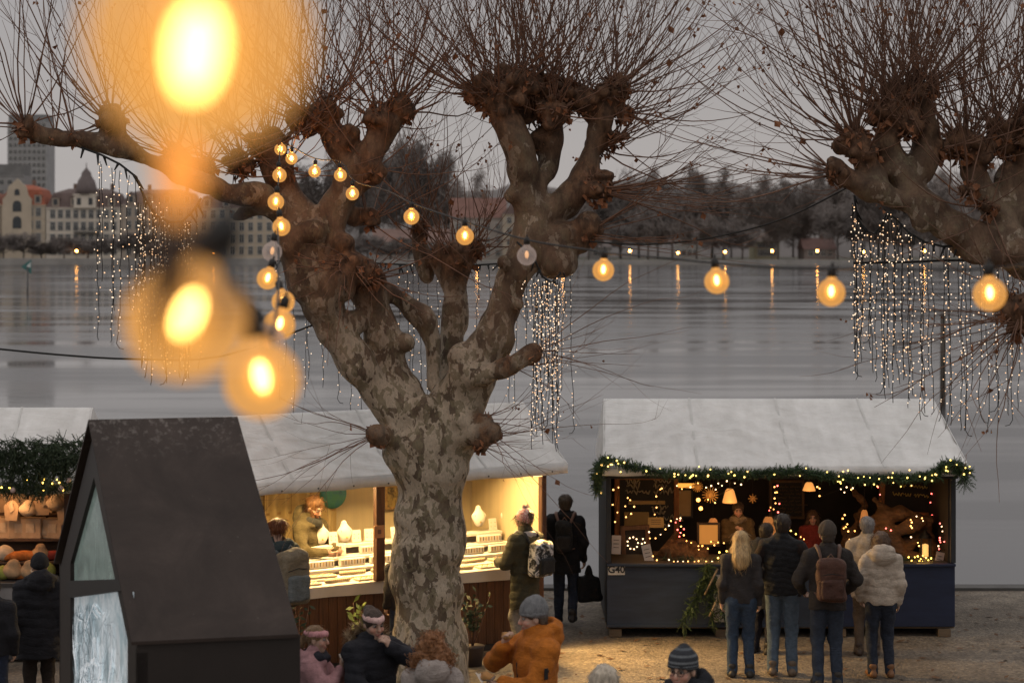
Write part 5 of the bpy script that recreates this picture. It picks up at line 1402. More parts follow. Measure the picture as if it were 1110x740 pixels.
# ================================================================== people
def skin_mat():
    m,nt,b=new_mat('skin'); at=N(nt,'ShaderNodeAttribute',attribute_name='Col')
    v=coords(nt,'Object'); c=mix(nt,.35,at.outputs['Color'],ramp(nt,noise(nt,v,28,4,.6),[(.3,(.7,.62,.6)),(.7,(1.1,1.05,1))]),'MULTIPLY')
    L(nt,c,b.inputs['Base Color']); b.inputs['Roughness'].default_value=.5; b.inputs['Subsurface Weight'].default_value=.08
    b.inputs['Subsurface Radius'].default_value=(.02,.008,.004); b.inputs['Specular IOR Level'].default_value=.35; return m
SKIN=skin_mat()
def cloth(name,col,scale=18,var=.22,rough=.85,wr=.5,fine=160):
    if name in _mc: return _mc[name]
    m,nt,b=new_mat(name); v=coords(nt,'Object'); f=noise(nt,v,scale,5,.65); g=noise(nt,v,fine,2,.6); wn=noise(nt,coords(nt,'Object',(1,1,2.1)),15,5,.6,1.3)
    c=ramp(nt,f,[(.3,mulc(col,1-var)),(.7,mulc(col,1+var))]); c=mix(nt,.35,c,ramp(nt,g,[(.3,(.65,.65,.65)),(.7,(1.25,1.25,1.25))]),'MULTIPLY')
    c=mix(nt,.4,c,ramp(nt,wn,[(.35,(.62,.62,.62)),(.6,(1.1,1.1,1.1))]),'MULTIPLY')
    L(nt,c,b.inputs['Base Color']); b.inputs['Roughness'].default_value=rough; b.inputs['Specular IOR Level'].default_value=.18
    b.inputs['Sheen Weight'].default_value=.03
    bump(nt,b,mix(nt,.25,wn,g),min(1,wr*1.5),.035); _mc[name]=m; return m
def hair_mat(name,col,var=.5,stretch=(1,1,.16),scale=60):
    if name in _mc: return _mc[name]
    m,nt,b=new_mat(name); v=coords(nt,'Object',stretch); f=noise(nt,v,scale,4,.7,.4)
    c=ramp(nt,f,[(.3,mulc(col,1-var)),(.5,col),(.72,mulc(col,1+var))]); L(nt,c,b.inputs['Base Color']); b.inputs['Roughness'].default_value=.5; b.inputs['Specular IOR Level'].default_value=.35
    bump(nt,b,f,.7,.012); _mc[name]=m; return m
def knit(name,stops,stripes=False):
    m,nt,b=new_mat(name); v=coords(nt,'Object')
    g=noise(nt,coords(nt,'Object',(1,1,.25)),130,2,.6)
    if stripes:
        tc=N(nt,'ShaderNodeTexCoord'); sx=N(nt,'ShaderNodeSeparateXYZ'); L(nt,tc.outputs['Generated'],sx.inputs[0]); c=ramp(nt,sx.outputs['Z'],stops,'CONSTANT')
    else: c=ramp(nt,noise(nt,v,22,4,.7),stops)
    c=mix(nt,.5,c,ramp(nt,g,[(.3,(.6,.6,.6)),(.7,(1.2,1.2,1.2))]),'MULTIPLY')
    L(nt,c,b.inputs['Base Color']); b.inputs['Roughness'].default_value=.9; bump(nt,b,g,.6,.008); return m
def vsines(seed,freq,amp,zf=.15,n=8):
    rg=np.random.RandomState(seed); D=rg.randn(n,3); D[:,2]*=zf; D/=np.linalg.norm(D[:,:2],axis=1)[:,None]; f=freq*(.6+rg.rand(n)*.9); ph=rg.rand(n)*6.28
    def fn(X,Y,Z):
        s=0
        for i in range(n): s=s+np.sin((D[i,0]*X+D[i,1]*Y+D[i,2]*Z)*f[i]+ph[i])
        return s*(amp/n*1.6)
    return fn
def ik(S,T,a,b,pole):
    S=np.array(S,float);T=np.array(T,float); d=T-S; Ld=np.linalg.norm(d); m=(a+b)*.985
    if Ld>m: T=S+d/Ld*m; d=T-S; Ld=m
    u=d/Ld; x=(a*a-b*b+Ld*Ld)/(2*Ld); h=math.sqrt(max(0,a*a-x*x)); p=np.array(pole,float); p=p-u*p.dot(u); p/=np.linalg.norm(p)+1e-9
    return S+u*x+p*h, T
def unit(v): v=np.array(v,float); return v/(np.linalg.norm(v)+1e-9)
def hand(sd,w,d,n,side,curl):
    d=unit(d); n=np.array(n,float); n=unit(n-d*n.dot(d)); l=np.cross(d,n)*side   # l points to the thumb side
    Rm=np.stack([l,n,d],1)
    sd.cap(w-d*.02,w+d*.02,.026,.026,k=.015)
    sd.ell(w+d*.052,(.040,.017,.052),Rm,k=.018)
    for i,(o,Ln) in enumerate(((.030,.070),(.010,.080),(-.011,.075),(-.030,.058))):
        p=w+d*.092+l*o; a=.25+curl*.5; dd=d
        for j,sg in enumerate((.45,.32,.23)):
            ang=a*(j+1); e=d*math.cos(ang)+n*math.sin(ang); q=p+e*Ln*sg; sd.cap(p,q,.0095-.001*j,.0088-.001*j,k=.005); p=q
    p=w+d*.028+l*.034; e=unit(d*.65+l*.7+n*.2); q=p+e*.042; sd.cap(p,q,.013,.011,k=.012); e2=unit(d*.8+l*.25+n*(.25+curl*.5)); sd.cap(q,q+e2*.032,.0105,.009,k=.006)
def bez(p,q,r,n=8): return [tuple(np.array(p)*(1-t)**2+2*np.array(q)*t*(1-t)+np.array(r)*t*t) for t in [i/n for i in range(n+1)]]
SK=(.50,.325,.245)
def fur_ring(path,rad,n,ln,rg):
    mb=MB(); path=[Vector(p) for p in path]
    for i in range(n):
        t=rg.random()*(len(path)-1); j=int(t); p=path[j].lerp(path[min(j+1,len(path)-1)],t-j)
        d=Vector((rg.gauss(0,1),rg.gauss(0,1),rg.gauss(0,1))).normalized(); q=p+d*rad*rg.uniform(.3,1); e=q+(d+Vector((rg.gauss(0,.4),rg.gauss(0,.4),rg.gauss(0,.4)))).normalized()*ln*rg.uniform(.6,1.3); w=d.orthogonal().normalized()*.004
        mb.add([q-w,q+w,e],[(0,1,2)],rg.randrange(2))
    return mb
class Pn: pass
_pi=[0]
def person(px,top,Y,face,label,jacket,trousers=(.03,.04,.07),shoes=(.03,.025,.02),hair=('short',(.05,.03,.02)),woman=False,
           lean=0,pitch=0,yaw=0,Rw=None,Lw=None,Rpole=None,Lpole=None,curl=.6,Rn=None,Ln=None,Rd=None,Ld=None,step=0,
           hem=.86,puff=.02,quilt=0,hood=None,collar=True,hat=None,scarf=None,headband=None,glasses=False,beard=None,eyes=True,zb=None,skin=SK,vest=None,htop=1.76,fat=1.0,flare=0,zipper=None):
    _pi[0]+=1; seed=_pi[0]*7+3; rg=random.Random(seed)
    g=groundz(Y) if zb is None else zb
    ztop=P(px,top,Y).z; s=(ztop-g)/htop
    root=empty('person',(P(px,top,Y).x,Y,g),R(face),label,'person',None,s)
    wx=(.90 if woman else 1.0)
    lr=R(lean)
    def T(p):
        p=np.array(p,float); z=p[2]-.95; c,sn=math.cos(lr),math.sin(lr)
        if z<=0: return p
        return np.array([p[0],p[1]*c+z*sn,.95+z*c-p[1]*sn])
    hipx=.088; hs_=.19*wx
    sh={-1:T((-hs_,-.012,1.405)),1:T((hs_,-.012,1.405))}
    hips={i:np.array((i*hipx,0,.92)) for i in(-1,1)}
    fy={-1:step*.5,1:-step*.5}; fz={-1:0,1:.10 if step>.25 else 0}
    ank={i:np.array((i*.105,fy[i]-.02,.085+fz[i])) for i in(-1,1)}
    kn={}
    for i in(-1,1): kn[i],ank[i]=ik(hips[i],ank[i],.43,.425,(0,1,0))
    wr={};el={}
    for i,t,po in((1,Rw,Rpole),(-1,Lw,Lpole)):
        if t is None: t=sh[i]+np.array((i*.055,.05,-.515)); po=po or (i*.25,-1,0)
        else: po=po or (i*.75,-.25,-.9)
        el[i],wr[i]=ik(sh[i],t,.285,.255,po)
    nb=T((0,-.012,1.45)); hc=T((0,.018,1.632))
    ey=Euler((-R(pitch)-lr*.5,0,R(yaw)),'XYZ'); Rh=np.array((Matrix.Rotation(R(yaw),3,'Z')@Matrix.Rotation(-R(pitch)-lr*.6,3,'X')))
    H=lambda x,y,z: hc+Rh@np.array((x,y,z))
    # --- body: one continuous figure
    sd=SDF()
    sd.ell((0,0,.95),(.150*wx,.105,.13)); sd.chain([(0,0,1.0),T((0,0,1.12)),T((0,0,1.28)),T((0,-.01,1.38))],[.12,.115,.135,.10],k=.05,sy=.7)
    sd.cap(sh[-1],sh[1],.055,.055,k=.05); sd.cap(nb,hc+Rh@np.array((0,-.02,-.05)),.056,.05,k=.04)
    for i in(-1,1):
        sd.chain([hips[i],kn[i],ank[i]],[.080,.055,.036],k=.03); sd.cap(ank[i]-np.array((0,.03,.04)),ank[i]+np.array((i*.02,.14,-.055)),.033,.022,k=.03)
        sd.chain([sh[i],el[i],wr[i]],[.046,.038,.027],k=.03)
    e=lambda c,r,k=.02: sd.ell(H(*c),r,Rh,k)
    e((0,-.014,.03),(.074,.094,.084)); e((0,.022,-.045),(.056,.066,.075),.03); e((0,.062,-.098),(.024,.022,.018),.025)
    for i in(-1,1): e((i*.040,.058,-.028),(.026,.026,.024),.02); e((i*.077,-.008,-.008),(.010,.021,.031),.008)
    sd.cap(H(-.036,.080,.032),H(.036,.080,.032),.012,.012,k=.018); 
    for i in(-1,1): sd.sub(H(i*.031,.100,.010),(.017,.016,.012),Rh,.012)
    sd.cap(H(0,.086,.018),H(0,.110,-.022),.009,.0125,k=.012); e((0,.103,-.030),(.019,.012,.010),.010)
    e((0,.084,-.058),(.022,.014,.008),.008); e((0,.083,-.069),(.019,.014,.008),.006)
    hn={1:(-.9,.3,.1),-1:(.9,.3,.1)}
    for i,nn,dd in((1,Rn,Rd),(-1,Ln,Ld)):
        hand(sd,wr[i],dd if dd is not None else wr[i]-el[i],nn or hn[i],i,curl)
    hcol=hair[1] if hair else (.05,.03,.02)
    def paint(v):
        q=(v-hc)@Rh; c=np.tile(np.array(skin),(len(v),1)); x,y,z=q[:,0],q[:,1],q[:,2]
        hd=np.linalg.norm(q,axis=1)<.17
        lips=hd&(np.abs(x)<.026)&(z>-.076)&(z<-.052)&(y>.070); c[lips]=(.40,.17,.14)
        ch=hd&(np.abs(np.abs(x)-.042)<.022)&(np.abs(z+.028)<.022)&(y>.04); c[ch]=c[ch]*np.array((1.1,.86,.84))
        ns=hd&(np.abs(x)<.016)&(z<-.012)&(z>-.042)&(y>.09); c[ns]=c[ns]*np.array((1.08,.84,.82))
        br=hd&(np.abs(x)>.012)&(np.abs(x)<.050)&(z>.027)&(z<.041)&(y>.066); c[br]=np.array(hcol)*.8+.01
        so=hd&(np.abs(np.abs(x)-.031)<.018)&(np.abs(z-.010)<.014)&(y>.066); c[so]=c[so]*.72
        if beard is not None:
            bd=hd&(z<-.040)&(y>-.02)&~lips&(np.abs(x)>-1)|(hd&(z<-.012)&(np.abs(x)>.048)&(y>.0)&(y<.07)); c[bd&~((np.abs(x)<.018)&(z>-.046))]=beard
        return c
    vis=eyes
    sdf_obj('body',sd,.0085 if vis else .0115,SKIN,root,None,None,paint)
    if eyes:
        for i in(-1,1):
            mb=MB(); 
            mb.M=Matrix.Translation(Vector(H(i*.031,.0775,.010)))@Matrix(Rh.tolist()).to_4x4()@Matrix.Rotation(-R(90),4,'X')
            mb.ball((0,0,0),.0128,12,0,8)
            for k,f in enumerate(mb.f):
                cz=sum((mb.v[j][0]-H(i*.031,.0775,.010)[0])*Rh[0,1]+(mb.v[j][1]-H(i*.031,.0775,.010)[1])*Rh[1,1]+(mb.v[j][2]-H(i*.031,.0775,.010)[2])*Rh[2,1] for j in f)/len(f)
                if cz>.0095: mb.m[k]=1
            mb.build('eye',[mat('eye_white',(.30,.27,.25),.3,.03,5),mat('eye_iris',(.03,.022,.018),.2,.1,5)],root)
    if beard is not None:
        sb=SDF(); sb.ell(H(0,.040,-.088),(.056,.052,.040),Rh,.02); sb.cap(H(-.058,.01,-.02),H(-.045,.04,-.075),.018,.026); sb.cap(H(.058,.01,-.02),H(.045,.04,-.075),.018,.026); sb.cap(H(-.026,.094,-.048),H(.026,.094,-.048),.008,.008,k=.01)
        sb.sub(H(0,.105,-.064),(.022,.03,.010),Rh,.006)
        sdf_obj('beard',sb,.007,hair_mat('beard%d'%seed,beard),root,sines(seed,140,.007))
    # --- trousers and shoes
    tm=cloth('trouser_%.3f%.3f%.3f'%tuple(trousers),trousers,9,.28,.85,.6)
    sd=SDF(); sd.ell((0,-.004,.955),(.166*wx*fat,.110*fat,.13)); 
    for i in(-1,1):
        sd.chain([hips[i]+np.array((i*.005,0,-.02)),kn[i],ank[i]+np.array((0,.0,-.025))],[.098*fat,.071,.060],k=.035)
    sd.cut((0,0,1),.035); f1=sines(seed,46,.006)
    sdf_obj('trousers',sd,.0115,tm,root,f1)
    shm=mat('shoe_%.3f%.3f%.3f'%tuple(shoes),shoes,.55,.2,14,.2,40)
    for i in(-1,1):
        sd=SDF(); a=ank[i]; sd.chain([a+np.array((0,-.045,-.045)),a+np.array((i*.012,.05,-.045)),a+np.array((i*.025,.155,-.052))],[.045,.046,.036],k=.03); sd.cap(a,a+np.array((0,-.005,.05)),.048,.05); sd.cut((0,0,1),a[2]-.083)
        o=sdf_obj('shoe',sd,.011,shm,root)
    # --- jacket
    jm=jacket if not isinstance(jacket,tuple) else cloth('jacket_%.3f%.3f%.3f'%jacket,jacket,12,.2,.75 if quilt else .85,.45)
    sd=SDF(); p=puff; hz=hem
    rr=[(.178+flare)*fat,.172*fat,.160*fat,.178,.150]
    pts=[(0,0,hz-.06),T((0,0,max(1.0,hz+.05))),T((0,0,1.14)),T((0,-.004,1.29)),T((0,-.012,1.38))]
    sd.chain(pts,[r*wx+p for r in rr],k=.05,sy=.66)
    sd.cap(sh[-1],sh[1],.066+p*.6,.066+p*.6,k=.06); sd.cut((0,0,1),hz,.006)
    if collar: sd.cap(nb+np.array((0,.0,-.02)),nb+np.array((0,.004,.065)),.082+p*.3,.078+p*.4,k=.02)
    arms=vest is None
    def addarms(q):
        for i in(-1,1):
            d=unit(wr[i]-el[i]); q.chain([sh[i],el[i],wr[i]-d*.005],[.062+p*.6,.054+p*.5,.040+p*.42],k=.045)
    if arms: addarms(sd)
    if hood in('plain','fur','big'):
        k=1.25 if hood=='big' else 1.0
        hz_=1.475 if k==1 else 1.505; sd.ell(T((0,-.125 if k>1 else -.115,hz_)),(.125*k,.080*k,.085*k*(1.2 if k>1 else 1)),k=.05); sd.cap(T((-.10*k,-.04,hz_)),T((-.06,.085,1.44)),.040*k,.036,k=.03); sd.cap(T((.10*k,-.04,hz_)),T((.06,.085,1.44)),.040*k,.036,k=.03)
        sd.sub(T((0,-.075,1.60)),(.085,.07,.10),None,.03)
    ff=sines(seed+1,26,.013); fs=sines(seed+2,62,.006)
    if quilt:
        def disp(X,Yy,Z): 
            return ff(X,Yy,Z)*.6+fs(X,Yy,Z)-.011*np.abs(np.sin(math.pi*(Z+.014*np.sin(X*9)+.008*np.sin(X*31+Yy*17))/quilt))**.6+.008
    else: disp=lambda X,Yy,Z: ff(X,Yy,Z)+fs(X,Yy,Z)
    jo=sdf_obj('vest' if vest is not None else ('coat' if hem<.78 else 'jacket'),sd,.0115,jm,root,disp)
    if vest is not None:
        q=SDF(); addarms(q); q.cap(sh[-1],sh[1],.06,.06,k=.05)
        sdf_obj('sweater',q,.0115,cloth('sweater_%.3f%.3f%.3f'%vest,vest,16,.2),root,sines(seed+4,34,.008))
    if zipper:
        mb=MB(); mb.tube([T((0,(rr[0]*wx+p)*.66+.004,hz+.02)),T((0,(rr[2]*wx+p)*.66+.008,1.14)),T((0,(rr[3]*wx+p)*.66+.004,1.29)),T((0,.085,1.42))],.010,5); mb.build('zip',CABLE,root)
    if hood=='fur':
        path=[T((.16*math.cos(a),-.10-.075*math.sin(a)*.6,1.50+.085*math.sin(a))) for a in [math.pi*(-.15+1.3*i/14) for i in range(15)]]
        fb=fur_ring(path,.045,1500,.055,rg); fb.build('fur_trim',[hair_mat('fur_tan',(.36,.24,.14)),hair_mat('fur_pale',(.55,.42,.28))],jo)
    # --- hair
    if hair:
        st,hcol=hair[0],hair[1]; hm=hair_mat('hair_%.2f%.2f%.2f'%hcol,hcol) if st!='curly' else hair_mat('curl_%.2f%.2f%.2f'%hcol,hcol,.6,(1,1,1),45)
        sd=SDF(); a=lambda c,r,k=.03: sd.ell(H(*c),r,Rh,k)
        dsp=vsines(seed,90,.006); vx=.008
        if st in('short','crew'):
            k=.0 if st=='crew' else .008
            a((0,-.018,.040),(.084+k,.102+k,.088+k)); a((0,-.060,-.03),(.070,.045,.055)); sd.sub(H(0,.110,-.040),(.105,.090,.105),Rh,.02); sd.sub(H(0,.125,.045),(.060,.055,.032),Rh,.02)
        elif st=='long':
            a((0,-.018,.040),(.092,.112,.094)); sd.chain([H(0,-.05,.0),H(0,-.085,-.10),T((0,-.110,1.44)),T((0,-.118,1.385))],[.088,.096,.100,.082],k=.04,sy=.75)
            for i in(-1,1): sd.chain([H(i*.070,.01,.02),H(i*.085,.0,-.10),T((i*.105,-.03,1.40))],[.030,.034,.030],k=.03)
            sd.sub(H(0,.120,-.035),(.066,.085,.115),Rh,.015)
        elif st=='bob':
            a((0,-.018,.040),(.094,.114,.096)); sd.chain([H(0,-.045,-.02),H(0,-.060,-.11),H(0,-.065,-.16)],[.092,.105,.085],k=.04,sy=.85)
            for i in(-1,1): sd.chain([H(i*.072,.02,.02),H(i*.092,.01,-.10),H(i*.088,.01,-.14)],[.030,.036,.026],k=.03)
            sd.sub(H(0,.125,-.035),(.066,.090,.115),Rh,.015); dsp=vsines(seed,70,.010,.3)
        elif st=='curly':
            a((0,-.022,.055),(.112,.120,.105)); a((0,-.05,-.05),(.165,.125,.10),.05); a((-.09,-.02,-.07),(.075,.08,.065)); a((.09,-.02,-.07),(.075,.08,.065)); sd.sub(H(0,.135,-.04),(.07,.09,.11),Rh,.02)
            c1=sines(seed,60,.026,12); c2=sines(seed+9,150,.014,12); dsp=lambda X,Yy,Z:c1(X,Yy,Z)+c2(X,Yy,Z)
        elif st=='pony':
            a((0,-.018,.036),(.083,.102,.090)); sd.sub(H(0,.110,-.045),(.075,.085,.105),Rh,.02); sd.chain([H(0,-.11,.0),H(0,-.15,-.05),T((-.02,-.20,1.42)),T((-.03,-.19,1.22)),T((-.03,-.17,1.08))],[.03,.042,.050,.042,.015],k=.03)
        elif st=='bun':
            a((0,-.018,.038),(.086,.104,.092)); sd.sub(H(0,.115,-.045),(.080,.085,.105),Rh,.02); a((0,-.10,.085),(.052,.048,.045))
        elif st=='wavy':
            a((0,-.022,.048),(.090,.106,.090)); sd.sub(H(0,.120,-.045),(.080,.085,.110),Rh,.02); dsp=sines(seed,80,.012,10)
        ho=sdf_obj('hair',sd,vx,hm,root,dsp)
        if not headband or st=='pony':
            # loose strands
            vsn=ho.data.vertices; mb=MB(); nn={'pony':160,'curly':420,'short':300,'crew':160,'wavy':130}.get(st,260)
            for j in range(nn):
                vtx=vsn[rg.randrange(len(vsn))]; q=vtx.co.copy(); n_=vtx.normal
                if st in('curly','wavy'):
                    ax=Vector((rg.gauss(0,1),rg.gauss(0,1),rg.gauss(-.6,1))).normalized(); u1=ax.orthogonal().normalized(); u2=ax.cross(u1); rr_=rg.uniform(.010,.018)
                    mb.tube([q+n_*.006+ax*.006*t+(u1*math.cos(t*.9)+u2*math.sin(t*.9))*rr_ for t in range(11)],.0028,3,caps=False)
                else:
                    dn=Vector((0,0,-1))-n_*n_.z*-1; dn=dn.normalized() if dn.length>.1 else Vector((0,-1,0))
                    ln=rg.uniform(.06,.14) if st not in('short','crew','wavy') else rg.uniform(.02,.05); mb.tube([q-n_*.003,q+n_*.005+dn*ln*.5,q+n_*rg.uniform(-.006,.012)+dn*ln+Vector((rg.gauss(0,.006),rg.gauss(0,.006),0))],[.0022,.0020,.0008],3,caps=False)
            tag(mb.build('loose_strands',hm,ho),kind='stuff')
    if hat:
        kind,hmm=hat; sd=SDF(); 
        sd.ell(H(0,-.016,.050),(.097,.114,.100),Rh); sd.cap(H(0,-.025,.10),H(0,-.040,.150 if kind=='peak' else .115),.06,.018 if kind=='peak' else .05,k=.06)
        sd.cut(Rh@np.array((0,-.30,1)),float((Rh@np.array((0,-.30,1))).dot(H(0,0,.012))),.01)
        bo=sdf_obj('beanie',sd,.008,hmm,root,vsines(seed,150,.003))
        sd=SDF(); sd.ell(H(0,-.016,.036),(.102,.119,.050),Rh); n_=Rh@np.array((0,-.30,1)); sd.cut(n_,float(n_.dot(H(0,0,.008))),.008); sd.cut(-n_,-float(n_.dot(H(0,0,.058))),.008)
        sdf_obj('cuff',sd,.008,hmm,bo,vsines(seed,170,.003))
        if kind=='pom':
            fb=fur_ring([H(0,-.03,.165),H(0,-.032,.17)],.035,500,.030,rg); fb.build('bobble',[mat('pom_white',(.6,.55,.52),.9,.2,30),mat('pom_pink',(.5,.20,.22),.9,.2,30)],bo)
    if headband:
        sd=SDF(); sd.ell(H(0,-.014,.052),(.090,.110,.052),Rh); n_=Rh@np.array((0,-.12,1)); sd.cut(n_,float(n_.dot(H(0,0,.022))),.012); sd.cut(-n_,-float(n_.dot(H(0,0,.088))),.012); sd.ell(H(0,.092,.055),(.022,.016,.030),Rh,.015)
        sdf_obj('headband',sd,.007,headband,root,vsines(seed,140,.003,2.5))
    if scarf:
        sd=SDF(); pts=[T((.095*math.cos(a),.005+.085*math.sin(a),1.475+.012*math.sin(a*3))) for a in [2*math.pi*i/14 for i in range(15)]]; sd.chain(pts,[.040+.008*math.sin(i*2.1) for i in range(15)],k=.03)
        sdf_obj('scarf',sd,.010,scarf,root,sines(seed,60,.012))
    if glasses:
        mb=MB()
        for i in(-1,1):
            c=[H(i*.033+.025*math.cos(a),.104-.006*abs(math.cos(a)),.008+.019*math.sin(a)) for a in [2*math.pi*j/14 for j in range(15)]]; mb.tube(c,.0026,5)
            mb.tube([H(i*.058,.098,.012),H(i*.078,.04,.012),H(i*.080,-.01,.008)],.0024,5)
        mb.tube([H(-.008,.106,.012),H(.008,.106,.012)],.0026,5); mb.build('glasses',CABLE,root)
    r=Pn(); r.root=root;r.T=T;r.H=H;r.wr=wr;r.el=el;r.sh=sh;r.s=s;r.Rh=Rh; return r
def backpack(p,label,m,pm,strapm,w=.155,h=.22,d=.085,y=-.17,z=1.18,pocket=True,tilt=0,extra=None):
    root=empty('backpack',p.root.location,p.root.rotation_euler.z,label,'backpack',None,p.s)
    sd=SDF(); c=p.T((0,y-d,z)); sd.box(c,(w,d,h),(tilt,0,0),.055,.03); sd.ell(c+np.array((0,-.01,h-.05)),(w*.95,d*.95,.09),k=.04)
    sdf_obj('bag',sd,.0115,m,root,sines(len(label),32,.012))
    if pocket:
        sd=SDF(); sd.box(c+np.array((0,-d-.012,-h*.35)),(w*.78,.035,h*.48),None,.03,.02); sdf_obj('pocket',sd,.011,pm,root,sines(len(label)+1,40,.008))
        mb=MB(); mb.tube([c+np.array((-w*.75,-d*1.0,h*.32)),c+np.array((0,-d*1.12,h*.42)),c+np.array((w*.75,-d*1.0,h*.32))],.005,4); mb.build('zip',CABLE,root)
    for i in(-1,1):
        mb=MB(); pth=[p.T((i*w*.55,y-.02,z+h*.75)),p.T((i*.115,-.10,1.50)),p.T((i*.125,.0,1.515)),p.T((i*.13,.10,1.44)),p.T((i*.14,.165,1.25)),p.T((i*.185,.05,1.06)),p.T((i*w*.8,y,z-h*.8))]
        for a,b_ in zip(pth,pth[1:]): pass
        mb.tube(pth,[.016,.024,.026,.024,.020,.012,.010],6); mb.build('strap',strapm,root)
    mb=MB(); mb.tube([c+np.array((-.035,.03,h+.02)),c+np.array((0,.03,h+.065)),c+np.array((.035,.03,h+.02))],.008,5); mb.build('handle',strapm,root)
    return root
JEANS=(.045,.070,.115); DJEANS=(.028,.036,.060)
def bread(p,i,off,label,napkin=True,s=1.0):
    w=p.wr[i]+np.array(off); M4=p.root.matrix_basis; pos=M4@Vector(w)
    root=empty('bread_roll',pos,p.root.rotation_euler.z+.6,label,'bread roll',None,p.s*s)
    sd=SDF().ell((0,0,0),(.060,.042,.034)).ell((.03,.01,.012),(.035,.035,.028)); sd.sub((.065,.03,.02),(.03,.025,.03),None,.01)
    sdf_obj('roll',sd,.008,mat('bread_crust',(.42,.21,.07),.7,.35,26,.3,60),root,sines(3,80,.006))
    if napkin:
        mb=MB(); rg=random.Random(len(label)); 
        mb.grid(lambda u,v:Vector(((u-.5)*.17,(v-.5)*.13,-.042+.055*abs(u-.5)*2*abs(u-.5)*2+.03*math.sin(u*11+v*4)*abs(v-.5)+.03*abs(v-.5))),10,8); mb.build('napkin',mat('napkin',(.72,.68,.62),.8,.06,12),root)
    return root
# ---- foreground group
GREYK=knit('grey_knit',[(.3,(.11,.11,.115)),(.7,(.20,.20,.205))])
p=person(580,645,15.6,114,'man in a puffy orange hooded jacket and grey beanie biting a bread roll',(.47,.145,.018),DJEANS,hair=('crew',(.10,.07,.05)),yaw=-14,Rw=(.085,.225,1.41),Rn=(-.8,-.5,.2),Rd=(-.25,.0,.85),Lw=(-.07,.30,1.17),Ln=(0,0,1),Ld=(.55,.8,0),Rpole=(.9,.1,-.7),Lpole=(-.8,-.4,-.7),pitch=8,puff=.045,quilt=.15,hood='big',hat=('plain',GREYK),htop=1.80,zipper=True,curl=.8)
bread(p,1,(-.045,-.01,.088),'bitten bread roll held at the mouth of the man in orange',False,.75); bread(p,-1,(.06,.10,.045),'bread in a white napkin on the lower hand of the man in orange',True,.9)
# sleeve emblem
mb=MB(); mb.box((0,0,0),(.035,.006,.085),bev=.002); mb.box((.012,-.004,.02),(.02,.004,.02),m=0)
b_=mb.build('sleeve_badge',CABLE,p.root); q=(p.sh[-1]*.45+p.el[-1]*.55); b_.location=Vector(q)+Vector((-.105,.0,.0)); b_.rotation_euler=(0,0,R(-80))
PINKK=knit('pink_knit',[(.3,(.52,.22,.24)),(.7,(.72,.36,.37))]); ROSEK=knit('rose_knit',[(.3,(.66,.40,.37)),(.7,(.84,.58,.53))])
p=person(404,659,16.0,212,'woman in a dark padded jacket with fur hood and pale pink headband eating',(.022,.022,.028),DJEANS,hair=('bun',(.055,.035,.025)),woman=True,Lw=(-.075,.175,1.455),Ln=(.7,-.5,.2),Ld=(.45,.1,.6),Lpole=(-1,.2,-.55),Rw=(.10,.33,1.10),Rn=(-.3,-.2,.9),Rd=(-.6,.7,.1),pitch=10,puff=.045,quilt=.085,hood='fur',headband=ROSEK,curl=.9)
bread(p,1,(-.05,.07,.05),'white napkin with bread in the right hand of the woman with the fur hood',True,.8)
p=person(341,677,16.0,262,'girl in a pink jacket and pink headband with a long ponytail',(.46,.25,.26),(.10,.08,.09),hair=('pony',(.20,.12,.06)),woman=True,Rw=(.05,.25,1.37),Rn=(-.6,-.3,.6),Rd=(-.3,.5,.6),Lw=(-.06,.25,1.35),Ln=(.6,-.3,.6),Ld=(.3,.5,.6),pitch=4,puff=.030,hood='plain',headband=PINKK,scarf=cloth('dark_scarf',(.03,.03,.04)),curl=.9)
bread(p,1,(-.05,.06,.10),'bread roll in a white napkin held up by the girl in pink',True,.95)
person(468,687,15.0,5,'person with big curly ginger hair and a pale grey hooded jacket seen from behind',(.40,.34,.31),DJEANS,hair=('curly',(.27,.12,.05)),woman=True,puff=.03,hood='big',eyes=False,htop=1.78)
person(655,720,13.0,10,'person with straight platinum blond hair at the bottom edge seen from behind',(.06,.055,.055),DJEANS,hair=('long',(.50,.43,.34)),woman=True,puff=.02,eyes=False,collar=False)
STRK=knit('striped_knit',[(0,(.022,.024,.03)),(.12,(.05,.13,.19)),(.24,(.022,.024,.03)),(.36,(.14,.15,.16)),(.44,(.022,.024,.03)),(.58,(.12,.13,.14)),(.66,(.022,.024,.03)),(.8,(.08,.09,.10)),(.86,(.022,.024,.03))],True)
person(741,698,13.0,150,'man in a striped blue and black beanie and glasses at the bottom edge',(.020,.021,.026),DJEANS,hair=('crew',(.08,.06,.05)),pitch=4,puff=.04,hood='big',hat=('peak',STRK),glasses=True,htop=1.80)
# ---- customers at the blue stall
person(803,575,23.0,-4,'woman with long blond hair, dark fleece top and blue jeans at the blue stall',(.045,.040,.040),JEANS,hair=('long',(.46,.31,.15)),woman=True,puff=.004,hem=.90,vest=None,eyes=False,collar=False,fat=1.05)
person(848,557,23.1,-8,'man in a dark horizontally padded vest and light blue jeans at the blue stall',(.018,.018,.020),(.10,.135,.18),(.13,.09,.06),hair=('short',(.035,.024,.018)),vest=(.030,.020,.018),puff=.02,quilt=.06,hem=.88,eyes=False,Rw=(.22,.22,1.02),Lw=(-.20,.24,1.05))
p=person(897,563,22.5,0,'man in a dark jacket and brown cap with a brown backpack at the blue stall',(.040,.034,.032),(.040,.052,.078),(.03,.025,.02),hair=('crew',(.06,.045,.035)),hat=('plain',knit('brown_knit',[(.3,(.05,.038,.03)),(.7,(.085,.065,.05))])),puff=.02,hem=.84,eyes=False,htop=1.80,Rw=(.24,.20,1.0),Lw=(-.24,.20,1.0))
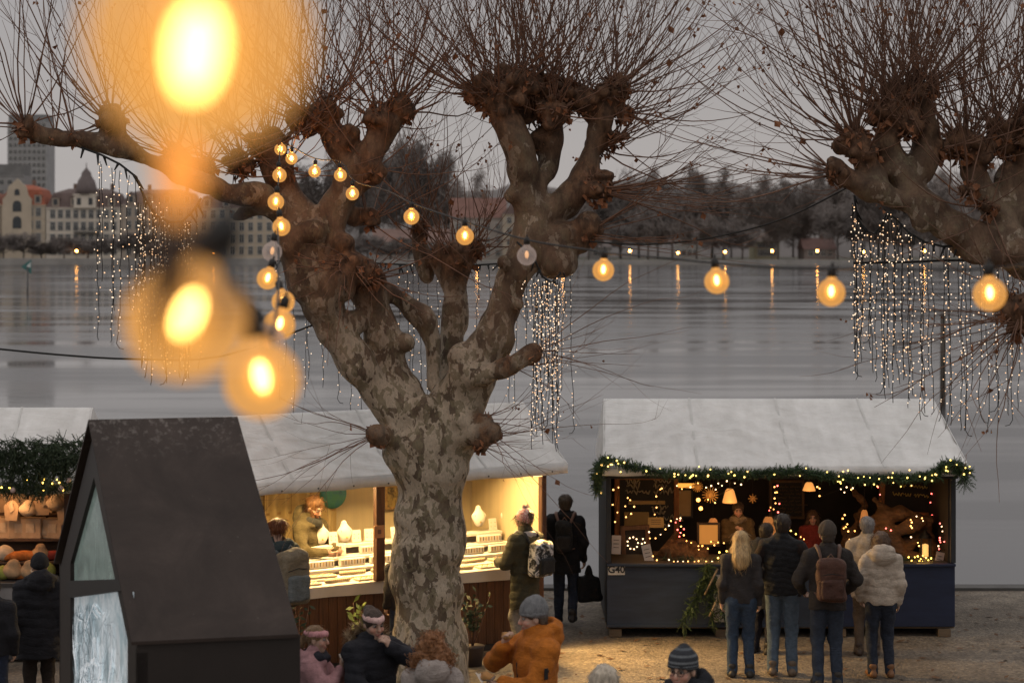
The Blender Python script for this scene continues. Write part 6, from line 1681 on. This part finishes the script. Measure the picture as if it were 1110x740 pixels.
backpack(p,'worn brown leather backpack on the man in the brown cap',cloth('brown_pack',(.095,.045,.032),14,.25,.6),cloth('brown_pack2',(.075,.036,.027),14,.25,.6),mat('brown_strap',(.12,.065,.045),.6,.2,12))
person(940,560,24.2,-6,'grey haired person in a light beige coat behind the woman in cream',(.42,.335,.25),(.14,.10,.07),(.05,.03,.02),hair=('short',(.23,.21,.20)),hem=.74,puff=.02,eyes=False)
person(955,576,23.0,3,'woman in a cream padded hooded jacket with brown bobbed hair',(.56,.47,.385),(.035,.042,.062),(.19,.085,.035),hair=('bob',(.115,.068,.042)),woman=True,puff=.03,quilt=.11,hood='big',hem=.88,eyes=False,Lw=(-.23,.10,.93),fat=1.08)
person(826,567,24.3,-35,'person in a black coat half hidden behind the man in the padded vest',(.020,.020,.024),(.02,.02,.03),hair=('short',(.04,.028,.02)),puff=.03,hem=.62,eyes=False,hood='plain',lean=10)
p=person(800,544,26.4,178,'vendor in a brown jacket and scarf with folded hands under the pleated lamp',(.105,.072,.035),DJEANS,hair=('short',(.06,.04,.03)),Rw=(.03,.26,1.27),Lw=(-.03,.25,1.29),Rn=(-1,0,.2),Ln=(1,0,.2),Rd=(-.3,.3,.8),Ld=(.3,.3,.8),pitch=16,zb=.16,puff=.02,scarf=cloth('tan_scarf',(.26,.20,.13)),curl=.9)
person(881,553,26.6,172,'second vendor in a red top standing in the dark middle of the blue stall',(.22,.035,.028),DJEANS,hair=('bob',(.09,.05,.03)),woman=True,zb=.16,puff=.01,collar=False,pitch=10)
# ---- people at the jewellery stall
p=person(329,536,24.35,238,'bearded vendor in an olive jacket bending over the jewellery display',(.085,.068,.034),DJEANS,hair=('wavy',(.15,.070,.026)),beard=(.13,.060,.024),pitch=20,lean=12,zb=.10,puff=.02,hood='big',Rw=(.12,.42,1.12),Lw=(-.12,.42,1.12),scarf=cloth('dark_hood',(.035,.035,.033)))
p=person(300,561,22.45,42,'customer in a dark teal jacket with auburn bun at the left of the jewellery stall',(.035,.050,.055),(.03,.035,.05),hair=('bun',(.15,.055,.025)),puff=.02,eyes=False,Rw=(.2,.25,1.0),Lw=(-.2,.25,1.0),hood='plain')
backpack(p,'large khaki and grey trekking backpack of the customer in dark teal',cloth('khaki_pack',(.20,.165,.115),14,.25,.7),cloth('grey_pack',(.13,.145,.15),14,.25,.7),mat('grey_strap',(.10,.11,.115),.7,.2,12),w=.165,h=.27,d=.105,z=1.17)
PATK=knit('pink_white_knit',[(.38,(.62,.56,.54)),(.5,(.50,.16,.17)),(.62,(.66,.58,.58))])
p=person(569,547,24.1,48,'woman in a long olive padded coat and pink and white bobble hat',(.055,.050,.030),(.22,.20,.18),(.25,.22,.2),hair=('bun',(.08,.05,.03)),woman=True,hat=('pom',PATK),scarf=cloth('white_scarf',(.5,.46,.44)),hem=.60,puff=.045,quilt=.10,eyes=False,htop=1.83,Rw=(.15,.30,1.12),Lw=(-.15,.30,1.12),flare=.03)
def camo():
    m,nt,b=new_mat('black_white_print'); v=coords(nt,'Object'); f=noise(nt,v,9,5,.7,1.0)
    L(nt,ramp(nt,f,[(.46,(.015,.015,.016)),(.5,(.10,.10,.10)),(.55,(.55,.53,.52))]),b.inputs['Base Color']); b.inputs['Roughness'].default_value=.7; return m
backpack(p,'black and white patterned backpack on the woman in the olive coat',camo(),cloth('black_pack',(.018,.018,.019),14,.2,.7),mat('black_strap',(.02,.02,.02),.7,.2,12),w=.165,h=.20,d=.085,z=1.20,pocket=True)
p=person(613,536,26.0,-6,'man in black walking away towards the lake with a slim backpack and a bag',(.014,.014,.016),(.030,.038,.062),(.025,.02,.018),hair=('short',(.07,.05,.035)),puff=.02,hem=.72,eyes=False,step=.34,scarf=cloth('black_scarf',(.015,.015,.016)))
backpack(p,'slim black backpack with brown straps on the man walking away',cloth('slim_pack',(.022,.021,.021),14,.2,.7),cloth('slim_pack2',(.03,.026,.025),14,.2,.7),mat('tan_strap',(.16,.085,.06),.6,.2,12),w=.115,h=.20,d=.05,z=1.22)
# bag carried in his right hand
bp=p.root.matrix_basis@Vector(p.wr[1]); bagr=empty('hand_bag',(bp.x+.06,bp.y,bp.z-.08),.2,'black carrier bag hanging from the hand of the man walking away','bag')
sd=SDF(); sd.box((0,0,-.30),(.15,.06,.17),None,.04,.03); sd.cap((0,0,-.14),(0,0,-.02),.07,.02,k=.05); sd.cap((-.1,0,-.42),(.14,0,-.42),.05,.05)
sdf_obj('bag',sd,.013,cloth('bag_black',(.016,.016,.018),10,.25,.5),bagr,sines(8,28,.014))
mb=MB(); mb.tube(bez((-.05,0,-.10),(0,0,.12),(.05,0,-.10)),.008,5); mb.build('handle',CABLE,bagr)
person(43,598,21.0,20,'person in a black padded coat and dark hood before the left stall',(.016,.016,.020),(.03,.022,.018),hair=None,hat=('plain',cloth('black_hat',(.02,.02,.022))),hem=.66,puff=.05,quilt=.10,eyes=False,htop=1.80,hood='big')
person(-8,628,20.4,8,'person in dark clothes cut off by the left edge of the photo',(.016,.016,.02),hair=('short',(.03,.02,.015)),puff=.04,eyes=False)
person(437,588,23.3,20,'small person with copper hair mostly hidden behind the plane trunk',(.035,.03,.03),hair=('bob',(.28,.11,.04)),woman=True,puff=.03,eyes=False)

# ---- fallen leaves on the ground and on the stall roofs
rg=random.Random(55); mb=MB()
for i in range(420):
    Y=rg.uniform(21.5,28.4); x=rg.uniform(-3,7); s=rg.uniform(.03,.07); a=rg.uniform(0,6.28); z=groundz(Y)+.016
    d=Vector((math.cos(a),math.sin(a),rg.uniform(-.1,.25)))*s; w=Vector((-math.sin(a),math.cos(a),rg.uniform(-.2,.3)))*s*.5; c=Vector((x,Y,z))
    mb.add([c-d,c+w,c+d,c-w*.9],[(0,1,2,3)])
tag(mb.build('fallen_leaves',mat('ground_leaf',(.12,.062,.032),.85,.5,9)),kind='stuff')
# ================================================================== festoon bulbs
def bulb_glass(name,em,f0,f1,tint):  # emission in the glass stands in for light reflected inside the bulb
    m=bpy.data.materials.new(name); m.use_nodes=True; nt=m.node_tree; nt.nodes.clear()
    out=N(nt,'ShaderNodeOutputMaterial'); tr=N(nt,'ShaderNodeBsdfTransparent'); tr.inputs['Color'].default_value=(*tint,1)
    e=N(nt,'ShaderNodeEmission'); e.inputs['Color'].default_value=(*em[0],1); e.inputs['Strength'].default_value=em[1]
    gl=N(nt,'ShaderNodeBsdfGlossy'); gl.inputs['Roughness'].default_value=.05; gl.inputs['Color'].default_value=(.9,.85,.8,1)
    lw=N(nt,'ShaderNodeLayerWeight'); lw.inputs['Blend'].default_value=.35
    mr=N(nt,'ShaderNodeMapRange'); mr.inputs['To Min'].default_value=f0; mr.inputs['To Max'].default_value=f1; L(nt,lw.outputs['Facing'],mr.inputs['Value'])
    mx=N(nt,'ShaderNodeMixShader'); L(nt,mr.outputs[0],mx.inputs[0]); L(nt,tr.outputs[0],mx.inputs[1]); L(nt,e.outputs[0],mx.inputs[2])
    m2=N(nt,'ShaderNodeMixShader'); m2.inputs[0].default_value=.04; L(nt,mx.outputs[0],m2.inputs[1]); L(nt,gl.outputs[0],m2.inputs[2]); L(nt,m2.outputs[0],out.inputs['Surface']); return m
GLIT=bulb_glass('bulb_glass_lit',((1,.47,.12),1.0),.40,.60,(1,.86,.62)); GOFF=bulb_glass('bulb_glass_dim',((.62,.48,.42),.55),.22,.60,(.95,.9,.88))
FIL=emat('filament_glow',(1,.68,.30),26); FILD=emat('filament_dim',(1,.55,.25),.9)
HALO=bulb_glass('bulb_inner_glow',((1,.50,.11),1.5),.42,.05,(1,.9,.7))
NECK=emat('neck_glow',(1,.36,.05),1.0)  # emissive body in place of the amber reflection in the neck
SOCKB=mat('brown_socket',(.06,.03,.015),.6,.1,8)
SOCK=mat('black_socket',(.018,.015,.013),.5,.1,8)
BR=.0625
pb=empty('festoon_bulb_master')
def bulb_parts(root,glass,fil,halo,neck=0):
    mb=MB(); prof=[]
    for i in range(15):
        a=-math.pi/2+math.pi*.86*i/14; prof.append((max(.001,BR*math.cos(a)),BR*math.sin(a)-BR*1.0))
    prof+= [(.0175,-.001),(.0115,.020),(.0085,.044)] if neck else [(.021,.002),(.018,.010)]; dz=0 if neck else -.034
    mb.lathe(prof,24); g=mb.build('glass',glass,root)
    mb=MB(); mb.ball((0,0,-.056),(.0125,.0125,.025),10,0,8); mb.build('filament',fil,root)
    if halo: 
        mb=MB(); mb.ball((0,0,-.058),(.036,.036,.043),14,0,9); mb.build('inner_glow',HALO,root)
    if neck:
      mb=MB(); mb.lathe([(.003,-.004),(.009,.004),(.007,.03),(.003,.038)],10); mb.build('neck_glow',NECK,root)
    mb=MB(); rs=.55 if neck else .92; mb.lathe([(.018*rs,.040+dz),(.022*rs,.044+dz),(.022*rs,.078+dz),(.014*rs,.088+dz),(.006*rs,.092+dz)],12); mb.build('socket',SOCKB if neck else SOCK,root)
    mb=MB(); mb.tube([(0,0,.088+dz),(.003,0,.098+dz),(0,0,.108+dz)],.006,5); mb.build('stem',SOCK,root)
bulb_parts(pb,GLIT,FIL,True); pd=empty('festoon_bulb_master'); bulb_parts(pd,GOFF,FILD,False); pn=empty('festoon_bulb_master'); bulb_parts(pn,GLIT,FIL,True,1)
def string_(label,cable,bulbs,cr=.006):
    o0=P(*cable[0]); root=empty('festoon_string',o0,0,label,'festoon string')
    pts=[P(*c)-o0 for c in cable]
    P2=[]
    for i in range(len(pts)-1):
        p0=pts[max(i-1,0)];p1=pts[i];p2=pts[i+1];p3=pts[min(i+2,len(pts)-1)]
        for t in (0,.25,.5,.75): P2.append(.5*((2*p1)+(p2-p0)*t+(2*p0-5*p1+4*p2-p3)*t*t+(3*p1-p0-3*p2+p3)*t**3))
    P2.append(pts[-1])
    mb=MB(); mb.tube(P2,cr,6); mb.build('cable',CABLE,root)
    for (px,py,Y,lit,rot,en) in bulbs:
        src=pn if Y<2 else pb if lit else pd
        c=P(px,py,Y)-o0
        M4=Euler(rot).to_matrix().to_4x4()
        b=bpy.data.objects.new('bulb',None); COL.objects.link(b); b.parent=root; b.empty_display_size=.05
        off=M4@Vector((0,0,-BR)); b.location=c-off; b.rotation_euler=rot
        for ch in src.children: 
            q=ch.copy(); COL.objects.link(q); q.parent=b
        if en: plight(o0+c,en,(1,.50,.14),.03,'festoon_bulb_light')
    return root
string_('nearest festoon string whose big blurred bulbs run up to the plane tree',
 [(233,345,1.12),(246,318,1.5),(243,285,1.95),(262,318,2.5),(292,365,3.1),(297,356,5.2),(300,335,7.5),(302,310,10),(302,270,12.5),(301,235,14.4),(302,190,17.5),(304,156,20.9)],
 [(214,42,1.12,1,(R(176),R(6),0),0),(201,347,2.05,1,(R(8),R(24),0),0),(284,412,3.25,1,(0,R(-10),0),.5),(303,352,8.0,1,(0,R(12),0),0),(289,372,6.5,0,(0,R(-20),0),0),
  (307,327,10.8,1,(0,R(-14),0),1.0),(290,302,11.6,1,(0,R(16),0),1.0),(295,273,12.6,0,(0,R(8),0),0),(305,246,13.8,1,(0,R(-8),0),2),(299,219,15.0,1,(0,R(6),0),2),(303,190,17.5,1,(0,R(-4),0),16),(304,162,20.6,1,(0,0,0),26)])
string_('long festoon string of amber bulbs sagging from the plane tree to the right edge',
 [(304,154,20.9),(318,160,20.6),(342,172,20.2),(370,176,19.4),(384,196,18.6),(420,207,17),(448,221,15.8),(504,240,14),(571,260,12.8),(640,271,11.8),(654,274,11.6),(712,279,10.7),(774,285,10),(840,290,9.4),(901,291,8.9),(985,292,8.2),(1076,291,7.5),(1180,280,6.8)],
 [(316,172,20.6,1,(0,0,0),24),(341,186,20.2,1,(0,R(5),0),22),(369,190,19.4,1,(0,R(-5),0),18),(382,210,18.6,1,(0,0,0),16),(446,235,15.8,1,(0,0,0),8),(504,256,14,1,(0,0,0),2),(571,277,12.8,0,(0,0,0),0),(654,293,11.6,1,(0,R(3),0),1),(777,305,10,1,(0,R(-6),0),1),(901,317,8.9,1,(0,R(2),0),1),(1073,319,7.5,1,(0,R(-3),0),1)])
for r_ in (pb,pd,pn):
    for ch in list(r_.children): bpy.data.objects.remove(ch)
    bpy.data.objects.remove(r_)
# ================================================================== light curtains
LED=emat('led_warm',(1,.60,.32),1.55); LED2=emat('led_cool',(1,.78,.56),1.35)
def curtain(label,cable,strands,seed,grp=None,led=.0072,fringe=True,gap=.075):
    """cable: [(px,py,Y)], strands: [(px,top,bottom,Y)]"""
    rg=random.Random(seed); o0=P(*cable[0]); root=empty('light_curtain',o0,0,label,'light curtain')
    mb=MB(); mb.tube([P(*c)-o0 for c in cable],.012,5); mb.build('cable',CABLE,root)
    if fringe:
        mb=MB()
        for a,b in zip(cable,cable[1:]):
            pa,pb_=P(*a)-o0,P(*b)-o0; n=max(1,int((pb_-pa).length/.075))
            for i in range(n):
                p=pa.lerp(pb_,(i+rg.random())/n); mb.tube([p,p+Vector((rg.gauss(0,.03),rg.gauss(0,.03),-rg.uniform(.06,.13)))],[.016,.007],4)
        tag(mb.build('plugs',CABLE,root),kind='stuff')
    for (px,t,b,Y) in strands:
        top=P(px,t,Y)-o0; bot=P(px,b,Y)-o0; Ln=(top-bot).length; n=max(4,int(Ln/.11)); x=y=0; pts=[]
        for i in range(n+1):
            x+=rg.gauss(0,.009)-x*.08; y+=rg.gauss(0,.009)-y*.08
            pts.append(top.lerp(bot,i/n)+Vector((x,y,0)))
        e=pts[-1]; sx=rg.choice((-1,1))
        pts+= [e+Vector((sx*.03,0,-.05)),e+Vector((sx*.07,.02,-.06))] if rg.random()<.2 else [e+Vector((rg.gauss(0,.012),0,-rg.uniform(.02,.08)))]
        mb=MB(); mb.tube(pts,.0045,3,caps=False); so_=mb.build('strand',CABLE,root)
        lb=MB(); k=int(Ln/gap)
        for i in range(k):
            u=(i+rg.random()*.7)/k*(n); j=min(int(u),n-1); p=pts[j].lerp(pts[j+1],u-j)+Vector((rg.gauss(0,.020),rg.gauss(0,.020),rg.gauss(0,.01)))
            lb.ball(p,led*rg.uniform(.75,1.15),5,rg.randrange(2),3)
        tag(lb.build('lights',[LED,LED2],so_),kind='stuff')
    return root
rg=random.Random(61)
ct=[(926,212,20.1),(929,236,20.1),(938,250,20.05),(948,254,20.05),(956,243,20),(962,230,20),(972,238,19.9),(985,252,19.8),(1002,262,19.8),(1022,267,19.8),(1045,266,19.8),(1075,276,19.8),(1110,288,19.9),(1150,296,20)]
def top_of(px):
    for (a,b,c),(d,e,f) in zip(ct,ct[1:]):
        if a<=px<=d: return b+(e-b)*(px-a)/(d-a)
    return 270
S_=[]
for px in [925,926,928,929,931,933,935,938,941,944,946]: S_.append((px,top_of(max(px,927)),rg.uniform(345,415),20.1+rg.uniform(-.12,.12)))
for px in [952,955,956,959,962,963,966,971,972,976,979]: S_.append((px,top_of(px),rg.uniform(395,436),20+rg.uniform(-.12,.12)))
for px,b in [(986,430),(988,438),(991,425),(998,445),(1001,450),(1003,440),(1007,400),(1012,446),(1024,452),(1027,458),(1031,455),(1040,462),(1044,466),(1047,458),(1052,420),(1062,452),(1068,462),(1080,455),(1084,440),(1092,448),(1101,455),(1108,440),(1120,450)]: S_.append((px,top_of(px),b,19.85+rg.uniform(-.15,.15)))
curtain('wide curtain of tiny warm lights hanging from the tree at the right edge',ct,S_,1)
ct=[(560,262,21.6),(578,278,21.6),(588,300,21.7),(598,306,21.7),(607,297,21.75),(612,280,21.8)]
S_=[(rg.uniform(578,608),rg.uniform(300,308),rg.choice([rg.uniform(395,450),rg.uniform(450,495)]),21.7+rg.uniform(-.13,.13)) for i in range(20)]
S_+= [(571,300,345,21.7),(569,305,372,21.7),(613,300,420,21.8)]
curtain('narrow dense bunch of warm light strands under the big right limb of the plane tree',ct,S_,2,gap=.06)
ct=[(88,160,20.5),(110,168,20.5),(130,178,20.5),(148,192,20.55),(152,204,20.6),(160,220,20.6),(170,234,20.6),(184,241,20.65),(198,240,20.7),(208,230,20.7),(218,215,20.8)]
S_=[(107,175,364,20.5),(109,178,300,20.5),(122,182,368,20.5),(124,185,330,20.5),(131,185,372,20.5),(139,190,330,20.5),(146,195,340,20.5)]
S_+= [(rg.uniform(150,178),rg.uniform(215,238),rg.uniform(330,400),20.6+rg.uniform(-.12,.12)) for i in range(13)]+[(rg.uniform(176,214),rg.uniform(238,246),rg.uniform(385,418),20.65+rg.uniform(-.12,.12)) for i in range(16)]+[(156,214,405,20.6),(165,228,412,20.6)]
curtain('curtain of tiny warm lights under the long left branch before the far houses',ct,S_,3)
ct=[(296,282,25.2),(330,286,25.2),(380,284,25.2),(420,286,25.2),(470,288,25.2),(520,287,25.2),(570,284,25.2),(625,290,25.2)]
S_=[(px,286,b,25.2+rg.uniform(-.1,.1)) for px,b in [(301,430),(309,395),(318,448),(329,428),(336,405),(353,415),(366,432),(379,446),(395,452),(408,445),(432,420),(441,468),(447,440),(455,430),(463,452),(474,465),(520,420),(530,400),(541,395),(553,440),(560,470),(620,465)]]
curtain('sparse light curtain strung on a thin cable behind the plane tree',ct,S_,4,gap=.10)
# ================================================================== loose cables
def wire(name,pts,r,label):
    o0=P(*pts[0]); mb=MB(); q=[P(*p)-o0 for p in pts]
    P2=[]
    for i in range(len(q)-1):
        p0=q[max(i-1,0)];p1=q[i];p2=q[i+1];p3=q[min(i+2,len(q)-1)]
        for t in (0,.25,.5,.75): P2.append(.5*((2*p1)+(p2-p0)*t+(2*p0-5*p1+4*p2-p3)*t*t+(3*p1-p0-3*p2+p3)*t**3))
    P2.append(q[-1]); mb.tube(P2,r,5); o=mb.build(name,CABLE); o.location=o0; tag(o,label,'cable')
wire('hanging_cable',[(-40,374,21),(60,384,21),(145,389,21.2),(240,386,21.5),(345,350,21.9)],.011,'thin black cable sagging over the lake from the left edge behind the big bulbs')
wire('hanging_cable',[(640,262,21.8),(700,265,21.6),(770,258,21.2),(850,237,20.7),(925,200,20.1)],.009,'thin black cable sagging between the two plane trees')
wire('hanging_cable',[(925,285,21),(985,284,21),(1040,282,21),(1150,284,21)],.014,'grey cable running level through the right light curtain')
